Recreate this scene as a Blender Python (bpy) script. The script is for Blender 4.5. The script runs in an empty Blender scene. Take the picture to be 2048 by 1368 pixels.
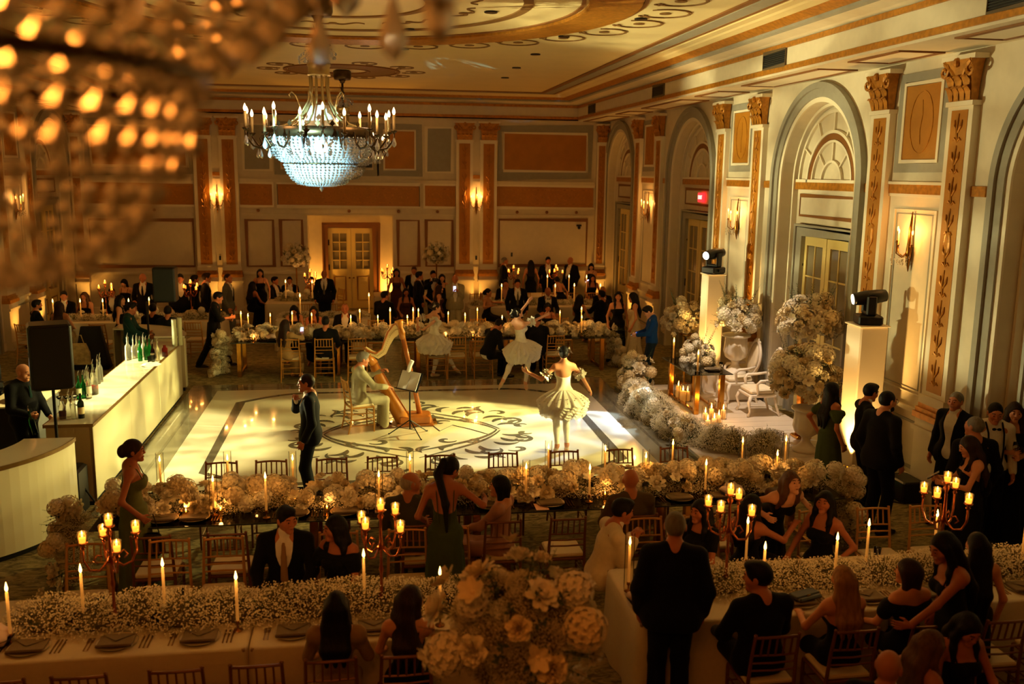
import bpy, bmesh, math, random
import numpy as np
from mathutils import Vector, Matrix
PI=math.pi; S,C=math.sin,math.cos
rnd=random.Random(7)
sc=bpy.context.scene
COL=sc.collection
# ---------------------------------------------------------------- camera
CAMZ=4.35; YAW,PITCH,ROLL=math.radians(8.879),math.radians(-10.2406),math.radians(0.7412); FPX=1879.1
def _axes():
    f=Vector((S(YAW)*C(PITCH),C(YAW)*C(PITCH),S(PITCH))); r=Vector((C(YAW),-S(YAW),0)); u=r.cross(f)
    return r*C(ROLL)+u*S(ROLL), u*C(ROLL)-r*S(ROLL), f
_r,_u,_f=_axes()
cam=bpy.data.cameras.new('camera'); camo=bpy.data.objects.new('camera',cam); COL.objects.link(camo)
cam.sensor_width=36; cam.lens=36*FPX/2048; cam.clip_end=100; cam.clip_start=.05
camo.matrix_world=Matrix(((_r.x,_u.x,-_f.x,0),(_r.y,_u.y,-_f.y,0),(_r.z,_u.z,-_f.z,CAMZ),(0,0,0,1)))
cam.dof.use_dof=True; cam.dof.focus_distance=13.5; cam.dof.aperture_fstop=1.6
sc.camera=camo
def ray(px,py): return _r*((px-1024)/FPX)-_u*((py-684)/FPX)+_f
def G(px,py,z=0.0):
    d=ray(px,py); t=(z-CAMZ)/d.z; return Vector((d.x*t,d.y*t,z))
def AY(px,py,Y):
    d=ray(px,py); t=Y/d.y; return Vector((d.x*t,Y,CAMZ+d.z*t))
def AX(px,py,X):
    d=ray(px,py); t=X/d.x; return Vector((X,d.y*t,CAMZ+d.z*t))
# ---------------------------------------------------------------- view, world
sc.view_settings.view_transform='Standard'; sc.view_settings.look='None'; sc.view_settings.gamma=1
sc.view_settings.use_curve_mapping=False
sc.view_settings.exposure=0.0
w=bpy.data.worlds.new('world'); sc.world=w; w.use_nodes=True
w.node_tree.nodes['Background'].inputs[0].default_value=(1,.72,.4,1); w.node_tree.nodes['Background'].inputs[1].default_value=.004
sc.cycles.use_denoising=True; sc.cycles.max_bounces=7; sc.cycles.diffuse_bounces=3; sc.cycles.use_adaptive_sampling=True; sc.cycles.adaptive_threshold=.025; sc.cycles.glossy_bounces=4
sc.cycles.transmission_bounces=8; sc.cycles.transparent_max_bounces=12; sc.cycles.caustics_reflective=False; sc.cycles.caustics_refractive=False
sc.cycles.use_light_tree=True; sc.cycles.sample_clamp_indirect=4; sc.cycles.blur_glossy=.5
# ---------------------------------------------------------------- lights
WARM=(1,.42,.09); AMBER=(1,.42,.06)
def lamp(kind,name,loc,power,col,rad=.05,target=None,angle=60,blend=.3,parent=None,gobo=None):
    l=bpy.data.lights.new(name,kind); l.energy=power; l.color=col
    o=bpy.data.objects.new(name,l); COL.objects.link(o); o.location=loc
    if kind!='AREA': l.shadow_soft_size=rad
    if kind=='SPOT': l.spot_size=math.radians(angle); l.spot_blend=blend
    if target is not None: o.rotation_euler=(Vector(target)-Vector(loc)).to_track_quat('-Z','Y').to_euler()
    if parent is not None: o.parent=parent
    if gobo:
        l.use_nodes=True; nt=l.node_tree; N=nt.nodes; em=[n for n in N if n.type=='EMISSION'][0]
        tc=N.new('ShaderNodeTexCoord'); dv=N.new('ShaderNodeVectorMath'); dv.operation='DIVIDE'
        sp=N.new('ShaderNodeSeparateXYZ'); nt.links.new(tc.outputs['Normal'],sp.inputs[0])
        cb=N.new('ShaderNodeCombineXYZ')
        for i in range(3): nt.links.new(sp.outputs[2],cb.inputs[i])
        nt.links.new(tc.outputs['Normal'],dv.inputs[0]); nt.links.new(cb.outputs[0],dv.inputs[1])
        mp=N.new('ShaderNodeMapping'); mp.inputs['Scale'].default_value=gobo['scale']; nt.links.new(dv.outputs[0],mp.inputs[0])
        nz=N.new('ShaderNodeTexNoise'); nz.inputs['Scale'].default_value=1; nz.inputs['Detail'].default_value=2; nz.inputs['Distortion'].default_value=1.2
        nt.links.new(mp.outputs[0],nz.inputs[0])
        rp=N.new('ShaderNodeValToRGB'); rp.color_ramp.elements[0].position=gobo.get('lo',.4); rp.color_ramp.elements[1].position=gobo.get('hi',.6)
        v=gobo.get('dark',.35); rp.color_ramp.elements[0].color=(v,v,v,1); nt.links.new(nz.outputs[0],rp.inputs[0])
        nt.links.new(rp.outputs[0],em.inputs['Color'])
    return o
GY=(1,.86,.30)   # the projected yellow-green beam colour
# moving-head beams (lenses in view built further down), then two added ceiling spots
BEAMS=[
 ((-6.30,17.1,.98),(7.6,13.4,2.3),10500,(1,.90,.44),62,.3,.34),
 ((-6.30,17.0,.98),(2.4,14.8,0.5),2600,(1,.83,.27),30,.2,.30),
 ((6.55,17.45,2.72),(-2.0,14.4,0.0),6000,(1,.83,.25),46,.15,.30),
 ((6.85,12.35,2.62),(-.6,15.4,0.0),6000,(1,.83,.26),50,.15,.30),
 ((6.85,12.45,2.62),(-3.5,15.5,.8),3600,(1,.87,.32),24,.2,.30),
 ((6.50,17.3,2.75),(3.4,15.3,.0),2600,(.62,.82,1),30,.15,.30),
 ((-4.6,2.5,2.8),(-.62,13.9,4.70),56000,(.40,.84,1),5.6,.35,1),
 ((-3.8,15.0,6.6),(-3.8,15.0,1.1),5200,(1,.86,.36),44,.5,.4),  # added overhead spot without a fixture, brightens the bar top
 ((5.6,14.6,6.6),(6.0,15.6,.1),1500,(1,.78,.56),46,.7,1),  # added overhead spot without a fixture, lifts the stage
]
for i,(a,b,p,c,an,bl,dk) in enumerate(BEAMS):
    lamp('SPOT','beam',a,p,c,.06,b,an,bl,gobo=dict(scale=(5,9,1),lo=.38,hi=.62,dark=dk) if dk<1 else None)
# ---------------------------------------------------------------- materials
def lin(c):
    if max(c)>1.001: c=[x/255 for x in c]
    return tuple(((x+.055)/1.055)**2.4 if x>.04045 else x/12.92 for x in c[:3])+(1,)
MATS={}
def M(name,col=(200,200,200),rough=.5,metal=0,noise=None,bump=None,emit=None,trans=0,ior=1.45,sheen=0,sub=0,spec=None,alpha=1,stretch=None,col2=None,coat=0):
    if name in MATS: return MATS[name]
    m=bpy.data.materials.new(name); m.use_nodes=True; nt=m.node_tree; N=nt.nodes; L=nt.links; b=N['Principled BSDF']
    b.inputs['Base Color'].default_value=lin(col); b.inputs['Roughness'].default_value=rough; b.inputs['Metallic'].default_value=metal
    b.inputs['IOR'].default_value=ior
    if trans: b.inputs['Transmission Weight'].default_value=trans
    if sheen: b.inputs['Sheen Weight'].default_value=sheen
    if coat: b.inputs['Coat Weight'].default_value=coat
    if sub: b.inputs['Subsurface Weight'].default_value=sub; b.inputs['Subsurface Radius'].default_value=(.05,.03,.02)
    if spec is not None: b.inputs['Specular IOR Level'].default_value=spec
    if alpha<1: b.inputs['Alpha'].default_value=alpha
    if emit: b.inputs['Emission Color'].default_value=lin(emit[0]); b.inputs['Emission Strength'].default_value=emit[1]
    if noise or bump:
        tc=N.new('ShaderNodeTexCoord'); mp=N.new('ShaderNodeMapping'); L.new(tc.outputs['Object'],mp.inputs[0])
        if stretch: mp.inputs['Scale'].default_value=stretch
    if noise:
        nz=N.new('ShaderNodeTexNoise'); nz.inputs['Scale'].default_value=noise[0]; nz.inputs['Detail'].default_value=4; L.new(mp.outputs[0],nz.inputs[0])
        r=N.new('ShaderNodeValToRGB'); c=lin(col); k=noise[1]
        c2=lin(col2) if col2 else tuple(x*(1-k) for x in c[:3])+(1,)
        r.color_ramp.elements[0].position=.35; r.color_ramp.elements[1].position=.65
        r.color_ramp.elements[0].color=c2; r.color_ramp.elements[1].color=c
        L.new(nz.outputs[0],r.inputs[0]); L.new(r.outputs[0],b.inputs['Base Color'])
    if bump:
        nz=N.new('ShaderNodeTexNoise'); nz.inputs['Scale'].default_value=bump[0]; nz.inputs['Detail'].default_value=3; L.new(mp.outputs[0],nz.inputs[0])
        bp=N.new('ShaderNodeBump'); bp.inputs['Strength'].default_value=bump[1]; bp.inputs['Distance'].default_value=.01; L.new(nz.outputs[0],bp.inputs['Height']); L.new(bp.outputs[0],b.inputs['Normal'])
    MATS[name]=m; return m
CREAM=M('cream_plaster',(214,202,176),.55,noise=(6,.06)); GREYP=M('grey_paint',(150,146,132),.55,noise=(8,.08))
GOLD=M('gilded_ornament',(190,126,36),.42,.3,noise=(14,.35),bump=(22,.5)); GOLDP=M('gold_panel_paint',(178,118,30),.5,.15,noise=(3,.15),bump=(30,.25))
BROWN=M('brown_moulding',(124,78,28),.5); TRIMW=M('white_trim',(226,216,192),.5)
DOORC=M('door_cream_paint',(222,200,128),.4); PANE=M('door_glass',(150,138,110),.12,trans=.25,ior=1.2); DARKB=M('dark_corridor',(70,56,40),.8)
CEIL=M('ceiling_paint',(222,202,150),.6,noise=(1.5,.05)); ORN=M('ceiling_ornament',(120,84,34),.6)
BLACK=M('black_plastic',(14,15,17),.4); BLACKM=M('black_metal',(16,16,18),.35,.6); CHROME=M('chrome',(210,210,210),.15,1)
BRASS=M('aged_brass',(150,104,44),.3,1,noise=(20,.3)); ROSEG=M('rose_gold_metal',(178,104,62),.25,1)
def thin(name,tint=(250,250,245),gl=.10,rough=.03):
    # thin clear glass: lets light straight through, with a surface sheen
    m=bpy.data.materials.new(name); m.use_nodes=True; nt=m.node_tree; N=nt.nodes; N.clear(); L=nt.links
    o=N.new('ShaderNodeOutputMaterial'); mx=N.new('ShaderNodeMixShader'); t=N.new('ShaderNodeBsdfTransparent'); g=N.new('ShaderNodeBsdfGlossy'); f=N.new('ShaderNodeLayerWeight'); f.inputs[0].default_value=gl
    t.inputs[0].default_value=lin(tint); g.inputs['Roughness'].default_value=rough; L.new(f.outputs['Fresnel'],mx.inputs[0]); L.new(t.outputs[0],mx.inputs[1]); L.new(g.outputs[0],mx.inputs[2]); L.new(mx.outputs[0],o.inputs[0]); MATS[name]=m; return m
GLASS=M('clear_glass',(255,255,255),.03,trans=1,ior=1.45); 
# ---------------------------------------------------------------- mesh builder
class MB:
    def __init__(s,f=None): s.v=[]; s.f=[]; s.t=f
    def add(s,vs,fs):
        n=len(s.v)
        s.v+= [s.t(*p) for p in vs] if s.t else [tuple(p) for p in vs]
        s.f+=[tuple(i+n for i in q) for q in fs]; return s
    def box(s,a,b):
        x0,y0,z0=a;x1,y1,z1=b
        return s.add([(x0,y0,z0),(x1,y0,z0),(x1,y1,z0),(x0,y1,z0),(x0,y0,z1),(x1,y0,z1),(x1,y1,z1),(x0,y1,z1)],
              [(3,2,1,0),(4,5,6,7),(0,1,5,4),(1,2,6,5),(2,3,7,6),(3,0,4,7)])
    def cbox(s,c,d): return s.box([c[i]-d[i]/2 for i in range(3)],[c[i]+d[i]/2 for i in range(3)])
    def bev(s,a,b,e=.01):
        x0,y0,z0=a;x1,y1,z1=b; vs=[]; 
        for z,k in ((z0,e),(z0+e,0),(z1-e,0),(z1,e)):
            X0,X1,Y0,Y1=x0+k,x1-k,y0+k,y1-k
            vs+=[(X0+e,Y0,z),(X1-e,Y0,z),(X1,Y0+e,z),(X1,Y1-e,z),(X1-e,Y1,z),(X0+e,Y1,z),(X0,Y1-e,z),(X0,Y0+e,z)]
        fs=[tuple(range(7,-1,-1)),tuple(range(24,32))]
        for r in range(3):
            for i in range(8): j=(i+1)%8; fs.append((r*8+i,r*8+j,r*8+8+j,r*8+8+i))
        return s.add(vs,fs)
    def rings(s,rings,cap=True,close=True):
        n=len(rings[0]); vs=[p for r in rings for p in r]; fs=[]
        for k in range(len(rings)-1):
            for i in range(n if close else n-1): j=(i+1)%n; fs.append((k*n+i,k*n+j,k*n+n+j,k*n+n+i))
        if cap: fs.append(tuple(range(n-1,-1,-1))); fs.append(tuple((len(rings)-1)*n+i for i in range(n)))
        return s.add(vs,fs)
    def lathe(s,prof,n=16,c=(0,0,0),cap=True,flute=None):
        R=[]
        for r,z in prof:
            R.append([(c[0]+max(r,1e-4)*(1+(flute[0]*C(flute[1]*2*PI*i/n) if flute else 0))*C(2*PI*i/n),c[1]+max(r,1e-4)*(1+(flute[0]*C(flute[1]*2*PI*i/n) if flute else 0))*S(2*PI*i/n),c[2]+z) for i in range(n)])
        return s.rings(R,cap)
    def tube(s,pts,r,n=8,cap=True,closed=False):
        P=[Vector(p) for p in pts]; m=len(P); R=[]; 
        rr=r if hasattr(r,'__len__') else [r]*m
        up=None
        for i in range(m):
            a=P[(i-1)%m] if (closed or i>0) else P[i]; b=P[(i+1)%m] if (closed or i<m-1) else P[i]
            d=(b-a).normalized()
            if up is None: up=Vector((0,0,1)) if abs(d.z)<.9 else Vector((1,0,0))
            x=d.cross(up)
            if x.length<1e-5: x=d.cross(Vector((0,1,.3)))
            x.normalize(); y=x.cross(d).normalized(); up=y
            R.append([tuple(P[i]+(x*C(2*PI*k/n)+y*S(2*PI*k/n))*rr[i]) for k in range(n)])
        if closed: R.append(R[0]); cap=False
        return s.rings(R,cap)
    def rod(s,a,b,r0,r1=None,n=8): return s.tube([a,b],[r0,r0 if r1 is None else r1],n)
    def ell(s,c,r,n=10,m=6):
        r=(r,r,r) if not hasattr(r,'__len__') else r
        R=[]
        for k in range(m+1):
            t=PI*k/m; q=max(S(t),.001)
            R.append([(c[0]+r[0]*q*C(2*PI*i/n),c[1]+r[1]*q*S(2*PI*i/n),c[2]-r[2]*C(t)) for i in range(n)])
        return s.rings(R,True)
    def prism(s,poly,z0,z1,ax=2):
        n=len(poly)
        if ax==2: vs=[(x,y,z0) for x,y in poly]+[(x,y,z1) for x,y in poly]
        elif ax==1: vs=[(x,z0,y) for x,y in poly]+[(x,z1,y) for x,y in poly]
        else: vs=[(z0,x,y) for x,y in poly]+[(z1,x,y) for x,y in poly]
        return s.add(vs,[tuple(range(n-1,-1,-1)),tuple(range(n,2*n))]+[(i,(i+1)%n,n+(i+1)%n,n+i) for i in range(n)])
    def strip(s,path,w,z0,z1,ax=2,closed=False):
        # flat band of width w along a 2d path, given thickness
        P=[Vector((p[0],p[1])) for p in path]; m=len(P); A=[];B=[]
        ww=w if hasattr(w,'__len__') else [w]*m
        for i in range(m):
            a=P[(i-1)%m] if (closed or i>0) else P[i]; b=P[(i+1)%m] if (closed or i<m-1) else P[i]
            d=(b-a).normalized() if (b-a).length>1e-9 else Vector((1,0)); nn=Vector((-d.y,d.x))*ww[i]/2
            if 0<i<m-1 or closed:
                d0=(P[i]-a).normalized(); k=max(.5,abs(d0.dot(d))); nn=nn/k
            A.append(P[i]+nn); B.append(P[i]-nn)
        def q(p,z): return (p.x,p.y,z) if ax==2 else ((p.x,z,p.y) if ax==1 else (z,p.x,p.y))
        R=[[q(A[i],z0),q(B[i],z0),q(B[i],z1),q(A[i],z1)] for i in range(m)]
        if closed: R.append(R[0])
        return s.rings(R,not closed)
    def arr(s,v,f): return s.add(v,f)
    def mesh(s,name,smooth=False):
        me=bpy.data.meshes.new(name); me.from_pydata(s.v,[],s.f)
        if smooth:
            me.polygons.foreach_set('use_smooth',[True]*len(me.polygons))
        me.update(); return me
def link(name,me,mat=None,parent=None,loc=(0,0,0),rot=(0,0,0)):
    o=bpy.data.objects.new(name,me); COL.objects.link(o)
    if mat is not None and me is not None and len(me.materials)==0: me.materials.append(mat)
    o.location=loc; o.rotation_euler=rot
    if parent is not None: o.parent=parent
    return o
def obj(name,mb,mat,parent=None,smooth=False,loc=(0,0,0),rot=(0,0,0)): return link(name,mb.mesh(name,smooth),mat,parent,loc,rot)
def tag(o,label=None,cat=None,group=None,kind=None):
    if label: o['label']=label
    if cat: o['category']=cat
    if group: o['group']=group
    if kind: o['kind']=kind
    return o
def thing(name,label,cat,loc=(0,0,0),rz=0,group=None):
    o=bpy.data.objects.new(name,None); COL.objects.link(o); o.location=loc; o.rotation_euler=(0,0,rz); o.empty_display_size=.1
    return tag(o,label,cat,group)
KIDS={}
def dup(o,parent=None,loc=None,rz=None,label=None):
    c=o.copy(); COL.objects.link(c)
    if parent is not None: c.parent=parent
    if loc is not None: c.location=loc
    if rz is not None: c.rotation_euler=(0,0,rz)
    if label: c['label']=label
    for ch in o.children: dup(ch,c)
    return c
def struct(name,mb,mat,parent=None,smooth=False):
    o=obj(name,mb,mat,parent,smooth)
    if parent is None: o['kind']='structure'
    return o
def arc(cx,cy,r,a0,a1,n): return [(cx+r*C(a0+(a1-a0)*i/n),cy+r*S(a0+(a1-a0)*i/n)) for i in range(n+1)]
def rect(x0,y0,x1,y1): return [(x0,y0),(x1,y0),(x1,y1),(x0,y1)]
# ================================================================ the room
XR,XL,YB,YF=7.6,-8.55,29.43,-3.0; XC=-.475; ZS=5.95; ZC=6.67
WR=lambda u,v,w:(XR-v,u,w)
WL=lambda u,v,w:(XL+v,u,w)
WB=lambda u,v,w:(u,YB-v,w)
carpet=M('patterned_carpet',(142,122,72),.95,noise=(2.2,.25))
def carpet_nodes():
    m=carpet; nt=m.node_tree; N=nt.nodes; L=nt.links; b=N['Principled BSDF']
    tc=N.new('ShaderNodeTexCoord'); mp=N.new('ShaderNodeMapping'); mp.inputs['Scale'].default_value=(1.3,3.2,1); L.new(tc.outputs['Object'],mp.inputs[0])
    nz=N.new('ShaderNodeTexNoise'); nz.inputs['Scale'].default_value=3.4; nz.inputs['Detail'].default_value=6; nz.inputs['Roughness'].default_value=.7; nz.inputs['Distortion'].default_value=1.5; L.new(mp.outputs[0],nz.inputs[0])
    r=N.new('ShaderNodeValToRGB'); r.color_ramp.elements[0].position=.38; r.color_ramp.elements[1].position=.62; r.color_ramp.elements[0].color=lin((78,68,40)); r.color_ramp.elements[1].color=lin((160,142,92)); L.new(nz.outputs[0],r.inputs[0]); L.new(r.outputs[0],b.inputs['Base Color'])
carpet_nodes()
struct('floor',MB().box((XL-1.8,YF,-.1),(XR+1.8,YB+.8,0)),carpet)
struct('ceiling',MB().box((XL-.3,YF,ZC),(XR+.3,YB+.3,ZC+.1)),CEIL)
struct('wall_front',MB().box((XL,YF-.2,0),(XR,YF,ZC)),CREAM)
# ---- cornice: an extruded profile round the room (d = inset from the fascia, z)
FX0,FX1,FY1=-7.55,6.6,29.43
def corn(name,prof,mat,parent,closed=True):
    R=[]
    P=prof
    def path(d): return [(FX1-d,YF),(FX1-d,FY1-d),(FX0+d,FY1-d),(FX0+d,YF)]
    mb=MB(); n=len(P); pts=[[ (x,y,z) for x,y in path(d)] for d,z in P]
    for k in range(3):
        mb.rings([[pts[i][k] for i in range(n)],[pts[i][k+1] for i in range(n)]],cap=True)
    return obj(name,mb,mat,parent)
cr=struct('trim_1',MB(),CREAM)
cr['label']='cream stepped cornice with gilded bands round the ceiling'
corn('fascia',[(0,5.95),(.0,6.42),(-.15,6.42),(-.15,5.95)],CREAM,cr)
corn('gilded_band',[(.03,5.985),(.03,6.065),(0,6.065),(0,5.985)],GOLD,cr)
corn('gilded_band',[(.03,6.335),(.03,6.41),(0,6.41),(0,6.335)],GOLD,cr)
corn('soffit_cove',[(.0,6.42),(.10,6.45),(.33,6.48),(.33,6.66),(0,6.66)],CREAM,cr)
corn('grey_fillet',[(.33,6.48),(.39,6.50),(.39,6.555),(.33,6.555)],GREYP,cr)
corn('crown_band',[(.36,6.53),(.43,6.555),(.62,6.645),(.36,6.645)],GOLD,cr)
corn('ceiling_step',[(.60,6.60),(.74,6.625),(.78,6.645),(.92,6.65),(.92,6.67),(.6,6.67)],CEIL,cr)
corn('ceiling_line',[(.97,6.655),(1.01,6.655),(1.01,6.668),(.97,6.668)],BROWN,cr)
corn('ceiling_step',[(1.05,6.655),(1.30,6.655),(1.30,6.669),(1.05,6.669)],GREYP,cr)
corn('ceiling_line',[(1.36,6.645),(1.46,6.645),(1.46,6.668),(1.36,6.668)],BROWN,cr)
# side soffits with sunk brown-edged lozenges
ARC=[2.60,8.94,15.28,21.62,27.96]; PAIR=[5.77,12.24,18.58,24.90]
for nm,W in (('trim_2',WR),('trim_3',WL)):
    st=struct(nm,MB(W).box((YF,0,5.952),(YB,.99,6.02)),CREAM)
    for c in ARC[1:]+PAIR[1:]:
        hw=1.45 if c in ARC else .62
        mb=MB(W)
        mb.strip([(c-hw,.22),(c+hw,.22),(c+hw,.80),(c-hw,.80)],.05,5.93,5.95,closed=True)
        obj('soffit_frame',mb,BROWN,st); obj('soffit_panel',MB(W).box((c-hw+.05,.26,5.94),(c+hw-.05,.76,5.95)),TRIMW,st)
# ---- ceiling ornament
cy0=13.9
def ring(name,cx,cy,r0,r1,mat,par,z=ZC,t=.02,n=96): return obj(name,MB().strip(arc(cx,cy,(r0+r1)/2,0,2*PI*(n-1)/n,n-1),abs(r1-r0),z-t,z-.001,closed=True),mat,par)
big=struct('trim_4',MB(),GOLD); big['label']='great gilded ring and garlands on the ceiling'
ring('ceiling_ring',XC,cy0,3.62,4.35,GOLD,big,t=.05); ring('ring_bead',XC,cy0,3.52,3.58,BROWN,big); ring('ring_bead',XC,cy0,4.37,4.43,BROWN,big)
ring('thin_ring',XC,cy0,2.72,2.86,ORN,big); ring('thin_ring',XC,cy0,1.35,1.47,ORN,big)
def garland(cx,cy,r0,n,rr,par):
    for i in range(n):
        a=2*PI*i/n; x,y=cx+r0*C(a),cy+r0*S(a)
        if y<5: continue
        mb=MB(); m=22
        mb.strip(arc(x,y,rr,a-2.4,a+2.4,m),[.022+.03*abs(S(9*j/m*PI)) for j in range(m+1)],ZC-.015,ZC-.001)
        b=Vector((x+rr*C(a+2.4),y+rr*S(a+2.4)))
        for k in range(4): mb.ell((b.x+.05*C(k*1.6+a),b.y+.05*S(k*1.6+a),ZC-.01),(.035,.035,.012),6,3)
        obj('garland_loop',mb,ORN,par); obj('rosette',MB().lathe([(.09,-.012),(.09,-.001)],10,(x,y,ZC)),ORN,par)
garland(XC,cy0,4.86,30,.36,big)
def medallion(cx,cy,nm):
    m=struct(nm,MB(),ORN); m['label']='round painted medallion where a chandelier hangs'
    ring('medallion_ring',cx,cy,.66,1.25,ORN,m,t=.02,n=48); ring('medallion_bead',cx,cy,1.28,1.36,BROWN,m,t=.03,n=48); ring('medallion_bead',cx,cy,.58,.64,BROWN,m,t=.03,n=48)
    garland(cx,cy,1.68,10,.26,m)
medallion(-.5,23.3,'trim_5')
# inner sprays of the great ring
for i in range(10):
    a=2*PI*(i+.5)/10; x,y=XC+2.05*C(a),cy0+2.05*S(a); mb=MB()
    for k in (-1,1):
        mb.strip([(x+k*.5*t*C(a+PI/2)+.1*S(t*6)*C(a),y+k*.5*t*S(a+PI/2)+.1*S(t*6)*S(a)) for t in np.linspace(0,1,12)],[.05*(1-t)+.012 for t in np.linspace(0,1,12)],ZC-.015,ZC-.001)
    mb.ell((x,y,ZC-.01),(.08,.08,.012),8,3); obj('ceiling_spray',mb,ORN,big)
for px,py in ((1108,62),(1128,72),(1071,108),(1033,135),(982,23),(866,5),(820,58),(808,97),(1010,155),(1282,37)):
    p=G(px,py,ZC-.001); tag(obj('ceiling_downlight',MB().lathe([(.09,-.02),(.1,-.02),(.1,0)],12,tuple(p)),BLACKM),'small dark recessed round light set in the painted ceiling','downlight','recessed lights in the ceiling')
# ---------------------------------------------------------------- wall builders
def wall_with_arches(W,name,u0,u1,zt):
    mb=MB(W); cur=u0; r=1.34; zsp=4.24
    for c in ARC:
        if c+r<u0: continue
        mb.add([(cur,0,0),(c-r,0,0),(c-r,0,zt),(cur,0,zt)],[(0,1,2,3)]); cur=c+r
        A=arc(c,zsp,r,PI,0,24)
        for i in range(24):
            (a,b),(d,e)=A[i],A[i+1]
            mb.add([(a,0,b),(d,0,e),(d,0,zt),(a,0,zt)],[(0,1,2,3)]); mb.add([(a,0,b),(d,0,e),(d,-.3,e),(a,-.3,b)],[(0,1,2,3)])
        for q in (c-r,c+r): mb.add([(q,0,0),(q,0,zsp),(q,-.3,zsp),(q,-.3,0)],[(0,1,2,3)])
        for s_ in (-1,1):
            a,b=(c-r,c-1.04) if s_<0 else (c+1.04,c+r)
            mb.box((a,-.36,0),(b,-.3,3.5))
        mb.box((c-r,-.36,3.5),(c+r,-.3,zsp)); P=arc(c,zsp,r,0,PI,24); mb.prism([(x,y) for x,y in P],-.36,-.3,1)
    mb.add([(cur,0,0),(u1,0,0),(u1,0,zt),(cur,0,zt)],[(0,1,2,3)])
    return struct(name,mb,CREAM)
def capital(par,W,u,v0,z0,w=.5,h=.5,mat=GOLD):
    mb=MB(W)
    mb.rings([[(u-w/2+.02,v0,z0),(u+w/2-.02,v0,z0),(u+w/2-.02,v0+.1,z0),(u-w/2+.02,v0+.1,z0)],[(u-w/2+.02,v0,z0+.3*h),(u+w/2-.02,v0,z0+.3*h),(u+w/2-.02,v0+.11,z0+.3*h),(u-w/2+.02,v0+.11,z0+.3*h)],[(u-w*.55,v0,z0+h*.86),(u+w*.55,v0,z0+h*.86),(u+w*.55,v0+.17,z0+h*.86),(u-w*.55,v0+.17,z0+h*.86)],[(u-w*.6,v0,z0+h),(u+w*.6,v0,z0+h),(u+w*.6,v0+.19,z0+h),(u-w*.6,v0+.19,z0+h)]])
    for row,(zz,n,s_) in enumerate(((.02,4,.34),(.30,3,.32))):
        for i in range(n):
            x=u+(i-(n-1)/2)*w/n*.98; v=v0+.11+.02*row; zb=z0+zz*h; L=s_*h; k=w/n*.46
            mb.add([(x-k*.6,v,zb),(x+k*.6,v,zb),(x+k,v+.02,zb+L*.6),(x-k,v+.02,zb+L*.6),(x+k*.7,v+.065,zb+L),(x-k*.7,v+.065,zb+L),(x+k*.5,v+.085,zb+L*.82),(x-k*.5,v+.085,zb+L*.82)],[(0,1,2,3),(3,2,4,5),(5,4,6,7)])
    for s_ in (-1,1):
        cx,cz=u+s_*w*.54,z0+h*.76; sp=[(cx+s_*-.0+(.105-.0085*t)*C(t*.75+PI/2)*s_,v0+.17,cz+(.105-.0085*t)*S(t*.75+PI/2)) for t in range(12)]
        mb.tube(sp,[.03-.0012*t for t in range(12)],6)
        mb.tube([(u+s_*w*.1,v0+.13,z0+h*.5),(u+s_*w*.25,v0+.15,z0+h*.72),(cx,v0+.17,cz+.1)],[.02,.028,.03],6)
    mb.ell((u,v0+.19,z0+h*.94),(.05,.05,.06),8,5)
    return obj('capital',mb,mat,par)
def pilaster(par,W,u,w=.52,base=True):
    p=obj('pilaster',MB(W).box((u-w/2,0,1.32),(u+w/2,.10,5.27)).box((u-w/2-.02,0,5.25),(u+w/2+.02,.13,5.31)).box((u-w*.66,0,5.81),(u+w*.66,.2,5.87)).box((u-w/2-.02,0,1.32),(u+w/2+.02,.13,1.44)),TRIMW,par)
    mb=MB(W); g=w*.325; mb.box((u-g,.10,1.50),(u+g,.105,5.2))
    q=obj('shaft_panel',mb,GOLDP,p)
    mb=MB(W)
    for k in range(9):   # raised stem-and-leaf relief
        z=1.6+k*.40
        mb.tube([(u,.11,z),(u+.02,.114,z+.2),(u,.11,z+.36)],[.012,.018,.008],5)
        for s_ in (-1,1): mb.tube([(u,.108,z+.12),(u+s_*.06,.116,z+.2),(u+s_*.075,.112,z+.28)],[.012,.02,.006],5); mb.tube([(u,.108,z+.0),(u+s_*.05,.112,z+.05),(u+s_*.085,.112,z+.02)],[.008,.016,.006],5)
    mb.ell((u,.108,3.52),(.075,.02,.15),12,6)
    obj('leaf_relief',mb,GOLD,p); 
    capital(p,W,u,.02,5.31,w*.96,.5)
    obj('gilded_plinth',MB(W).box((u-w*.6,0,1.12),(u+w*.6,.19,1.20)).box((u-w*.57,0,1.20),(u+w*.57,.16,1.26)).box((u-w*.54,0,1.26),(u+w*.54,.13,1.32)),GOLD,p)
    obj('pedestal',MB(W).box((u-w*.56,0,0),(u+w*.56,.15,.98)).box((u-w*.62,0,.94),(u+w*.62,.19,1.0)).box((u-w*.56,0,1.0),(u+w*.56,.15,1.12)).box((u-w*.6,0,0),(u+w*.6,.19,.2)),TRIMW,p)
    return p
def frame(par,W,u0,z0,u1,z1,wd,mat,name='panel_moulding',v=.0,t=.025): return obj(name,MB(W).strip(rect(u0,z0,u1,z1),wd,v,v+t,1,True),mat,par)
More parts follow.
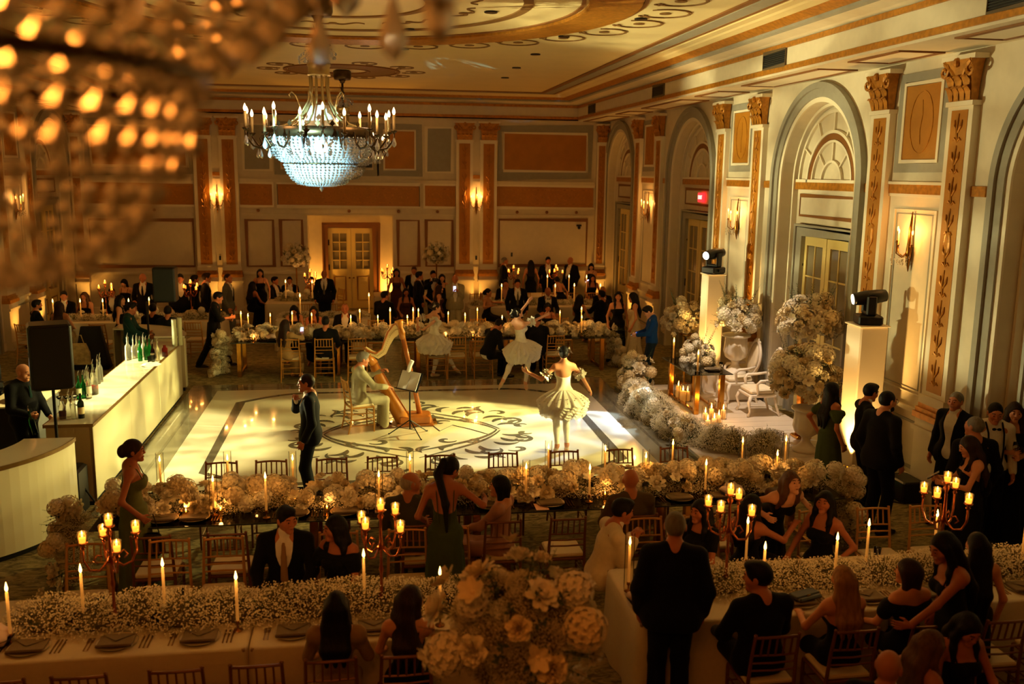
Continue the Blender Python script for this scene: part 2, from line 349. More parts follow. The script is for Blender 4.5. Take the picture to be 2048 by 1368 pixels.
def door_leaf(par,W,u0,u1,z1,v,rows,cols=2,zg=1.05,hand=1,mat=DOORC):
    # a glazed leaf: stiles and rails round separate panes
    st=.13; ub,ue=u0+st,u1-st; zt=z1-.16; mb=MB(W)
    mb.box((u0,v,0.02),(ub,v+.05,z1)).box((ue,v,.02),(u1,v+.05,z1)).box((ub,v,zt),(ue,v+.05,z1)).box((ub,v,.02),(ue,v+.05,.22)).box((ub,v,zg-.16),(ue,v+.05,zg)).box((ub,v+.01,.22),(ue,v+.03,zg-.16))
    for i in range(1,cols): x=ub+(ue-ub)*i/cols; mb.box((x-.014,v+.01,zg),(x+.014,v+.045,zt))
    for j in range(1,rows): z=zg+(zt-zg)*j/rows; mb.box((ub,v+.01,z-.014),(ue,v+.045,z+.014))
    d=obj('door_leaf',mb,mat,par)
    frame(d,W,ub+.05,.28,ue-.05,zg-.24,.03,BROWN,'panel_moulding',v+.03,.008)
    for i in range(cols):
        for j in range(rows):
            a=ub+(ue-ub)*i/cols+.014; b=ub+(ue-ub)*(i+1)/cols-.014; c=zg+(zt-zg)*j/rows+.014; e=zg+(zt-zg)*(j+1)/rows-.014
            obj('pane',MB(W).box((a,v+.02,c),(b,v+.026,e)),PANE,d)
    mb=MB(W); hx=u0+.06 if hand>0 else u1-.06; mb.rod((hx,v+.05,1.0),(hx,v+.09,1.0),.01).ell((hx,v+.1,1.0),.03,8,6); obj('door_knob',mb,BRASS,d)
    hx=u1 if hand>0 else u0
    for z in (.5,z1*.52,z1-.45): obj('hinge',MB(W).box((hx-.04,v+.02,z-.09),(hx+.04,v+.075,z+.09)),BLACKM,d)
    return d
def arch_bay(par,W,c,n,nm):
    # the arch surround, tympanum fan and a pair of glazed doors
    zsp=4.24
    for (r0,r1,t,m) in ((1.34,1.42,.03,TRIMW),(1.42,1.56,.06,GREYP),(1.56,1.66,.10,GREYP)):
        rm=(r0+r1)/2; P=[(c-rm,.0)]+arc(c,zsp,rm,PI,0,40)+[(c+rm,.0)]
        obj('arch_surround',MB(W).strip(P,r1-r0,0,t,1),m,par)
    v=-.3
    obj('arch_fillet',MB(W).strip([(c-1.31,0)]+arc(c,zsp,1.31,PI,0,32)+[(c+1.31,0)],.05,v,v+.10,1),TRIMW,par)
    fan=obj('tympanum_fan',MB(W).strip(arc(c,zsp,1.2,PI,0,36),.05,v,v+.05,1).strip(arc(c,zsp,.86,PI,0,32),.05,v,v+.06,1).strip(arc(c,zsp,.70,PI,0,32),.04,v,v+.05,1).strip(arc(c,zsp,.36,PI,0,20),.04,v,v+.05,1).box((c-1.3,v,zsp),(c+1.3,v+.06,zsp+.05)),TRIMW,par)
    obj('gilded_arc',MB(W).strip(arc(c,zsp,.78,PI,0,32),.10,v,v+.045,1),BROWN,fan)
    for k in range(1,6):
        a=PI*k/6; obj('fan_rib',MB(W).strip([(c+.88*C(a),zsp+.88*S(a)),(c+1.2*C(a),zsp+1.2*S(a))],.03,v,v+.04,1),TRIMW,fan)
    for k in (1,2,3): a=PI*k/4; obj('fan_rib',MB(W).strip([(c+.37*C(a),zsp+.37*S(a)),(c+.69*C(a),zsp+.69*S(a))],.03,v,v+.04,1),TRIMW,fan)
    obj('gilded_transom',MB(W).box((c-1.31,v,4.11),(c+1.31,v+.06,4.24)),GOLD,par)
    frame(par,W,c-1.15,3.64,c+1.15,4.0,.035,BROWN,'transom_moulding',v,.02)
    d=struct('door_%d'%n,MB(W).strip([(c-.96,0),(c-.96,3.36),(c+.96,3.36),(c+.96,0)],.16,v,v+.1,1).strip([(c-1.06,0),(c-1.06,3.47),(c+1.06,3.47),(c+1.06,0)],.04,v,v+.13,1),GREYP)
    if c==8.94 and W is WR:   # the nearest doorway stands open, its leaves swung out into the corridor
        Wo=lambda u,v_,w:WR(c+.88-v_,-.36-u,w); Wp=lambda u,v_,w:WR(c-.88+v_,-.36-u,w)
        door_leaf(d,Wo,0,.86,3.28,0,4,zg=.92); door_leaf(d,Wp,0,.86,3.28,0,4,zg=.92)
    else: door_leaf(d,W,c-.87,c-.01,3.28,v-.03,4,zg=.92,hand=-1); door_leaf(d,W,c+.01,c+.87,3.28,v-.03,4,zg=.92)
    return d
def side_wall(W,nm,n0,us):
    wl=wall_with_arches(W,nm,YF,YB,ZS+.05)
    k=n0
    for c in ARC[1:]:
        arch_bay(wl,W,c,k,nm); k+=1
    for c in PAIR[1:]:
        pilaster(wl,W,c-.955); pilaster(wl,W,c+.955)
        obj('gilded_panel',MB(W).box((c-.41,.0,4.6),(c+.41,.03,5.6)),GOLDP,wl)
        frame(wl,W,c-.44,4.57,c+.44,5.63,.05,TRIMW,v=0,t=.045); frame(wl,W,c-.53,4.48,c+.53,5.72,.13,GREYP,v=0,t=.03)
        obj('oval_relief',MB(W).strip([(c+.27*C(a),5.1+.42*S(a)) for a in np.linspace(0,2*PI*39/40,40)],.014,.03,.038,1,True).strip([(c,4.8),(c+.02,5.0),(c-.02,5.2),(c,5.4)],.012,.03,.037,1),GOLD,wl)
        obj('gilded_string',MB(W).box((c-.69,0,4.12),(c+.69,.03,4.25)),GOLD,wl); obj('string_fillet',MB(W).box((c-.69,0,4.25),(c+.69,.05,4.29)).box((c-.69,0,4.08),(c+.69,.02,4.12)),TRIMW,wl)
        frame(wl,W,c-.5,1.35,c+.5,3.9,.03,TRIMW,v=0,t=.02); frame(wl,W,c-.44,1.41,c+.44,3.84,.02,GREYP,v=0,t=.01)
        for s_ in (-1,1):
            a,b=(c-1.66-.02,c-.955-.26) if s_<0 else (c+.955+.26,c+1.66+.02)
            a,b=(c-1.51,c-1.22) if s_<0 else (c+1.22,c+1.51)
            obj('gilded_string',MB(W).box((a,0,4.12),(b,.03,4.25)),GOLD,wl)
        obj('dado_rail',MB(W).box((c-.66,0,1.1),(c+.66,.05,1.16)),TRIMW,wl); obj('dado_panel',MB(W).strip(rect(c-.58,.3,c+.58,.95),.03,0,.015,1,True),GREYP,wl)
    return wl
wr=side_wall(WR,'wall_right',2,0); wlft=side_wall(WL,'wall_left',7,0)
for nm,W in (('baseboard_right',WR),('baseboard_left',WL)):
    mb=MB(W)
    for c in PAIR: mb.box((c-1.5,0,0),(c+1.5,.04,.2))
    struct(nm,mb,TRIMW)
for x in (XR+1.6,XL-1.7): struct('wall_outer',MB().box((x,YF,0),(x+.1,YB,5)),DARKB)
# ---------------------------------------------------------------- back wall
mb=MB(WB); mb.box((XL,-.1,0),(-1.76,0,ZS+.05)).box((.82,-.1,0),(XR,0,ZS+.05)).box((-1.76,-.1,3.02),(.82,0,ZS+.05)).box((-1.76,-.8,0),(.82,-.7,3.02)).box((-1.78,-.7,0),(-1.76,-.1,3.02)).box((.82,-.7,0),(.84,-.1,3.02)).box((-1.76,-.7,3.02),(.82,-.1,3.04))
wb=struct('wall_back',mb,CREAM)
for u,wd in ((3.035,.52),(3.785,.52),(-4.75,.52),(-4.01,.52),(7.37,.32),(-8.3,.32)): pilaster(wb,WB,u,wd)
for u in (3.41,-4.38):
    obj('gilded_string',MB(WB).box((u-.11,0,4.14),(u+.11,.03,4.25)),GOLD,wb)
    frame(wb,WB,u-.11,1.4,u+.11,4.05,.02,TRIMW)
def bpanel(u0,z0,u1,z1,fill,edge,grey=True,t=.03):
    if fill: obj('gilded_panel',MB(WB).box((u0,0,z0),(u1,t,z1)),fill,wb)
    frame(wb,WB,u0-.02,z0-.02,u1+.02,z1+.02,.045,edge,v=0,t=t+.015)
    if grey: frame(wb,WB,u0-.14,z0-.14,u1+.14,z1+.14,.18,GREYP,v=0,t=t*.8)
bpanel(4.28,4.41,6.87,5.53,GOLDP,TRIMW); bpanel(-7.85,4.41,-5.24,5.52,GOLDP,TRIMW); bpanel(.6,4.41,1.5,5.53,GOLDP,TRIMW); bpanel(-2.46,4.41,-1.56,5.53,GOLDP,TRIMW); bpanel(-1.2,4.41,.2,5.53,None,TRIMW)
for u in (1.86,-3.58): obj('grey_panel',MB(WB).box((u,0,4.32),(u+.8,.012,5.66)),GREYP,wb); frame(wb,WB,u,4.32,u+.8,5.66,.06,TRIMW)
for u0,u1 in ((-3.72,-2.78),(-2.6,1.63),(1.82,2.76),(4.04,7.14),(-8.1,-5.06)):
    t=.14 if u0==-2.6 else .03
    obj('gilded_frieze',MB(WB).box((u0,0,3.28),(u1,t,3.91)),GOLDP,wb); frame(wb,WB,u0+.1,3.38,u1-.1,3.81,.025,GOLD,'frieze_relief',t,.012); frame(wb,WB,u0-.03,3.25,u1+.03,3.94,.05,TRIMW,v=0,t=t+.03)
    mb=MB(WB); n=max(2,int((u1-u0)/.5))
    for i in range(n):
        c=u0+.2+(u1-u0-.4)*(i+.5)/n
        mb.strip(arc(c,3.595,.11,0,2*PI*15/16,15),.03,t,t+.012,1,True); mb.strip([(c-.2,3.5),(c-.13,3.6),(c-.2,3.7)],.025,t,t+.01,1); mb.strip([(c+.2,3.5),(c+.13,3.6),(c+.2,3.7)],.025,t,t+.01,1)
    obj('frieze_relief',mb,GOLD,wb)
mb=MB(WB)
for a,b in ((XL,-5.1),(-3.7,2.78),(4.05,7.15)):
    mb.box((a,0,3.97),(b,.09,4.03)).box((a,0,4.03),(b,.14,4.07)).box((a,0,2.98),(b,.05,3.03)).box((a,0,3.18),(b,.04,3.22))
obj('string_course',mb,CREAM,wb)
for u0,z0,u1,z1 in ((-3.57,1.44,-2.78,2.83),(-2.56,1.44,-1.92,2.84),(.98,1.43,1.62,2.84),(1.85,1.43,2.67,2.85),(4.14,1.44,6.96,2.88),(-8.05,1.44,-5.11,2.82)):
    obj('wall_panel',MB(WB).box((u0,0,z0),(u1,.012,z1)),GREYP if 0 else CREAM,wb); frame(wb,WB,u0,z0,u1,z1,.06,BROWN,v=0,t=.03)
for u in (4.7,5.65,6.6,-3.2,-.5,2.2,1.0,-6.2): obj('rosette',MB(WB).lathe([(.05,0),(.05,.01)],8) if 0 else MB(WB).ell((u,.05,3.12),(.05,.02,.05),8,4),BROWN,wb)
mb=MB(WB)
for a,b in ((XL,-5.1),(-3.7,-1.78),(.84,2.73),(4.09,7.6)): mb.box((a,0,1.2),(b,.06,1.27)).box((a,0,0),(b,.05,.22))
obj('dado_rail',mb,TRIMW,wb)
W2=lambda u,v,w:(u,YB+.7-v,w)
d=struct('door_1',MB(W2).strip([(-1.26,0),(-1.26,2.64),(.32,2.64),(.32,0)],.16,0,.1,1).strip([(-1.34,0),(-1.34,2.72),(.40,2.72),(.40,0)],.04,0,.13,1),BROWN)
door_leaf(d,W2,-1.18,-.475,2.56,.0,4,zg=1.27,hand=-1); door_leaf(d,W2,-.465,.25,2.56,.0,4,zg=1.27)
tag(obj('wall_speaker',MB(WB).bev((-.12,.0,4.44),(.22,.12,4.78),.01),BLACK),'small black square loudspeaker behind the hanging crystal chandelier','speaker')
tag(obj('wall_camera',MB(WB).box((6.62,0,2.68),(6.78,.05,2.74)).ell((6.7,.06,2.64),.05,10,6),BLACK),'small black dome camera high in the back wall panel','camera')
for px,py in ((952,516),(958,518)):
    pass
for u,z,l in ((3.42,1.62,'dark wall switch plate under the right back sconce'),(4.55,1.72,'dark wall switch plate on the back wall panel edge'),(-4.37,1.62,'dark wall switch plate under the left back sconce')):
    tag(obj('wall_switch',MB(WB).bev((u-.03,0,z),(u+.03,.02,z+.13),.004),BLACK),l,'switch')
# uplights at the back wall pedestals and in the door recess, with their amber lamps
UPL=[(3.41,29.0,'right twin pilasters of the back wall'),(-4.38,29.0,'left twin pilasters of the back wall'),(7.25,28.95,'back right corner pilaster'),(-8.1,28.9,'back left corner pilaster'),(-1.62,29.85,'left side of the back doorway'),(.68,29.85,'right side of the back doorway')]
for y in (25.85,23.95): UPL+= [(XL+.42,y,'left wall pilaster at %s'%('the far arch' if y>25 else 'the second pair'))]
for y in (25.85,23.95): UPL+= [(XR-.42,y,'right wall pilaster beside %s'%('the far arch' if y>25 else 'the second arch'))]
AMBL=M('amber_led',(255,170,40),.4,emit=((255,150,30),3))
for x,y,l in UPL:
    t=thing('floor_uplight','small amber uplight on the floor below the '+l,'uplight',(x,y,0),0,'amber uplights at the walls')
    obj('housing',MB().bev((-.07,-.07,0),(.07,.07,.16),.01),BLACK,t); obj('lens',MB().lathe([(.055,.16),(.055,.165)],12),AMBL,t)
    lamp('SPOT','uplight_lamp',(0,0,.2),320 if 'doorway' in l else 85,AMBER,.04,(0,0.01,5),100,1,t)
# sconces
BULB=M('warm_bulb',(255,220,150),.3,emit=((255,180,80),8)); CANDLEW=M('ivory_candle',(236,214,160),.5,sub=.0)
def sconce(W,u,z,label,wall=.02):
    p=W(u,wall,z); t=thing('wall_sconce',label,'sconce',p,0,'crystal wall sconces')
    T=lambda a,b,c:tuple(Vector(W(u+a,wall+b,z+c))-Vector(p))
    obj('back_plate',MB(T).tube([(0,.02,.42),(0,.03,.2),(0,.03,0),(0,.03,-.2),(0,.02,-.42)],[.008,.022,.03,.045,.006],8).ell((0,.03,-.12),(.05,.035,.09),8,6),BRASS,t,True)
    for a,b,h in ((-.17,.10,.0),(.17,.10,.0),(0,.22,.05)):
        ar=obj('arm',MB(T).tube([(0,.03,-.12),(a*.5,b*.6,-.22),(a*.9,b,-.16),(a,b,-.06+h)],.010,6).lathe([(.03,-.06+h),(.012,-.05+h),(.02,-.03+h)],8,(a,b,0)),BRASS,t,True)
        obj('candle_tube',MB(T).rod((a,b,-.04+h),(a,b,.10+h),.012),CANDLEW,ar); obj('bulb',MB(T).ell((a,b,.135+h),(.014,.014,.035),8,6),BULB,ar,True)
    mb=MB(T); rr=random.Random(3)
    for i in range(26):
        a,b=rr.uniform(-.2,.2),rr.uniform(.03,.2); mb.ell((a,b,-.2-rr.random()*.12),(.011,.011,.02),5,3)
    obj('crystal_drop',mb,GLASS,t)['kind']='stuff'
    q=T(0,.16,.14); lamp('POINT','sconce_lamp',q,16,WARM,.05,parent=t)
for u,l in ((12.24,'crystal three-light sconce on the nearest right wall bay'),(18.55,'crystal three-light sconce behind the tall white urn of flowers'),(24.8,'crystal three-light sconce between the two far arches')): sconce(WR,u,3.46,l)
sconce(WB,3.41,3.46,'crystal three-light sconce between right pilasters of back wall'); sconce(WB,-4.38,3.46,'crystal three-light sconce between left pilasters of back wall')
sconce(WL,24.9,3.46,'crystal three-light sconce on the left wall behind the hanging beads'); sconce(WL,18.58,3.46,'crystal three-light sconce on the left wall near picture edge')
# vents in the fascia
for y0,y1,l in ((14.55,15.4,'nearer dark grille vent in the right cornice'),(20.75,21.6,'middle dark grille vent in the right cornice'),(27.2,28.0,'far dark grille vent beside the cornice corner'),(8.7,9.6,'dark grille vent cut by the top right picture corner')):
    t=thing('air_vent',l,'vent',(FX1,y0,6.08))
    obj('vent_frame',MB().strip(rect(0,0,y1-y0,.25),.03,-.03,0.0,0,True),M('vent_brown',(90,74,52),.5),t)
    obj('backing',MB().box((-.008,.0,.0),(0,y1-y0,.25)),BLACK,t)
    for k in range(7): obj('slat',MB().box((-.025,.015,.03+k*.03),(-.012,y1-y0-.015,.04+k*.03)),M('vent_slat',(40,44,40),.5),t)
# exit sign: red letters on the door head
EX=M('exit_red',(255,60,60),.4,emit=((255,40,45),2.2))
p=WR(21.5,-.24,3.82); t=thing('exit_sign','red lit EXIT sign over the second door of right wall','sign',p)
obj('sign_box',MB().bev((-.03,-.17,-.11),(.03,.17,.11),.01),EX,t)
cu=bpy.data.curves.new('exit_text','FONT'); cu.body='EXIT'; cu.size=.13; cu.extrude=.004; cu.align_x='CENTER'; cu.align_y='CENTER'
tx=bpy.data.objects.new('exit_text',cu); COL.objects.link(tx); me=bpy.data.meshes.new_from_object(tx.evaluated_get(bpy.context.evaluated_depsgraph_get())); bpy.data.objects.remove(tx)
link('lettering',me,M('exit_letters',(255,190,180),.4,emit=((255,170,160),3)),t,(-.035,0,0),(PI/2,0,-PI/2))
# ================================================================ dance floor
def marble(name,c1,c2,rough,coat=.6):
    m=M(name,c1,rough,noise=(1.2,.1),col2=c2,coat=coat); return m
DFW=marble('glossy_white_floor',(232,226,206),(222,214,192),.14); DFG=M('glossy_grey_inlay',(92,88,76),.16,coat=.5); DFB=M('glossy_grey_border',(120,116,100),.14,coat=.5)
df=struct('dance_floor',MB().box((-3.5,11.9,0),(4.95,19.35,.012)),DFB)
df['kind']='structure'
DX0,DX1,DY0,DY1=-2.95,4.37,12.5,18.8; DCX=.71; DCY=15.65
def notch(x0,y0,x1,y1,r):
    P=[]
    for (cx,cy,a0) in ((x0,y0,PI/2),(x1,y0,PI),(x1,y1,1.5*PI),(x0,y1,2*PI)):
        A=arc(cx,cy,r,a0,a0-PI/2,10)
        P+=A
    return P
def dish(x0,y0,x1,y1,r,s=.28):
    # frame with small square returns before each concave corner
    P=[]
    for (cx,cy,sx,sy) in ((x0,y0,1,1),(x1,y0,-1,1),(x1,y1,-1,-1),(x0,y1,1,-1)):
        A=[(cx+sx*(s+ (r)*(1-S(t))) if 0 else cx+sx*(s+r-r*S(PI/2-t)),cy+sy*(s*.0+ r*0+ (r*.42)*(1-C(PI/2-t))+0)) for t in np.linspace(0,PI/2,8)]
        B=[(cx+sx*(s*0+r*1.25*(1-t)+0),cy+sy*(.42*r*(t**2))) for t in np.linspace(0,1,8)]
        B=[(cx,cy+sy*.42*r*1.6)]+[(cx+sx*r*.30,cy+sy*.42*r)] + [(cx+sx*(r*.30+r*.95*t),cy+sy*.42*r*(1-t)**2*(1)) for t in np.linspace(0.08,1,9)]
        if sx*sy<0: B=B[::-1]
        P+=B
    return P
obj('white_sheet',MB().box((DX0,DY0,.012),(DX1,DY1,.016)),DFW,df)
obj('inlay_frame',MB().strip(dish(-2.38,12.9,3.86,18.42,.95),.12,.016,.019,closed=True),DFG,df)
obj('outer_line',MB().strip(rect(-3.2,12.2,4.66,19.05),.05,.012,.015,closed=True),DFG,df)
# damask scroll, one quadrant mirrored four ways
def spiral(cx,cy,r0,r1,a0,turn,n=26): return [(cx+(r0+(r1-r0)*t)*C(a0+turn*t),cy+(r0+(r1-r0)*t)*S(a0+turn*t)) for t in np.linspace(0,1,n)]
def wid(n,a,b=.02): return [b+a*S(PI*t)**.8 for t in np.linspace(0,1,n)]
Q=[]
def bez(p0,p1,p2,p3,n=18): return [tuple(((1-t)**3)*np.array(p0)+3*t*(1-t)**2*np.array(p1)+3*t*t*(1-t)*np.array(p2)+t**3*np.array(p3)) for t in np.linspace(0,1,n)]
Q.append((bez((1.45,.0),(1.25,.55),(.7,.8),(0.0,1.15)),wid(18,.07))); Q.append((bez((1.5,.05),(1.2,.75),(.75,1.0),(.05,1.5)),wid(18,.05)))
for (cx,cy,r,a,t) in ((1.75,.62,.26,-1.6,5.2),(1.15,1.25,.24,-.6,5.0),(.42,1.72,.22,-2.4,-5.2),(1.62,1.15,.18,2.6,-4.6),(.55,.55,.17,.4,4.8),(1.9,.22,.13,.5,4.5),(.95,.62,.14,2.2,-4.4),(.2,2.05,.15,-1.2,4.6)):
    Q.append((spiral(cx,cy,r,.03,a,t),wid(26,.075,.015)))
for (x,y,a,L) in ((1.5,.3,.2,.4),(1.45,.5,.8,.4),(1.3,.75,.5,.42),(1.05,.95,1.1,.4),(.8,1.1,.9,.42),(.6,1.3,1.5,.4),(.3,1.4,1.2,.42),(.25,.9,2.4,.35),(1.75,.35,1.2,.3),(.9,1.5,.3,.35),(1.35,1.35,1.9,.3),(.62,.9,2.6,.3)):
    Q.append((bez((x,y),(x+L*.4*C(a+.5),y+L*.4*S(a+.5)),(x+L*.8*C(a+.3),y+L*.8*S(a+.3)),(x+L*C(a-.4),y+L*S(a-.4)),12),wid(12,.10,.01)))
for sx in (-1,1):
    for sy in (-1,1):
        mb=MB()
        for k,(P,w_) in enumerate(Q): mb.strip([(DCX+sx*p[0]*1.0,DCY-.25+sy*p[1]*.98) for p in P],w_,.016,.0185+.0001*k)
        obj('damask_scroll',mb,DFG,df)
# ================================================================ stage of the sweetheart table
STG=M('pale_stage_boards',(226,212,194),.3,noise=(1.5,.10),stretch=(1,9,1),coat=.3)
st=struct('stage_platform',MB().box((4.98,12.75,0),(7.5,18.2,.07)),M('stage_edge_glass',(120,126,112),.08,coat=.5))
st['label']='low pale stage under the sweetheart table'
for k in range(18):
    obj('stage_board',MB().box((5.02,12.8+k*.3,.07),(7.48,12.8+k*.3+.292,.082)),STG,st)
# ================================================================ tables and chairs
ORD='first second third fourth fifth sixth seventh eighth ninth tenth eleventh twelfth thirteenth fourteenth fifteenth sixteenth seventeenth eighteenth nineteenth twentieth'.split()
def ordn(i): return ORD[i] if i<20 else ('twenty-'+ORD[i-20] if i<29 else 'number %d'%(i+1))
CHG=M('gold_chair_wood',(186,132,58),.35,.35,noise=(9,.15)); CHD=M('shaded_gold_chair_wood',(120,72,32),.38,.25,noise=(9,.15)); CUSH=M('ivory_seat_pad',(206,188,150),.8)  # darker chair wood is the same gold with front-row shade put into its colour
def chair_proto(wood,lab):
    t=thing('chiavari_chair',lab,'chair',(0,0,0))
    obj('seat_cushion',MB().bev((-.19,-.18,.455),(.19,.19,.495),.012),CUSH,t)
    obj('seat_frame',MB().bev((-.205,-.20,.43),(.205,.205,.457),.008),wood,t)
    for s in (-1,1):
        obj('leg',MB().tube([(s*.195,.19,0),(s*.195,.19,.435)],[.012,.016],7),wood,t)
        p=[(s*.20,-.26,0),(s*.195,-.205,.25),(s*.19,-.19,.45),(s*.182,-.215,.70),(s*.176,-.255,.905)]
        obj('leg',MB().tube(p,[.012,.015,.016,.014,.013],7).ell((s*.176,-.257,.915),(.017,.017,.014),6,4),wood,t)
    obj('top_rail',MB().tube([(-.176,-.252,.895),(-.09,-.268,.90),(0,-.272,.902),(.09,-.268,.90),(.176,-.252,.895)],.012,6),wood,t)
    mb=MB()
    for z,y in ((.735,-.222),(.665,-.21),(.60,-.204)): mb.tube([(-.183,y,z),(0,y-.014,z),(.183,y,z)],.009,5)
    obj('back_rail',mb,wood,t)
    mb=MB()
    for i in range(5): x=-.12+.06*i; mb.tube([(x,-.235,.735),(x*.98,-.266,.90)],.0085,5)
    obj('spindle',mb,wood,t)
    mb=MB()
    for z in (.18,.30): mb.rod((-.195,.19,z),(.195,.19,z),.008,n=5).rod((-.196,-.225,z),(.196,-.225,z),.008,n=5)
    for z in (.14,.24,.34):
        for s in (-1,1): mb.rod((s*.195,.19,z),(s*.195,-.22,z),.008,n=5)
    obj('stretcher',mb,wood,t)
    return t
CH0=chair_proto(CHG,'gold chiavari chair'); CH1=chair_proto(CHD,'gold chiavari chair toned dark for shade'); _used={}
def chair(x,y,face,label,group,dark=False):
    # face: compass bearing the sitter looks to (0 = away from the camera, 90 = right)
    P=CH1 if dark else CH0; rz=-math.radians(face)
    if P.name not in _used: _used[P.name]=1; P.location=(x,y,0); P.rotation_euler=(0,0,rz); P['label']=label; P['group']=group; return P
    o=dup(P,None,(x,y,0),rz,label); o['group']=group; return o
CLOTH=M('ivory_tablecloth',(204,190,158),.85,noise=(30,.05),bump=(160,.15))
def cloth_table(x0,y0,x1,y1,label,clabel,z=.75,r=.06):
    t=thing('banquet_table',label,'table',((x0+x1)/2,(y0+y1)/2,0),0,'cloth-covered banquet tables'); hx,hy=(x1-x0)/2,(y1-y0)/2
    obj('tabletop',MB().bev((-hx+.01,-hy+.01,z-.035),(hx-.01,hy-.01,z-.004),.006),M('table_ply',(150,120,80),.6),t)
    for sx in (-1,1):
        for sy in (-1,1): obj('leg',MB().rod((sx*(hx-.2),sy*(hy-.15),0),(sx*(hx-.2),sy*(hy-.15),z-.035),.018),BLACKM,t)
    # draped cloth: rounded edge, falling sides with soft folds
    mb=MB(); N=120; R=[]
    def per(k,off,fold):
        L=2*(hx+hy)*2; s=k/N*4*(hx+hy)
        def c(s):
            s%=4*(hx+hy)
            if s<2*hx: return -hx+s,-hy,0,-1
            s-=2*hx
            if s<2*hy: return hx,-hy+s,1,0
            s-=2*hy
            if s<2*hx: return hx-s,hy,0,1
            return -hx,hy-(s-2*hx),-1,0
        x,y,nx,ny=c(s); rr=.07
        cx=max(-hx+rr,min(hx-rr,x)); cy=max(-hy+rr,min(hy-rr,y)); d=Vector((x-cx,y-cy))
        if d.length>1e-6: d=d.normalized(); x,y=cx+d.x*rr,cy+d.y*rr; nx,ny=d.x,d.y
        f=fold*(S(s*9.0)+.6*S(s*17+1.3))
        return (x+nx*(off+f),y+ny*(off+f))
    for off,zz,fo in ((-.03,z+.001,0),(-.006,z-.002,0),(.004,z-.015,0),(.010,z-.12,.003),(.02,z-.4,.010),(.03,.012,.018)):
        R.append([(*per(k,off,fo),zz) for k in range(N)])
    mb.rings(R,cap=False); n=N; mb.f.append(tuple(range(n-1,-1,-1)))
    c=obj('tablecloth',mb,CLOTH,None,True,loc=t.location); tag(c,clabel,'tablecloth','ivory tablecloths'); return t
MIRG=thin('smoked_glass_top',(176,172,150),.25,.04); GOLDM=M('polished_gold',(206,150,62),.18,1); GLEDGE=M('glass_edge',(40,48,40),.15)
def glass_table(x0,y0,x1,y1,label,z=.75,gold=GOLDM):
    t=thing('glass_table',label,'table',((x0+x1)/2,(y0+y1)/2,0),0,'glass tables with metal legs'); hx,hy=(x1-x0)/2-.006,(y1-y0)/2
    obj('glass_top',MB().box((-hx,-hy,z-.012),(hx,hy,z)),MIRG,t)
    obj('glass_edge',MB().strip(rect(-hx,-hy,hx,hy),.008,z-.013,z+.001,closed=True),GLEDGE,t)
    for sx in (-1,1):
        for sy in (-1,1): obj('leg',MB().bev((sx*(hx-.16)-.045,sy*(hy-.1)-.045,0),(sx*(hx-.16)+.045,sy*(hy-.1)+.045,z-.012),.006),gold,t)
        obj('foot_rail',MB().box((sx*(hx-.16)-.02,-hy+.15,.02),(sx*(hx-.16)+.02,hy-.15,.06)),gold,t)
    obj('apron_rail',MB().box((-hx+.2,-.02,z-.06),(hx-.2,.02,z-.012)),gold,t)
    return t
TY0,TY1=6.85,7.95
cloth_table(-5.3,TY0,-3.13,TY1,'cloth-covered banquet table cut off by the left picture edge','ivory cloth on the table cut off at bottom left')
cloth_table(-3.11,TY0,-.95,TY1,'front left banquet table with three empty place settings','ivory cloth under three empty place settings at bottom left')
cloth_table(-.93,TY0,1.25,TY1,'front banquet table behind the big foreground flower ball','ivory cloth on the front table with two seated women')
cloth_table(2.15,TY0,4.35,TY1,'front right banquet table beside the standing navy suit','ivory cloth whose bare end hangs beside the navy suit')
cloth_table(4.37,TY0,6.55,TY1,'front right banquet table running off the right edge','ivory cloth on the table at lower right edge')
cloth_table(-.4,4.2,1.9,5.3,'banquet table below the picture under the big flower ball','ivory cloth below the foreground flower ball')
MX=[-2.8,-.75,1.3,3.35,5.35]
for i in range(4): glass_table(MX[i],9.5,MX[i+1],10.6,'%s glass table from left in the row before the dance floor'%ordn(i))
for i in range(4): glass_table(-2.85+i*2.05,20.03,-2.85+(i+1)*2.05,21.1,'%s glass table from left in the row behind the dance floor'%ordn(i))
ROW3=[(-2.2,22.98,.08,24.02),(2.7,24.85,4.75,25.9),(4.78,24.85,6.85,25.9)]
for i,r_ in enumerate(ROW3): cloth_table(*r_,'%s cloth table from left in the third row'%ordn(i),'ivory cloth on the %s table of the third row'%ordn(i))
for i in range(2): cloth_table(-7.3+i*1.95,22.95,-7.3+(i+1)*1.95-.02,24.0,'%s cloth table behind the bar at left'%ordn(i),'ivory cloth on the %s table behind the bar'%ordn(i))
cloth_table(-2.75,26.0,-.85,27.2,'square cloth table left of the back doorway','ivory cloth on table left of the back doorway')
cloth_table(.2,27.4,2.4,28.4,'cloth table right of the back doorway','ivory cloth on table right of the back doorway')
cloth_table(3.6,27.0,6.0,28.0,'rear cloth table under the large gilded wall panel','ivory cloth on the rear table under the large panel')
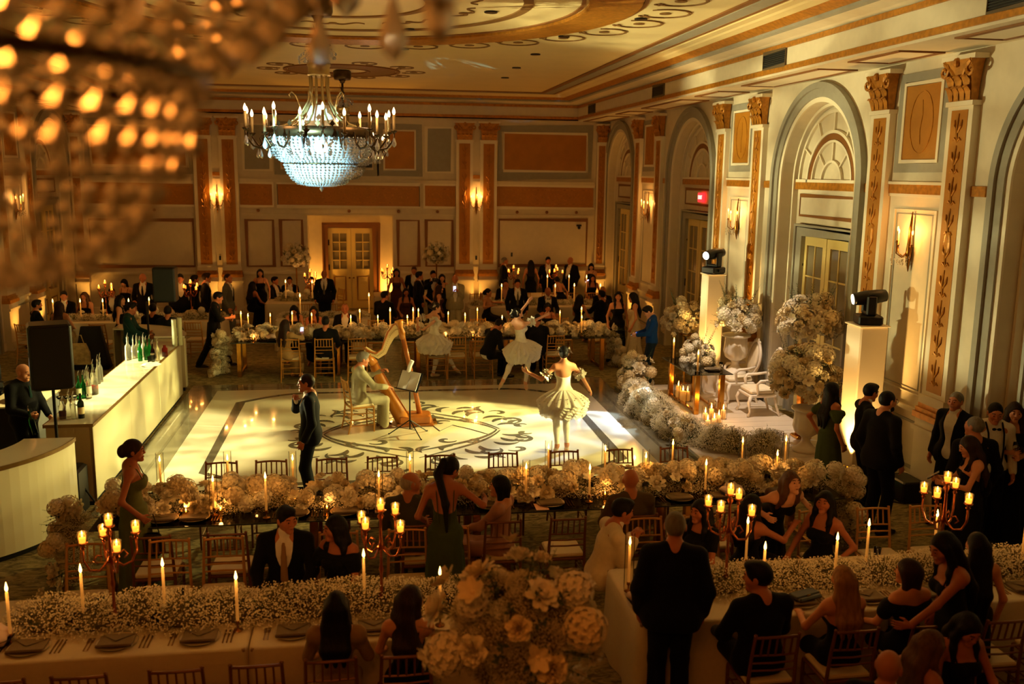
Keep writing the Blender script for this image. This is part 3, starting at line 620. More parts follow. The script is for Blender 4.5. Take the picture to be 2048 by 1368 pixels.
# chairs
for i,px in enumerate((445,543,663,765,880,1008,1134,1248,1365)):
    p=G(px,922 if px<800 else 912,.9); chair(p.x,11.13-.25+.0,180,'shade-toned chair back %s from left along the dance floor edge'%ordn(i),'chairs between the middle tables and the dance floor',True)
for i,px in enumerate((160,325,435,545,674,820,912)):
    x=G(px,1120,.85).x; chair(x,8.48,180,'%s chair from left behind the front left tables'%ordn(i),'chairs behind the front left tables')
for i,px in enumerate((10,165,352,510,660,815)):
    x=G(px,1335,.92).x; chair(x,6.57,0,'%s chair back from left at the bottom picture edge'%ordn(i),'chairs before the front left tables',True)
for i,x in enumerate((2.75,3.35,3.95,4.6,5.25,5.85)):
    chair(x,8.5,180,'%s chair from left behind the front right tables'%ordn(i),'chairs behind the front right tables')
for i,x in enumerate((3.05,3.7,4.35,4.98,5.6)):
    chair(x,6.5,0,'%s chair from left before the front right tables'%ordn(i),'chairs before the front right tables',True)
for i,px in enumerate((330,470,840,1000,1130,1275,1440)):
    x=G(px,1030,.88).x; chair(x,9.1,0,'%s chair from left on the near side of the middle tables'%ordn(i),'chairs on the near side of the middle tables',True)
for i,px in enumerate((585,650,715,872,912,965,1110)):
    x=G(px,712,.45).x; chair(x,19.75,0,'%s gold chair from left before the far glass tables'%ordn(i),'chairs before the far glass tables')
for i,x in enumerate((-1.35,-.55,.2,1.0,2.6,3.5,4.6)):
    chair(x,21.65,180,'%s chair from left behind the far glass tables'%ordn(i),'chairs behind the far glass tables')
for i,(x,y) in enumerate(((-1.6,24.5),(-.7,24.5),(3.1,26.35),(3.85,26.35),(4.5,26.35),(5.2,26.35),(5.9,26.35),(6.5,26.35))):
    chair(x,y,180,'%s chair from left behind the third table row'%ordn(i),'chairs behind the third table row')
for px,py,f,l in ((1195,655,-80,'gold chair seen side-on at the right end of the far tables'),(205,660,10,'gold chair beside the tote bag behind the bar'),(392,655,5,'empty gold chair between bar end and walking waiter'),(60,660,20,'gold chair of the man seated at far left'),(475,622,60,'gold chair of the woman left of the rear flowers'),(668,590,-120,'gold chair turned beside the bald man at the back door'),(945,598,-90,'gold chair seen side-on by the back wall uplight'),(330,665,0,'chair back behind the bar under the far loudspeaker'),(350,618,180,'chair back behind the loudspeaker at the back')):
    p=G(px,py,.75); chair(p.x,p.y,f,l,'single chairs at the back')
# ================================================================ flowers
PETAL=M('white_petal',(240,232,208),.6,noise=(25,.08)); PETALC=M('cream_petal',(236,218,176),.6,noise=(25,.1)); LEAF=M('leaf_green',(62,78,36),.6,noise=(12,.3)); GYP=M('gypsophila_white',(232,222,190),.7); GYPG=M('gypsophila_stem',(120,108,66),.8,noise=(30,.4))
def petal(mb,c,d,L,w,cup=.3,n=3,tw=0):
    # cupped petal from c along d, normal roughly up the bloom axis
    d=Vector(d).normalized(); up=Vector((0,0,1)); 
    s=d.cross(up); s=s.normalized() if s.length>1e-3 else Vector((1,0,0)); nn=s.cross(d)
    R=[]
    for i in range(n+1):
        t=i/n; ww=w*(.35+.65*S(PI*min(1,t*.8+.12))); b=Vector(c)+d*L*t+nn*(cup*L*t*t)
        R.append([tuple(b-s*ww/2+nn*.12*ww),tuple(b-nn*.0),tuple(b+s*ww/2+nn*.12*ww)])
    vs=[p for r in R for p in r]; fs=[]
    for i in range(n):
        for j in (0,1): a=i*3+j; fs.append((a,a+1,a+4,a+3))
    mb.add(vs,fs)
def mk_hydrangea(seed,r=.085,nf=64):
    q=random.Random(seed); mb=MB(); mb.ell((0,0,0),r*.8,8,6)
    for i in range(nf):
        z=1-1.75*(i+.5)/nf; a=i*2.39996; k=math.sqrt(max(0,1-z*z)); n=Vector((k*C(a),k*S(a),z)); c=n*r*q.uniform(.92,1.1)
        s=n.orthogonal().normalized(); t=n.cross(s); ph=q.random()*6
        for j in range(4):
            b=ph+j*PI/2; d=s*C(b)+t*S(b); e=s*C(b+PI/2)+t*S(b+PI/2); L=.021*q.uniform(.85,1.2)
            mb.add([tuple(c),tuple(c+d*L*.6+e*L*.5+n*.006),tuple(c+d*L*1.15+n*.003),tuple(c+d*L*.6-e*L*.5+n*.006)],[(0,1,2,3)])
    return mb.mesh('hydrangea')
def mk_rose(seed,r=.06,rows=4):
    q=random.Random(seed); mb=MB(); mb.ell((0,0,.0),r*.42,8,5)
    for k in range(rows):
        n=5+k; rr=r*(.25+.22*k); tilt=1.15-.38*k
        for j in range(n):
            a=2*PI*(j+.5*k)/n+q.uniform(-.2,.2); d=(C(a)*C(tilt),S(a)*C(tilt),S(tilt)); petal(mb,(rr*.45*C(a),rr*.45*S(a),-.02),d,r*(.75+.14*k),r*.85,cup=.25-.25*k/rows)
    return mb.mesh('garden_rose')
def mk_carnation(seed,r=.065):
    q=random.Random(seed); mb=MB()
    for k in range(5):
        n=22; tilt=.15+.3*k; R0=[];R1=[];R2=[]
        for j in range(n):
            a=2*PI*j/n; w_=.16*S(a*7+k)+q.uniform(-.1,.1)
            L=r*(1-.06*k)*(1+.12*S(a*5+k*2)); 
            R0.append((.008*C(a),.008*S(a),-.01)); R1.append((L*.6*C(tilt+w_*.4)*C(a),L*.6*C(tilt+w_*.4)*S(a),L*.6*S(tilt+w_*.4))); R2.append((L*C(tilt+w_)*C(a),L*C(tilt+w_)*S(a),L*S(tilt+w_)))
        mb.rings([R0,R1,R2],cap=False)
    return mb.mesh('carnation')
def mk_orchid(seed,r=.07):
    q=random.Random(seed); mb=MB(); mb.ell((0,0,.005),.012,6,4)
    for j in range(6):
        a=2*PI*j/6+.2; petal(mb,(0,0,0),(C(a),S(a),.25+q.uniform(-.1,.3)),r*q.uniform(.9,1.15),r*.75,cup=.15)
    return mb.mesh('open_bloom')
BL={'hydrangea':[mk_hydrangea(i) for i in range(2)],'garden_rose':[mk_rose(i) for i in range(3)],'carnation':[mk_carnation(i) for i in range(2)],'open_bloom':[mk_orchid(i) for i in range(2)]}
for k,v in BL.items():
    for i,m in enumerate(v): m.materials.append(PETALC if i==1 else PETAL)
def mk_gyp(seed,sx=.28,sy=.19,sz=.13,n=1500,leaf=30):
    q=random.Random(seed); mb=MB(); 
    for i in range(n):
        while 1:
            x,y,z=q.uniform(-1,1),q.uniform(-1,1),q.uniform(-.15,1)
            d=math.sqrt(x*x+y*y+z*z)
            if .5<d<1: break
        p=(x*sx,y*sy,z*sz); r=q.uniform(.0038,.0068); k=q.uniform(.6,1.)
        mb.add([(p[0]+r,p[1],p[2]),(p[0],p[1]+r,p[2]),(p[0]-r,p[1],p[2]),(p[0],p[1]-r,p[2]),(p[0],p[1],p[2]+r*k),(p[0],p[1],p[2]-r*k)],[(0,1,4),(1,2,4),(2,3,4),(3,0,4),(1,0,5),(2,1,5),(3,2,5),(0,3,5)])
    nf=len(mb.f)
    for i in range(n//4):
        a=q.uniform(0,6.28); e=q.uniform(.1,1.4); L=q.uniform(.6,.95); p=Vector((L*C(a)*C(e)*sx,L*S(a)*C(e)*sy,L*S(e)*sz)); b=p*.25; s=Vector((-S(a),C(a),0))*.0018
        mb.add([tuple(b-s),tuple(b+s),tuple(p+s),tuple(p-s)],[(0,1,2,3)])
    mb.ell((0,0,.01),(sx*.5,sy*.5,sz*.42),12,6)
    me=mb.mesh('babys_breath'); me.materials.append(GYP); me.materials.append(GYPG)
    for i in range(nf,len(me.polygons)): me.polygons[i].material_index=1
    return me
GYPS=[mk_gyp(i) for i in range(3)]
def sprig(mb,p,d,L,n=7,q=rnd):
    p=Vector(p); d=Vector(d).normalized(); s=d.orthogonal().normalized(); pts=[tuple(p+d*L*t+s*.06*L*S(t*2)) for t in np.linspace(0,1,5)]
    mb.tube(pts,[.004,.0035,.003,.002,.001],4)
    for i in range(n):
        t=.25+.75*i/n; c=p+d*L*t+s*.06*L*S(t*2); a=i*2.4; e=(s*C(a)+d.cross(s)*S(a)+d*.5).normalized(); w_=d.cross(e).normalized()*.012*(1.2-t*.6); l=.05*(1.25-t)
        mb.add([tuple(c),tuple(c+e*l*.5+w_),tuple(c+e*l),tuple(c+e*l*.5-w_)],[(0,1,2,3)])
def bloom(par,loc,kind=None,s=1.0,q=rnd,d=None):
    k=kind or q.choices(['hydrangea','garden_rose','carnation','open_bloom'],[5,4,4,1])[0]
    o=link(k,q.choice(BL[k]),None,par,loc)
    if d is None: o.rotation_euler=(q.uniform(-.6,.6),q.uniform(-.6,.6),q.uniform(0,6.28))
    else:
        o.rotation_euler=(Vector(d).to_track_quat('Z','Y')@Matrix.Rotation(q.uniform(0,6.28),3,'Z').to_quaternion()).to_euler()
    z=s*q.uniform(.85,1.2); o.scale=(z,z,z); return o
def gyp(par,loc,s=1.0,rz=None,q=rnd,sc3=None):
    o=link('babys_breath',q.choice(GYPS),None,par,loc,(0,0,q.uniform(0,6.28) if rz is None else rz)); z=sc3 or (s,s,s); o.scale=z; o['kind']='stuff'; return o
def runner(x0,x1,y,z,label,blooms=0,group='flower runners along the tables',wd=.24,h=.20,gs=(1.15,1.4,1.15)):
    q=random.Random(int(x0*100+y*7)); t=thing('floral_runner',label,'flowers',((x0+x1)/2,y,z),0,group); hx=(x1-x0)/2
    n=max(2,int((x1-x0)/.30))
    for i in range(n): gyp(t,(-hx+(i+.5)*2*hx/n,q.uniform(-.04,.04),0),1,q.choice([0,PI])+q.uniform(-.3,.3),q,[v*q.uniform(.9,1.12) for v in gs])
    for i in range(blooms):
        a=q.uniform(-.2,1.0)*PI*.62+PI*.30-.2; a=q.uniform(.12,.95)*PI; x=-hx+(i+q.random())*2*hx/blooms
        bloom(t,(x,wd*1.0*C(a),.02+h*S(a)*q.uniform(.75,1.25)),None,1.05,q,(q.uniform(-.4,.4),C(a),S(a)+.2))
    mb=MB()
    for i in range(int((x1-x0)*(10 if blooms else 2))):
        a=q.uniform(.15,.85)*PI; sprig(mb,(q.uniform(-hx,hx),wd*.6*C(a),.03),(q.uniform(-.7,.7),C(a),S(a)+.3),q.uniform(.14,.22),5,q)
    obj('greenery',mb,LEAF,t)['kind']='stuff'
    return t
def cascade(x,y,sx,label,q):
    # blooms spilling from a table end down to the floor
    t=thing('flower_cascade',label,'flowers',(x,y,0),0,'flower falls at the table ends')
    for k in range(6): gyp(t,(sx*(.05+.10*(1-k/6)),q.uniform(-.1,.1),.06+k*.13),1,None,q,(.6,1.0,.9))
    for k in range(44):
        z=q.random()**1.2*.9; w_=.34-.12*z; bloom(t,(sx*(.12+.14*(1-z))+q.uniform(-.07,.12)*sx,q.uniform(-w_,w_),z+.03),None,1.0,q,(sx*.8,-.8+q.uniform(-.3,.3),.3))
    mb=MB()
    for k in range(26): sprig(mb,(sx*.15,q.uniform(-.3,.3),q.uniform(.1,.9)),(sx,q.uniform(-1,.4),q.uniform(-.6,.5)),.22,6,q)
    obj('greenery',mb,LEAF,t)['kind']='stuff'
q=random.Random(5)
for i,(a,b) in enumerate(((-2.75,-.78),(-.72,1.28),(1.32,3.32),(3.38,5.25))): runner(a,b,10.05,.76,'white and cream flower runner %s from left before the dance floor'%ordn(i),60)
for i in range(4): runner(-2.8+i*2.05,-2.8+(i+1)*2.05-.04,20.55,.76,'white flower runner %s from left behind the dancers'%ordn(i),60)
cascade(-2.95,9.9,-1,'white flower fall at the table end behind the green gown waitress',q); cascade(5.45,10.0,1,'white flower fall beside the long green gown at right',q)
cascade(-2.95,20.4,-1,'flower fall at the far table end by the walking waiter',q); cascade(5.42,20.5,1,'flower fall at the far table end by the black gown',q)
for a,b,l in ((-5.2,-3.2,'babys breath runner cut off by the left picture edge'),(-2.72,-.98,'babys breath runner above three empty place settings'),(-.9,.95,'babys breath runner before the man in beige tie'),(2.55,4.3,'babys breath runner behind the dark suited seated man'),(4.45,6.5,'babys breath runner at the lower right')): runner(a,b,7.46,.76,l,0,gs=(1.35,1.75,1.55))
for i,r_ in enumerate(ROW3): runner(r_[0]+.1,r_[2]-.1,(r_[1]+r_[3])/2,.76,'low babys breath runner %s from left in third row'%ordn(i),0)
for i in range(2): runner(-7.1+i*1.95,-5.4+i*1.95,23.45,.76,'babys breath runner on %s table behind the bar'%ordn(i),6)
runner(-2.4,-1.1,26.6,.76,'low rose arrangement on table left of back doorway',14)
def flower_ball(x,y,zt,zc,R,label,stand=True,nb=30):
    q=random.Random(int(x*10+y)); t=thing('tall_centrepiece',label,'flowers',(x,y,zt),0,'tall flower balls on stands')
    if stand: obj('stand',MB().lathe([(.13,0),(.13,.015),(.02,.03),(.016,.3),(.022,zc-zt-R*.8),(.12,zc-zt-R*.55),(.10,zc-zt-R*.5)],14),GOLDM,t,True)
    zz=zc-zt
    for k in range(26):
        z=1-2*(k+.5)/26; a=k*2.4; m=math.sqrt(1-z*z); o=gyp(t,(m*C(a)*R*.62,m*S(a)*R*.62,zz+z*R*.55),1,None,q,(R*1.25,R*1.5,R*1.7)); o.rotation_euler=Vector((m*C(a),m*S(a),z)).to_track_quat('Z','Y').to_euler()
    for k in range(nb):
        z=.95-1.65*(k+.5)/nb; a=k*2.39996+.4; m=math.sqrt(1-z*z); rr=R*q.uniform(.92,1.1); bloom(t,(m*C(a)*rr,m*S(a)*rr,zz+z*rr*.92),q.choice(['hydrangea','carnation','garden_rose','carnation']),R/.46*1.15,q,(m*C(a),m*S(a),z))
    for k in range(7):
        z=.97-1.2*(k+.5)/7; a=k*2.39996+1.5; m=math.sqrt(1-z*z); bloom(t,(m*C(a)*R*1.1,m*S(a)*R*1.1,zz+z*R*1.1),'open_bloom',R/.46*1.1,q,(m*C(a),m*S(a),z))
    mb=MB()
    for k in range(40):
        z=q.uniform(-.5,1); a=q.uniform(0,6.28); m=math.sqrt(1-z*z); sprig(mb,(m*C(a)*R*.7,m*S(a)*R*.7,zz+z*R*.7),(m*C(a),m*S(a),z+.2),R*.5,7,q)
    obj('greenery',mb,LEAF,t)['kind']='stuff'
    return t
flower_ball(.80,4.95,.755,1.76,.46,'large white flower ball on a stand in the foreground',True,28)
flower_ball(-1.95,27.0,.755,1.93,.36,'tall flower ball left of the back doorway'); flower_ball(2.05,27.8,.755,1.92,.36,'tall flower ball right of the back doorway')
# ================================================================ candles, plates, glasses
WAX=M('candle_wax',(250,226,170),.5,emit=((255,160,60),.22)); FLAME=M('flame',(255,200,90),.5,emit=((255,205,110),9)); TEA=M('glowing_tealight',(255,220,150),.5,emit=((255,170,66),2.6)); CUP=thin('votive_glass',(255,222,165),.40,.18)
THING=thin('thin_glass',(252,246,234),.12)
def flame(par,x,y,z,s=1): return obj('flame',MB().lathe([(.001,0),(.011*s,.014*s),(.0125*s,.028*s),(.007*s,.055*s),(.001,.08*s)],8,(x,y,z),False),FLAME,par,True)
def taper(x,y,z,h,label,group,shade=True,pw=1.0,s=1.0,lit=True):
    t=thing('taper_candle',label,'candle',(x,y,z),0,group)
    obj('candle_holder',MB().lathe([(.04,0),(.04,.006),(.008,.014),(.007,.05),(.016,.06),(.016,.085)],10),BRASS,t,True)
    obj('candle_stick',MB().lathe([(.0125*s,.06),(.0115*s,h)],8),WAX,t,True); flame(t,0,0,h+.004,s)
    if shade: obj('glass_shade',MB().lathe([(.042*s,.004),(.042*s,h+.11)],16,cap=False),THING,t,True)
    if pw: lamp('POINT','candle_light',(0,0,h+.05),pw,WARM,.02,parent=t)
    return t
def votive(x,y,z,label,group,pw=1.2):
    t=thing('votive_candle',label,'candle',(x,y,z),0,group)
    obj('glass_cup',MB().lathe([(.001,0),(.028,0),(.034,.07)],12,cap=False).lathe([(.031,.07),(.025,.008),(.001,.006)],12,cap=False),CUP,t,True)
    obj('wax',MB().lathe([(.022,.008),(.024,.032)],10),TEA,t,True); flame(t,0,0,.034,.6)
    if pw: lamp('POINT','votive_light',(0,0,.1),pw,WARM,.02,parent=t)
PWC=2.1
g_='taper candles on the front tables'
for i,p in enumerate(((18,1240),(165,1200),(328,1187),(474,1215),(728,1167),(880,1205))):
    w_=G(*p,.95); taper(w_.x,w_.y,.755,.42,'%s lit taper candle from left on the front left tables'%ordn(i),g_,False,PWC)
for i,p in enumerate(((1258,1140),(1493,1095),(1527,1150),(1671,1130),(1734,1100),(1870,1080),(2046,1100))):
    w_=G(*p,.95); taper(w_.x,w_.y,.755,.42,'%s lit taper candle from left on the front right tables'%ordn(i),g_,i in(0,),PWC)
g_='candles in glass on the middle tables'
for i,p in enumerate(((323,950),(427,995),(456,950),(532,1000),(586,950),(820,950),(758,985),(1052,968),(1096,925),(1179,970),(1210,930),(1291,945),(1339,912),(1411,960),(1474,905),(1549,895),(1553,940))):
    w_=G(*p,.95); taper(w_.x,min(w_.y,10.55),.755,.36 if i!=3 else .42,'%s lit candle from left among the flowers before the dance floor'%ordn(i),g_,i not in (3,9,13),PWC*1.5)
g_='candles in glass on the far tables'
for i,p in enumerate(((483,660),(502,650),(548,645),(585,660),(624,655),(702,660),(720,655),(756,660),(815,660),(836,650),(890,640),(930,655),(950,645),(1004,660),(1114,645),(1150,640),(1163,660))):
    w_=G(*p,.90); taper(w_.x,min(max(w_.y,20.15),21.0),.755,.40 if i%3 else .48,'%s lit candle from left in the far flower row'%ordn(i),g_,i%2==0,PWC*2.8)
g_='candles at the rear tables'
for i,(px,Y) in enumerate(((600,23.5),(738,23.5),(780,20.9),(826,20.9),(1003,25.3),(1110,25.2),(1148,25.3),(1200,25.2),(572,26.5),(625,26.4),(1094,27.5),(1137,27.5),(1172,27.4),(105,23.4),(160,23.4),(205,23.4),(257,23.4),(298,23.6))):
    x=AY(px,600,Y).x; taper(x,Y,.755,.50 if i<13 else .42,'%s lit candle from left among the rear and side tables'%ordn(i),g_,False,PWC*1.8,1.2)
g_='tealights in glass cups on the middle tables'
for i,p in enumerate(((372,1025),(441,1022),(654,1018),(1210,990),(512,1005),(590,1000))): w_=G(*p,.79); votive(w_.x,w_.y,.755,'%s glowing tealight from left on the middle tables'%ordn(i),g_)
g_='tealights in glass cups on the far tables'
for i,p in enumerate(((507,678),(547,670),(888,665),(943,668),(1060,662))): w_=G(*p,.79); votive(w_.x,20.25,.755,'%s glowing tealight from left on the far tables'%ordn(i),g_)
def candelabra(x,y,z,label,rz=0,h=.86,pw=3.5,s=1):
    t=thing('candelabra',label,'candelabra',(x,y,z),rz,'five-cup rose gold candelabras')
    obj('stem',MB().lathe([(.075,0),(.075,.015),(.03,.03),(.018,.06),(.032,.10),(.014,.13),(.012,.30),(.022,.34),(.012,.38),(.012,.50),(.032,.54),(.018,.58),(.012,h-.1),(.028,h-.06),(.012,h-.03),(.045,h-.012),(.045,h-.006)],12),ROSEG,t,True)
    tops=[(0,0,h)]
    for k in range(4):
        a=k*PI/2+.5; c,s_=C(a),S(a); R=.20; zt=h-.10-.05*(k%2)
        ar=obj('arm',MB().tube([(c*.015,s_*.015,.54),(c*.09,s_*.09,.47),(c*.16,s_*.16,.49),(c*R,s_*R,.58),(c*R,s_*R,zt-.04)],[.012,.010,.010,.009,.010],7).lathe([(.012,zt-.06),(.022,zt-.045),(.012,zt-.03),(.04,zt-.008),(.04,zt)],10,(c*R,s_*R,0)).tube([(c*.06,s_*.06,.58),(c*.10,s_*.10,.60),(c*.13,s_*.13,.56),(c*.10,s_*.10,.53)],.007,5),ROSEG,t,True); tops.append((c*R,s_*R,zt))
    for p in tops:
        cu=obj('glass_cup',MB().lathe([(.001,.002),(.031,.002),(.038,.085),(.035,.085)],14,p,False),CUP,t,True); obj('tealight',MB().lathe([(.024,.003),(.026,.04)],10,p),TEA,cu,True); flame(cu,p[0],p[1],p[2]+.042,.7)
        lamp('POINT','tealight_light',(p[0],p[1],p[2]+.10),pw/5,WARM,.03,parent=t)
    return t
candelabra(-2.03,7.4,.755,'rose gold candelabra left of the waitress on front left table',.0,.83); candelabra(.085,7.42,.755,'rose gold candelabra right of the long haired seated woman',.4,.86)
candelabra(3.1,7.42,.755,'candelabra behind the standing man in navy suit',.3,.87); candelabra(5.15,7.42,.755,'candelabra before the woman holding a phone',.1,.90)
for x,y,l in ((-1.55,26.5,'small candelabra on table left of the back doorway'),(.6,27.7,'small candelabra right of the back doorway'),(5.6,27.5,'candelabra on the rear table at right'),(4.3,27.4,'candelabra behind the man with grey tie'),(-6.3,24.0,'dark candelabra against the lit back left pedestal'),(-4.3,24.0,'candelabra beside the far loudspeaker')): candelabra(x,y,.755,l,rnd.random(),.80,5)
CHG_=M('stoneware_plate',(196,184,154),.35); NAPK=M('taupe_napkin',(120,104,78),.85,noise=(40,.1)); SILV=M('bronze_cutlery',(150,112,70),.25,1); TUMB=THING
def setting(x,y,z,f,where,i,full=True):
    # one laid place: charger, folded napkin, forks and knives; f=1 the diner sits on the near side
    n=ordn(i); t=thing('charger_plate','%s round charger plate from left %s'%(n,where),'plate',(x,y,z)); obj('plate',MB().lathe([(.001,.004),(.10,.004),(.155,.016),(.158,.018),(.11,.0),(.001,0)],28,cap=False),CHG_,t,True)
    nk=MB().rings([[(-.13,-.10*f,.021),(.13,-.10*f,.021),(.13,.09*f,.021),(-.13,.09*f,.021)],[(-.128,-.098*f,.030),(.128,-.098*f,.030),(.128,.088*f,.028),(-.128,.088*f,.028)]]).add([(-.13,.09*f,.03),(.13,.09*f,.03),(0,-.04*f,.040)],[(0,1,2)]).tube([(-.13,-.10*f,.03),(0,-.105*f,.034),(.13,-.10*f,.03)],.012,6)
    tag(obj('napkin',nk,NAPK,loc=(x,y,z)),'%s folded taupe napkin from left %s'%(n,where),'napkin','folded napkins')
    if not full: return
    for k in range(2):
        X=x-f*(.19+.028*k); mb=MB().box((-.005,-.10,0),(.005,.02,.004)).box((-.010,.02,0),(.010,.05,.004))
        for j in (-1,0,1): mb.box((j*.0085-.0025,.05,0),(j*.0085+.0025,.095,.004))
        tag(obj('fork',mb,SILV,loc=(X,y,z),rot=(0,0,0 if f>0 else PI)),'%s fork at the %s laid place %s'%(('inner','outer')[k],n,where),'fork','bronze forks')
    for k in range(3):
        X=x+f*(.185+.03*k); mb=MB().bev((-.006,-.11,0),(.006,-.01,.006),.002).prism([(-.007,-.01),(.007,-.01),(.009,.05),(.004,.11),(-.004,.10)],.001,.004)
        tag(obj('knife',mb,SILV,loc=(X,y,z),rot=(0,0,0 if f>0 else PI)),'%s knife at the %s laid place %s'%(('inner','middle','outer')[k],n,where),'knife','bronze knives')
for i,px in enumerate((62,232,395,583)): p=G(px,1285,.77); setting(p.x,7.07,.753,1,'on the front left tables',i)
for i,x in enumerate((.02,)): setting(x,7.07,.753,1,'beside the seated lace top woman',0)
for i,x in enumerate((3.62,4.25,4.9,5.75)): setting(x,7.07,.753,1,'on the front right tables',i)
for i,px in enumerate((335,395,590,690,985,1110,1385,1480)): p=G(px,1020,.77); setting(p.x,9.72,.752,1,'on the near side of the middle tables',i)
for i,px in enumerate((600,700,870,970)): setting(G(px,668,.77).x,20.22,.752,1,'on the far glass tables',i,False)
def tumbler(x,y,z,label,group='water glasses',s=1,fill=None):
    t=thing('drinking_glass',label,'glass',(x,y,z),0,group); obj('tumbler',MB().lathe([(.001,.004),(.030*s,.004),(.036*s,.10*s),(.034*s,.10*s),(.028*s,.012),(.001,.012)],14,cap=False),GLASS,t,True)
    if fill: obj('drink',MB().lathe([(.027*s,.013),(.031*s,.07*s)],12),fill,t,True)
def goblet(x,y,z,label,group='stemmed glasses'):
    t=thing('wine_glass',label,'glass',(x,y,z),0,group); obj('stem_and_foot',MB().lathe([(.034,0),(.034,.003),(.005,.008),(.004,.08)],12),GLASS,t,True); obj('bowl',MB().lathe([(.004,.08),(.030,.10),(.038,.14),(.034,.19),(.032,.19),(.036,.14),(.028,.103),(.003,.084)],14,cap=False),GLASS,t,True)
for i,p in enumerate(((150,1235),(200,1195),(310,1235),(450,1222),(360,1185),(622,1205),(748,1200),(742,1170),(892,1195))): w_=G(*p,.83); tumbler(w_.x,w_.y,.756,'%s water glass from left among front left babys breath'%ordn(i))
for i,p in enumerate(((1275,1145),(1640,1140),(1755,1100),(1955,1120))): w_=G(*p,.83); tumbler(w_.x,w_.y,.756,'%s water glass from left among front right babys breath'%ordn(i))
for i,p in enumerate(((470,1000),(640,1000),(1290,985),(1365,975),(1530,965),(1180,985))): w_=G(*p,.83); goblet(w_.x,min(w_.y,9.85),.752,'%s stemmed glass from left before the middle flower runner'%ordn(i))
# bread baskets with cloth, clutch, phones, menus
def basket(x,y,z,label):
    t=thing('bread_basket',label,'basket',(x,y,z)); obj('bowl',MB().lathe([(.001,0),(.10,0),(.15,.07),(.145,.07),(.095,.008),(.001,.008)],18,cap=False),M('black_basket',(24,20,18),.7,bump=(60,.6)),t,True)
    q=random.Random(int(x*50)); mb=MB(); R=[]
    for r,zz in ((.02,.14),(.07,.13),(.12,.10),(.14,.06)): R.append([(r*C(a)*(1+.15*S(5*a+r*40)),r*S(a)*(1+.15*S(5*a+r*40)),zz+.02*S(4*a+r*60)) for a in np.linspace(0,2*PI,24,endpoint=False)])
    obj('cloth_liner',mb.rings(R),M('pale_napkin_liner',(212,190,180),.9),t,True)
basket(2.28,7.2,.755,'black bread basket with pale cloth at the front right table end'); basket(4.08,9.72,.752,'black bread basket with pale cloth before the leaning woman'); basket(-2.02,22.3,.0,'pale cloth basket on the floor') if 0 else None
basket(-2.85,7.15,.755,'bread basket with cloth cut off by the left edge'); basket(-2.0,20.25,.752,'pale bread basket at the left of the far tables')
t=thing('clutch_bag','black folded clutch bag lying on a plate at front right','bag',(3.68,7.06,.79)); obj('pouch',MB().bev((-.13,-.07,0),(.13,.07,.035),.012),M('black_leather',(26,22,18),.35),t); obj('flap',MB().bev((-.132,-.03,.03),(.132,.072,.045),.006),MATS['black_leather'],t); obj('clasp',MB().bev((-.02,-.036,.033),(.02,-.028,.046),.003),GOLDM,t); t.rotation_euler[2]=.35
tag(obj('menu_card',MB().box((-.05,-.002,0),(.05,.002,.16)),M('white_card',(236,228,210),.7),loc=(.1,9.65,.754),rot=(.25,0,.2)),'white menu card standing by the old man at middle table','card')
tag(obj('place_card',MB().box((-.07,-.1,0),(.07,.1,.003)),M('rose_card',(214,170,150),.7),loc=(1.85,9.62,.754)),'pink card lying right of the bob haired woman','card')
# ================================================================ people: smooth bodies grown as one surface
_E=[(a,b) for a in range(8) for b in range(a+1,8) if bin(a^b).count('1')==1]
def nets(F,xs,ys,zs):
    nx,ny,nz=F.shape; sgn=F<0
    c=np.zeros((nx-1,ny-1,nz-1),np.int8)
    for i in (0,1):
        for j in (0,1):
            for k in (0,1): c+=sgn[i:nx-1+i,j:ny-1+j,k:nz-1+k]
    I,J,K=np.nonzero((c>0)&(c<8))
    if len(I)==0: return np.zeros((0,3)),np.zeros((0,4),int)
    idx=-np.ones(c.shape,np.int32); idx[I,J,K]=np.arange(len(I))
    acc=np.zeros((len(I),3)); cnt=np.zeros(len(I))
    co=[(a>>2&1,a>>1&1,a&1) for a in range(8)]
    fv=[F[I+o[0],J+o[1],K+o[2]] for o in co]; px=[np.stack([xs[I+o[0]],ys[J+o[1]],zs[K+o[2]]],1) for o in co]
    for a,b in _E:
        m=(fv[a]<0)!=(fv[b]<0)
        if not m.any(): continue
        t=(fv[a][m]/(fv[a][m]-fv[b][m]))[:,None]; acc[m]+=px[a][m]*(1-t)+px[b][m]*t; cnt[m]+=1
    V=acc/cnt[:,None]; Q=[]
    for ax in range(3):
        s0=[slice(1,-1)]*3; s1=[slice(1,-1)]*3; s0[ax]=slice(0,-1); s1[ax]=slice(1,None)
        A=sgn[tuple(s0)]; B=sgn[tuple(s1)]
        for fl,m in ((0,A&~B),(1,~A&B)):
            P=np.stack(np.nonzero(m),1); 
            if len(P)==0: continue
            P=P+1; P[:,ax]-=1
            u,v=[q for q in range(3) if q!=ax]; 
            def at(du,dv):
                R=P.copy(); R[:,u]-=du; R[:,v]-=dv; return idx[R[:,0],R[:,1],R[:,2]]
            q=np.stack([at(1,1),at(0,1),at(0,0),at(1,0)],1)
            if (fl==0)==(ax==1): q=q[:,::-1]
            Q.append(q[(q>=0).all(1)])
    return V,(np.concatenate(Q) if Q else np.zeros((0,4),int))
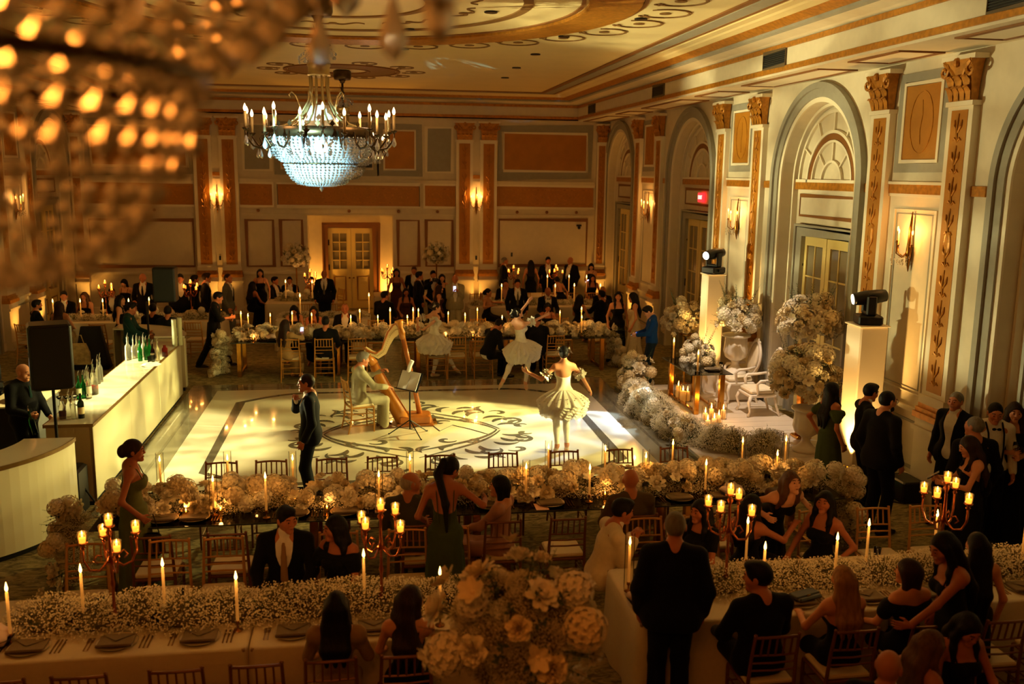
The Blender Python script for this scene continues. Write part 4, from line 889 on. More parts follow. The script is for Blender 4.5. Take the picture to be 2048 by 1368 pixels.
class Sdf:
    # a list of round cones / ellipsoids, smooth-joined; cut = subtracted
    def __init__(s): s.p=[]
    def cone(s,a,b,ra,rb=None,k=.03,sq=None,op=0): s.p.append(('c',np.array(a,float),np.array(b,float),ra,ra if rb is None else rb,k,sq,op)); return s
    def ball(s,c,r,k=.03,R=None,op=0): s.p.append(('e',np.array(c,float),np.array(r if hasattr(r,'__len__') else (r,r,r),float),R,0,k,None,op)); return s
    def skirt(s,P,k=.02,folds=(0,0,0),sq=.8,op=0,rot=0): s.p.append(('s',P,folds,sq,rot,k,None,op)); return s
    def half(s,c,n,op=2): s.p.append(('h',np.array(c,float),np.array(n,float)/np.linalg.norm(n),0,0,.0,None,op)); return s
    def bounds(s):
        lo=np.full(3,9.);hi=-lo
        for t in s.p:
            if t[7]!=0: continue
            if t[0]=='c': m=max(t[3],t[4]); a,b=np.minimum(t[1],t[2])-m,np.maximum(t[1],t[2])+m
            elif t[0]=='e': m=t[2].max(); a,b=t[1]-m,t[1]+m
            elif t[0]=='s': r=max(q[3] for q in t[1])*(1+t[2][0])+.02; c=np.array([q[:3] for q in t[1]]); a,b=c.min(0)-[r,r,.0],c.max(0)+[r,r,.0]
            else: continue
            lo=np.minimum(lo,a);hi=np.maximum(hi,b)
        return lo,hi
    def mesh(s,h,fine=None):
        lo,hi=s.bounds(); lo=lo-2.2*h; hi=hi+2.2*h; ax=[]
        for i in range(3):
            if fine is None: g=np.arange(lo[i],hi[i]+h,h)
            else:
                (fl,fh,fhh)=fine[i]; g=[]; x=lo[i]
                while x<hi[i]+h: g.append(x); x+= fhh if fl<=x<=fh else h
                g=np.array(g)
            ax.append(g)
        xs,ys,zs=ax; F=np.full((len(xs),len(ys),len(zs)),.3,np.float32)
        for t in s.p:
            typ,k,op=t[0],t[5],t[7]; mg=k+3*h
            if typ=='c': m=max(t[3],t[4])+mg; a,b=np.minimum(t[1],t[2])-m,np.maximum(t[1],t[2])+m
            elif typ=='e': m=t[2].max()+mg; a,b=t[1]-m,t[1]+m
            elif typ=='s': r=max(q[3] for q in t[1])*(1+t[2][0])+mg; c=np.array([q[:3] for q in t[1]]); a,b=c.min(0)-[r,r,mg],c.max(0)+[r,r,mg]
            else: a,b=lo-1,hi+1
            sl=tuple(slice(max(0,np.searchsorted(g,a[i])-1),np.searchsorted(g,b[i])+1) for i,g in enumerate(ax))
            X=xs[sl[0]][:,None,None]; Y=ys[sl[1]][None,:,None]; Z=zs[sl[2]][None,None,:]
            if X.size==0 or Y.size==0 or Z.size==0: continue
            if typ=='c':
                A,B=t[1],t[2]; ba=B-A; L=ba@ba+1e-9; dx,dy,dz=X-A[0],Y-A[1],Z-A[2]
                q=np.clip((dx*ba[0]+dy*ba[1]+dz*ba[2])/L,0,1); ex,ey,ez=dx-q*ba[0],dy-q*ba[1],dz-q*ba[2]
                if t[6] is not None:
                    n,f=t[6]; e=ex*n[0]+ey*n[1]+ez*n[2]; d=np.sqrt(ex*ex+ey*ey+ez*ez+e*e*(1/f**2-1)); r=t[3]+(t[4]-t[3])*q; d=(d-r)*np.where(d>1e-6,np.sqrt(ex*ex+ey*ey+ez*ez)/np.maximum(d,1e-6),1).clip(f,1)
                else: d=np.sqrt(ex*ex+ey*ey+ez*ez)-(t[3]+(t[4]-t[3])*q)
            elif typ=='e':
                dx,dy,dz=X-t[1][0],Y-t[1][1],Z-t[1][2]; r=t[2]
                if t[3] is not None: R=t[3]; dx,dy,dz=dx*R[0,0]+dy*R[1,0]+dz*R[2,0],dx*R[0,1]+dy*R[1,1]+dz*R[2,1],dx*R[0,2]+dy*R[1,2]+dz*R[2,2]
                k0=np.sqrt((dx/r[0])**2+(dy/r[1])**2+(dz/r[2])**2); k1=np.sqrt((dx/r[0]**2)**2+(dy/r[1]**2)**2+(dz/r[2]**2)**2); d=k0*(k0-1)/np.maximum(k1,1e-6)
            elif typ=='s':
                P=np.array(t[1]); o=np.argsort(P[:,2]); P=P[o]; zz=zs[sl[2]]
                cx,cyy,rr=[np.interp(zz,P[:,2],P[:,i])[None,None,:] for i in (0,1,3)]
                am,nf,ph=t[2]; ca,sa=math.cos(t[4]),math.sin(t[4]); ux,uy=X-cx,Y-cyy; vx,vy=ux*ca+uy*sa,-ux*sa+uy*ca
                th=np.arctan2(vy,vx); fl=((P[-1,2]-zz)/(P[-1,2]-P[0,2]+1e-6)).clip(0,1)[None,None,:]
                rad=np.sqrt(vx**2+(vy/t[3])**2); d=(rad-rr*(1+am*fl*(np.sin(nf*th+ph)+.5*np.sin(nf*1.7*th+2*ph+3*fl))))*.7
                d=np.maximum(d,np.maximum(P[0,2]-Z,Z-P[-1,2]))
            else: d=(X-t[1][0])*t[2][0]+(Y-t[1][1])*t[2][1]+(Z-t[1][2])*t[2][2]
            G_=F[sl]
            if op==0:
                if k>0: hh=np.clip(k-np.abs(G_-d),0,None)/k; F[sl]=np.minimum(G_,d)-hh*hh*k*.25
                else: F[sl]=np.minimum(G_,d)
            elif op==1: 
                if k>0: hh=np.clip(k-np.abs(G_+d),0,None)/k; F[sl]=np.maximum(G_,-d)+hh*hh*k*.25
                else: F[sl]=np.maximum(G_,-d)
            else: F[sl]=np.maximum(G_,d)
        return nets(F,xs,ys,zs)
def np_mesh(name,parts):
    vs=[];fs=[];n=0
    for V,Q in parts: vs.append(V); fs.append(Q+n); n+=len(V)
    V=np.concatenate(vs); Q=np.concatenate(fs); me=bpy.data.meshes.new(name)
    me.vertices.add(len(V)); me.vertices.foreach_set('co',V.astype(np.float32).ravel()); me.loops.add(len(Q)*4); me.loops.foreach_set('vertex_index',Q.astype(np.int32).ravel())
    me.polygons.add(len(Q)); me.polygons.foreach_set('loop_start',np.arange(0,len(Q)*4,4,dtype=np.int32)); me.polygons.foreach_set('use_smooth',np.ones(len(Q),bool)); me.update(calc_edges=True); return me
def rotm(yaw,pitch,roll):
    # head frame: yaw + turns to the person's right, pitch + looks up, roll + tilts to their right
    y,p,r=[math.radians(v) for v in (yaw,pitch,roll)]
    Rz=np.array([[C(y),S(y),0],[-S(y),C(y),0],[0,0,1]]); Rx=np.array([[1,0,0],[0,C(p),-S(p)],[0,S(p),C(p)]]); Ry=np.array([[C(r),0,S(r)],[0,1,0],[-S(r),0,C(r)]])
    return Rz@Rx@Ry
def ik(a,t,l1,l2,hint):
    a,t,hint=[np.array(v,float) for v in (a,t,hint)]; d=t-a; L=np.linalg.norm(d); L2=min(L,(l1+l2)*.998); d=d/L; t=a+d*L2
    x=(l1*l1-l2*l2+L2*L2)/(2*L2); y=math.sqrt(max(0,l1*l1-x*x)); h=hint-d*(hint@d); h=h/(np.linalg.norm(h)+1e-9); return a+d*x+h*y,t
SKINS=dict(f=(206,142,104),m=(190,120,84),t=(172,104,70),p=(224,168,134))
HAIRS=dict(k=(14,10,9),b=(46,28,18),l=(92,60,34),y=(156,110,62),g=(120,112,100),w=(178,168,150))
def skinm(c): return M('skin_'+c,SKINS[c],.5,noise=(9,.10),sub=.08,spec=.35)
def hairm(c): return M('hair_'+c,HAIRS[c],.55,spec=.22,noise=(40,.35),stretch=(1,1,.12),bump=(90,.5))
def fab(name,c,rough=.85,sheen=.02,**k): return M('cloth_'+name,c,rough,spec=.2,noise=(18,.10),bump=(140,.25),sheen=sheen,**k)
FAB=dict(black=(9,9,11),navy=(8,12,24),blue=(8,58,132),grey=(92,90,84),char=(40,40,42),olive=(74,70,44),sage=(96,104,62),green=(62,74,40),beige=(196,176,140),white=(232,226,214),tan=(150,118,76),denim=(10,34,62),lace=(150,120,84),cream=(214,196,158),pink=(176,128,108),ivory=(240,236,222),teal=(14,46,44),stone=(160,152,122),brown=(70,36,20))
def fb(c): return fab(c,FAB[c]) if isinstance(c,str) else c
PN=0
HND={}
def person(label,loc,face,**o):
    global PN
    PN+=1; g=o.get
    sex=g('sex','m'); sit=g('sit',False); Hh=g('h',1.76 if sex=='m' else 1.65); s=Hh/1.75; res=g('res',.016); fm=sex=='f'; bulk=g('bulk',1.0 if not fm else .88)
    t=thing('person',label,'person',(0,0,g('z0',0)),-math.radians(face),g('group'))
    A=lambda *v:np.array(v,float)*s
    lean,side,tw=g('lean',0),g('side',0),g('twist',0)
    pel=A(0,0,.96) if not sit else np.array([0,-.02,.49+.085*s])
    if 'pel' in o: pel=np.array(o['pel'],float)
    T=rotm(tw,-lean,side)
    def tp(x,y,z): return pel+T@A(x,y,z)      # torso point, z measured up from the pelvis
    shw=(.185 if not fm else .162)
    waist,chest,nb=tp(0,.0,.17),tp(0,.005,.34),tp(0,-.005,.50)
    shL,shR=tp(-shw,-.01,.440),tp(shw,-.01,.440)
    hy,hp,hr=g('head',(0,0,0)); Rb=rotm(tw*.6,-lean*.45,side*.5); RH=Rb@rotm(hy,hp,hr)
    neck=tp(0,.01,.53); hc=neck+RH@A(0,.025,.115)
    def hd(x,y,z): return hc+RH@A(x,y,z)
    if g('at'): t.location[0],t.location[1]=g('at')
    else:
        top=hd(0,-.01,.128); w_=G(loc[0],loc[1],top[2]+g('z0',0)); a_=math.radians(face); t.location[0]=w_.x-(top[0]*C(a_)+top[1]*S(a_)); t.location[1]=w_.y-(-top[0]*S(a_)+top[1]*C(a_))
    res=g('res',max(.0108,min(.03,.00085*t.location[1]+.0042)))
    hipL,hipR=pel+A(-.085,0,-.03),pel+A(.085,0,-.03)
    # legs
    if sit: anL,anR=g('feet',(np.array([-.10,.40*s,.085]),np.array([.10,.40*s,.085]))); hint=np.array([0,1.,1.])
    else: anL,anR=g('feet',(A(-.095,-.01,.085),A(.095,.02,.085))); hint=np.array([0,1.,.0])
    anL,anR=np.array(anL,float),np.array(anR,float)
    kL,anL=ik(hipL,anL,.44*s,.42*s,g('kneeL',hint)); kR,anR=ik(hipR,anR,.44*s,.42*s,g('kneeR',hint))
    tiptoe=g('toe',(0,0)); fdir=g('fdir',((-.12,1,0),(.12,1,0)))
    # arms
    hangs=(tp(-.25,.06,-.06),tp(.25,.06,-.06)) if not sit else (tp(-.19,.33,.09),tp(.19,.33,.09))
    wr_=[]; 
    for i,(sh,key,hg) in enumerate(((shL,'armL',hangs[0]),(shR,'armR',hangs[1]))):
        w_=g(key); w_=hg if w_ is None else pel+np.array(w_,float)*s
        hn=g(key+'h',((-1,1)[i]*.6,-1,-.35)); e,w_=ik(sh,w_,.285*s,.255*s,hn); wr_.append((sh,e,w_))
    sq=(T@np.array([0,1,0]),.72)
    b=Sdf()
    # torso
    b.cone(hipL+A(.02,0,.03),hipR+A(-.02,0,.03),.118*s*bulk,k=.06,sq=((0,1,0),.92)).cone(pel+A(0,0,.02),waist,.125*s*bulk,(.118 if not fm else .100)*s*bulk,.07,sq)
    b.cone(waist,chest,(.118 if not fm else .098)*s*bulk,(.142 if not fm else .118)*s*bulk,.07,sq).cone(chest,tp(0,0,.42),.142*s*bulk if not fm else .116*s,.10*s,.06,sq)
    b.cone(shL*.9+shR*.1,shR*.9+shL*.1,.058*s,k=.07).cone(nb,neck+RH@A(0,.01,.05),.058*s if not fm else .047*s,.053*s if not fm else .043*s,.04).cone(tp(0,-.02,.50),shL*.8+tp(0,-.02,.45)*.2,.050*s,.040*s,.05).cone(tp(0,-.02,.50),shR*.8+tp(0,-.02,.45)*.2,.050*s,.040*s,.05)
    if fm:
        for q in (-1,1): b.ball(tp(q*.062,.085,.31),A(.062,.058,.06),.04)
    if bulk>1.08: b.ball(tp(0,.06,.13),np.array([.15,.13,.15])*s*bulk,.08)
    # legs
    legs=((hipL,kL,anL),(hipR,kR,anR))
    for i,(a,k_,n) in enumerate(legs):
        th=.083*bulk**.6
        b.cone(a,k_,th*s,.055*s,.05).cone(k_,n,.053*s,.036*s,.03); m=k_*.68+n*.32+ (np.array([0,-.012*s,0]) if not sit else np.array([0,-.015*s,0])); b.ball(m,A(.046,.05,.11),.04)
        fd=np.array(fdir[i],float); fd/=np.linalg.norm(fd)
        if tiptoe[i]: dn=np.array(tiptoe[i],float); dn/=np.linalg.norm(dn); b.cone(n,n+dn*.10*s,.036*s,.034*s,.03).cone(n+dn*.10*s,n+dn*.19*s,.033*s,.016*s,.03)
        else: b.cone(n+np.array([0,0,-.035*s])-fd*.04*s,n+fd*.11*s+np.array([0,0,-.052*s]),.037*s,.032*s,.03).cone(n+fd*.11*s+np.array([0,0,-.052*s]),n+fd*.165*s+np.array([0,0,-.06*s]),.032*s,.022*s,.02)
    for i,(a,e,w_) in enumerate(wr_):
        ar=(.047 if not fm else .039)*bulk**.5
        b.cone(a,e,ar*1.08*s,ar*.86*s,.04).cone(e,w_,ar*.84*s,.027*s,.025)
    # head: skull, jaw, brow, nose, lips, cheeks, ears
    fw=.92 if fm else 1
    b.ball(hd(0,-.012,.022),A(.076*fw,.096,.096),.02,RH); b.cone(hd(0,.022,-.035),hd(0,.054,-.080),.060*s*fw,.034*s*fw,.03); b.ball(hd(0,.075,-.092),A(.022,.018,.016),.02,RH)
    b.cone(hd(-.03*fw,.074,.030),hd(.03*fw,.074,.030),.016*s*(1 if not fm else .85),k=.018); b.cone(hd(0,.084,.026),hd(0,.103,-.016),.0075*s,.0105*s,.016); b.cone(hd(-.010,.091,-.022),hd(.010,.091,-.022),.0075*s,k=.012)
    for q in (-1,1):
        b.ball(hd(q*.034*fw,.098,.010),A(.017,.018,.012),.012,RH,1); b.ball(hd(q*.043*fw,.056,-.016),A(.026,.024,.030),.03,RH); b.ball(hd(q*.079*fw,-.006,.0),A(.010,.020,.032),.008,RH)
        b.ball(hd(q*.031*fw,.081,.010),A(.0135,.0135,.0115),.003,RH)
    b.cone(hd(-.017,.083,-.050),hd(.017,.083,-.050),.0075*s,k=.008).cone(hd(-.014,.081,-.063),hd(.014,.081,-.063),.0085*s,k=.008)
    hl=[hc-RH@A(0,0,0)][0]; fr=res*.52
    parts=[b.mesh(res,[(hl[0]-.10*s,hl[0]+.10*s,fr),(hl[1]-.13*s,hl[1]+.14*s,fr),(hl[2]-.14*s,hl[2]+.14*s,fr)])]
    # hands: palm, four fingers, thumb
    curl=g('curl',(.45,.45)); hdirs=g('hdir',(None,None)); pn=g('palm',(None,None)); fk=1.0 if res<.02 else 1.15
    for i,(a,e,w_) in enumerate(wr_):
        fd=w_-e; fd/=np.linalg.norm(fd); d=fd if hdirs[i] is None else np.array(hdirs[i],float); d=d/np.linalg.norm(d)
        n=np.array(pn[i],float) if pn[i] is not None else (np.array([(1,-1)[i],0,0.]) if not sit else np.array([0,0,-1.])); n=n-d*(n@d); n/=np.linalg.norm(n)+1e-9; u=np.cross(d,n)*(-1 if i==0 else 1)   # u points to the thumb side
        hs=s*(1 if not fm else .92); hm=Sdf(); w0=w_-d*.01
        hm.cone(w_-fd*.03,w0,.026*s,.025*s,.01)
        for q in (-.026,-.009,.009,.026): hm.cone(w0,w0+d*.088*hs+u*q*hs,.019*hs,.0125*hs*fk,.018)
        cv=curl[i]
        for q,L in ((.030,.072),(.010,.080),(-.010,.075),(-.030,.058)):
            p=w0+d*.088*hs+u*q*hs; a1,a2=cv*.8,cv*1.9; d1=d*C(a1)+n*S(a1)+u*q*2.2; d2=d*C(a2)+n*S(a2)+u*q*1.5; p2=p+d1*L*.5*hs; hm.cone(p,p2,.0098*hs*fk,.0088*hs*fk,.006).cone(p2,p2+d2*L*.52*hs,.0088*hs*fk,.0072*hs*fk,.004)
        p=w0+d*.03*hs+u*.022*hs; dt=d*.62+u*.72+n*.35; dt/=np.linalg.norm(dt); p2=p+dt*.042*hs; d3=d*.9+u*.25+n*.4; d3/=np.linalg.norm(d3); hm.cone(p,p2,.014*hs*fk,.0115*hs*fk,.012).cone(p2,p2+d3*.034*hs,.011*hs*fk,.0085*hs*fk,.005)
        parts.append(hm.mesh(max(.0048,res*.33)))
    a_=math.radians(face); HND[label]=[Vector((t.location.x+p[0]*C(a_)+p[1]*S(a_),t.location.y-p[0]*S(a_)+p[1]*C(a_),p[2]+g('z0',0))) for p in [w_+(w_-e)/np.linalg.norm(w_-e)*.07 for a,e,w_ in wr_]]
    sk=g('skin','f' if fm else 'm'); link('body',np_mesh('body',parts),skinm(sk),t)
    def part(name,sdf,mat,h=None): 
        V,Q=sdf.mesh(h or res)
        return link(name,np_mesh(name,[(V,Q)]),mat,t) if len(Q) else None
    # eyes and brows and lips
    if g('faceon',res<.0235):
        for q in (-1,1): eb=MB(); eb.tube([tuple(hd(q*.017*fw,.092,.034)),tuple(hd(q*.034*fw,.090,.040)),tuple(hd(q*.050*fw,.078,.034))],.0042*s,5); obj('eyebrow',eb,hairm('k' if g('hair','k') in 'kb' else 'b'),t)
        for q in (-1,1): obj('eye',MB().ell(tuple(hd(q*.032*fw,.0895,.0095)),.0075*s,8,6),M('eye_dark',(24,16,12),.15),t,True)
        obj('lips',MB().tube([tuple(hd(-.022,.080,-.056)),tuple(hd(-.010,.0905,-.0545)),tuple(hd(0,.092,-.056)),tuple(hd(.010,.0905,-.0545)),tuple(hd(.022,.080,-.056))],[.002*s,.006*s,.0062*s,.006*s,.002*s],6),M('lip_tone',(158,74,62) if fm else (150,86,66),.45),t,True)
        if g('glasses'):
            gm=MB()
            for q in (-1,1): gm.tube([tuple(hd(q*.035*fw+.024*C(a_),.102,.010+.018*S(a_))) for a_ in np.linspace(0,2*PI,14,endpoint=False)],.0028*s,5,closed=True).rod(tuple(hd(q*.059*fw,.098,.014)),tuple(hd(q*.080*fw,.0,.012)),.0025*s,n=5)
            gm.rod(tuple(hd(-.011,.104,.012)),tuple(hd(.011,.104,.012)),.0025*s,n=5); obj('spectacles',gm,BLACK,t)
        if g('beard'):
            bd=Sdf().cone(hd(0,.022,-.04),hd(0,.055,-.084),.061*s,.041*s,.03).ball(hd(0,.075,-.094),A(.028,.022,.02),.02,RH).ball(hd(0,.10,-.01),A(.06,.04,.043),.01,RH,1).half(hd(0,0,-.035),RH@np.array([0,-.35,1]))
            part('beard',bd,hairm(g('hair','k')),res*.55)
    # hair
    st=g('style','short'); hk=hairm(g('hair','k')); f=Sdf(); hres=res*.7
    face=lambda d=.0: f.ball(hd(0,.098+d,-.026),A(.072*fw,.075,.088),.012,RH,1)
    if st=='bald': f=None
    elif st=='crop': f.ball(hd(0,-.018,.026),A(.081*fw,.100,.098),.02,RH); face(-.005); f.half(hd(0,-.09,-.045),RH@np.array([0,-.25,-1.])); 
    elif st=='fringe': f.ball(hd(0,-.022,.012),A(.081*fw,.098,.085),.02,RH); f.ball(hd(0,.03,.10),A(.075,.10,.06),.01,RH,1); face(-.01); f.half(hd(0,-.09,-.05),RH@np.array([0,-.2,-1.]))
    elif st=='short': f.ball(hd(0,-.016,.034),A(.084*fw,.104,.103),.02,RH).ball(hd(0,.045,.10),A(.058,.05,.032),.03,RH); face(); f.half(hd(0,-.09,-.06),RH@np.array([0,-.25,-1.]))
    else:
        f.ball(hd(0,-.018,.030),A(.088*fw,.108,.106),.02,RH)
        if st in('bun','updo'): f.ball(hd(0,-.128,.028) if st=='bun' else hd(0,-.118,.0),A(.055,.05,.055) if st=='bun' else A(.062,.052,.07),.02,RH)
        if st=='bob':
            for q in (-1,1): f.cone(hd(q*.062,-.015,.03),hd(q*.070,-.02,-.125),.040*s,.034*s,.04)
            f.cone(hd(0,-.06,.0),hd(0,-.06,-.125),.072*s,.060*s,.04)
        if st in('long','wavy','halfup'):
            L=g('hlen',.32); wv=.02 if st=='wavy' else 0
            down=np.array([0,0,-1.]); bk=hd(0,-.075,-.03)
            for q in (-.05,0,.05):
                p0=hd(q,-.07,.0); p1=hd(q*1.25,-.080,-.13); p2=tp(q*1.5+wv,-.120,.50-L*.55); p3=tp(q*1.3-wv,-.135,.50-L); f.cone(p0,p1,.052*s,.050*s,.04).cone(p1,p2,.048*s,.044*s,.04).cone(p2,p3,.043*s,.016*s,.03)
            for q in g('front',(-1,1)): 
                p1=hd(q*.078,.0,-.09); p2=tp(q*.095,.055,.46); p3=tp(q*.09+q*wv,.095,.50-L*.75); f.cone(hd(q*.066,.015,.03),p1,.034*s,.030*s,.03).cone(p1,p2,.030*s,.028*s,.03).cone(p2,p3,.028*s,.012*s,.03)
        if st=='pony':
            L=g('hlen',.45); p1=hd(0,-.13,.055); p2=hd(0,-.15,-.08); p3=tp(.0,-.135,.30); p4=tp(.01,-.12,.50-L); f.cone(hd(0,-.10,.06),p1,.035*s,.036*s,.02).cone(p1,p2,.036*s,.042*s,.02).cone(p2,p3,.042*s,.036*s,.03).cone(p3,p4,.036*s,.008*s,.03)
        face(.004)
    if f is not None: part('hair',f,hk,hres)
    # clothes
    outfit=g('outfit','suit'); col=g('col','black'); cm=fb(col)
    def tors(f,e,kk=.06): 
        f.cone(hipL+A(.02,0,.03),hipR+A(-.02,0,.03),.118*s*bulk+e,k=.06,sq=((0,1,0),.92)).cone(pel+A(0,0,.02),waist,.125*s*bulk+e,(.118 if not fm else .100)*s*bulk+e,.07,sq)
        f.cone(waist,chest,(.118 if not fm else .098)*s*bulk+e,(.142 if not fm else .118)*s*bulk+e,.07,sq).cone(chest,tp(0,0,.42),.142*s*bulk+e if not fm else .116*s+e,.10*s+e,.06,sq)
        if fm:
            for q in (-1,1): f.ball(tp(q*.062,.085,.31),A(.062,.058,.06)+e,.04)
        if bulk>1.08: f.ball(tp(0,.06,.13),np.array([.15,.13,.15])*s*bulk+e,.08)
        return f
    def legw(f,e,to=.96,fl=1.0):
        for i,(a,k_,n) in enumerate(legs):
            th=.083*bulk**.6
            f.cone(a,k_,th*s+e,.055*s+e*1.4,.04).cone(k_,k_*(1-to)+n*to,.055*s+e*1.4,(.046*s+e)*fl,.03)
        return f
    def arms(f,e,to=.93,loose=1.0,which=(0,1)):
        for i in which:
            a,e_,w_=wr_[i]; ar=(.047 if not fm else .039)*bulk**.5
            if to>1: f.cone(a,e_,ar*1.1*s+e,ar*.9*s+e*loose,.045).cone(e_,e_*(2-to)+w_*(to-1),ar*.88*s+e*loose,.031*s+e*loose,.03)
            else: f.cone(a,a*(1-to)+e_*to,ar*1.1*s+e,ar*.95*s+e*loose,.045)
        return f
    def shoes(mat):
        f=Sdf()
        for i,(a,k_,n) in enumerate(legs):
            fd=np.array(fdir[i],float); fd/=np.linalg.norm(fd); f.cone(n+np.array([0,0,-.038*s])-fd*.045*s,n+fd*.11*s+np.array([0,0,-.05*s]),.044*s,.039*s,.03).cone(n+fd*.11*s+np.array([0,0,-.05*s]),n+fd*.185*s+np.array([0,0,-.056*s]),.039*s,.026*s,.02).half(n+np.array([0,0,-.085*s+.002]),(0,0,-1)) if 0 else f.cone(n+np.array([0,0,-.040*s])-fd*.045*s,n+fd*.11*s+np.array([0,0,-.046*s]),.043*s,.038*s,.03).cone(n+fd*.11*s+np.array([0,0,-.048*s]),n+fd*.185*s+np.array([0,0,-.058*s]),.037*s,.025*s,.02)
        part('shoes',f,mat)
    if outfit in('suit','tux','shirt','vest'):
        tc=fb(g('pants',col)); part('trousers',legw(Sdf().cone(hipL+A(.02,0,.03),hipR+A(-.02,0,.03),.126*s*bulk,k=.05,sq=((0,1,0),.94)),.012,.98,1.25),tc)
        if not g('noshoes'): shoes(M('shoe_'+g('shoe','black'),dict(black=(14,12,11),brown=(84,46,24))[g('shoe','black')],.35))
        shc=fb(g('shirt','white'))
        if outfit=='shirt':
            f=arms(tors(Sdf(),.014),.012,g('slv',1.93),1.15).cone(tp(-.09,-.02,.49),tp(.09,-.02,.49),.055*s,k=.04).cone(nb,neck+RH@A(0,.0,-.02),.064*s,.062*s,.03).cone(tp(-.05,-.02,.49),shL,.058*s,.060*s,.04).cone(tp(.05,-.02,.49),shR,.058*s,.060*s,.04); part('shirt',f,cm)
        else:
            f=tors(Sdf(),.010).cone(nb,neck+RH@A(0,.005,.005),.066*s,.063*s,.03)
            if res>.024: f=tors(Sdf(),.012).cone(nb,neck+RH@A(0,.008,.015),.068*s,.064*s,.03)
            for i in (0,1): a,e_,w_=wr_[i]; f.cone(e_*.3+w_*.7,e_*.03+w_*.97,.036*s,.036*s,.02)
            part('shirt',f,shc)
            j=arms(tors(Sdf(),.022),.014,1.90 if outfit!='vest' else .05,1.1).cone(tp(-.05,-.025,.49),shL,.058*s,.060*s,.04).cone(tp(.05,-.025,.49),shR,.058*s,.060*s,.04)
            if not sit: j.cone(hipL+A(.0,0,-.05),hipR+A(.0,0,-.05),.122*s*bulk+.010,k=.08,sq=((0,1,0),.95)).half(pel+A(0,0,-.15),(0,0,-1))
            else: j.half(pel+T@A(0,-.06,-.06),T@np.array([0,.2,-1.]))
            vy=.117*bulk+.03; j.cone(tp(0,vy-.045,.53),tp(0,vy+.030,.10),.100*s,.030*s,.004,op=1); j.cone(nb+T@A(0,.02,.03),neck+RH@A(0,.03,.10),.062*s,.075*s,.01,op=1)
            if g('openj'): j.cone(tp(0,.2,.5),tp(0,.2,-.2),.10*s,.09*s,.005,op=1)
            part('jacket',j,cm)
        tie=g('tie')
        if tie:
            tm=fb('black' if tie=='bow' else tie); q0=tp(0,.082+.04*bulk,.455); q1=tp(0,.125*bulk+.012,.33); q2=tp(0,.118*bulk+.012,.12)
            if tie=='bow' or g('bow'): part('bow_tie',Sdf().ball(q0+T@A(-.028,.01,.012),A(.026,.010,.018),.01,T).ball(q0+T@A(.028,.01,.012),A(.026,.010,.018),.01,T),fb('black'),res*.6)
            else: part('tie',Sdf().cone(q0+T@A(0,.012,0),q1,.016*s,.026*s,.01,(T@np.array([0,1,0]),.45)).cone(q1,q2,.026*s,.036*s,.01,(T@np.array([0,1,0]),.4)),tm,res*.6)
        if g('apron'):
            f=Sdf().skirt([(0,.0,.50*s,.20*s),(0,0,.80*s,.185*s),(0,0,1.06*s,.155*s)],folds=(.05,7,1),sq=.85); part('apron',f,fb('black'))
        if g('braces'):
            for q in (-1,1): mb=MB(); mb.tube([tuple(tp(q*.075,.155,.05)),tuple(tp(q*.08,.168,.25)),tuple(tp(q*.085,.13,.42)),tuple(tp(q*.09,.03,.525))],.011*s,5); obj('brace_strap',mb,fb('black'),t)
    elif outfit in('gown','dress','slip'):
        f=Sdf(); tors(f,.010 if res<.02 else .014); top=g('top',.385); bk=g('back',.30)
        f.half(tp(0,0,(top+bk)/2),T@np.array([0,-(top-bk)*2.6,1.0]))
        if g('slv'): arms(f,.012,g('slv'),1.2); f.cone(shL,shR,.064*s,k=.05)
        if not sit:
            lo=g('hem',.02)*s; w_=g('flare',.27); f.skirt([(pel[0]*.0+anL[0]*.5+anR[0]*.5,(anL[1]+anR[1])*.5+.04*s,lo,w_*s),(pel[0]*.5,pel[1]*.6+.02*s,.45*s,.215*s),(pel[0],pel[1],.80*s,.185*s*bulk/.88),(pel[0],pel[1],1.0*s,.145*s*bulk/.88)],k=.05,folds=(g('fold',.07),g('nf',9),1.0),sq=.86)
        else:
            for i,(a,k_,n) in enumerate(legs): f.cone(a,k_,.094*s,.078*s,.07).cone(k_,k_*.25+n*.75,.078*s,.070*s,.06)
            f.cone(kL*.7+kR*.3,kR*.7+kL*.3,.085*s,k=.06).cone((kL+kR)/2+A(0,.02,-.05),(anL+anR)/2+A(0,0,.1),.13*s,.12*s,.06)
        part('dress',f,cm)
        if g('straps',True) and not g('slv'):
            for q in (g('straps') if isinstance(g('straps'),tuple) else (-1,1)):
                mb=MB(); mb.tube([tuple(tp(q*.085,.108,top-.02)),tuple(tp(q*.10,.062,.47)),tuple(tp(q*.105,.0,.517)),tuple(tp(q*.09,-.075,.45)),tuple(tp(q*.07,-.098,bk-.02))],.006*s if g('straps')!='wide' else .02*s,6)
                obj('shoulder_strap',mb,cm,t)
        if g('off'):
            f=Sdf()
            for i in (0,1): a,e_,w_=wr_[i]; f.cone(a*.75+e_*.25,a*.45+e_*.55,.060*s,.066*s,.03)
            f.cone(tp(-.16,.07,.36),tp(.16,.07,.36),.052*s,k=.05).cone(tp(-.16,-.05,.36),tp(.16,-.05,.36),.052*s,k=.05); part('off_shoulder_band',f,cm)
        if g('sash'): part('sash',Sdf().cone(pel+T@A(0,0,.10),pel+T@A(0,0,.16),.124*s,.118*s,.02,sq),fb(g('sash')))
        if not sit: shoes(M('shoe_black',(14,12,11),.35))
    elif outfit=='ballet':
        f=Sdf(); tors(f,.007); f.half(tp(0,0,(g('top',.40)+g('back',.30))/2),T@np.array([0,-.35,1.0])); part('bodice',f,fb('ivory'))
        mb=MB(); z0=pel+T@A(0,0,.07)
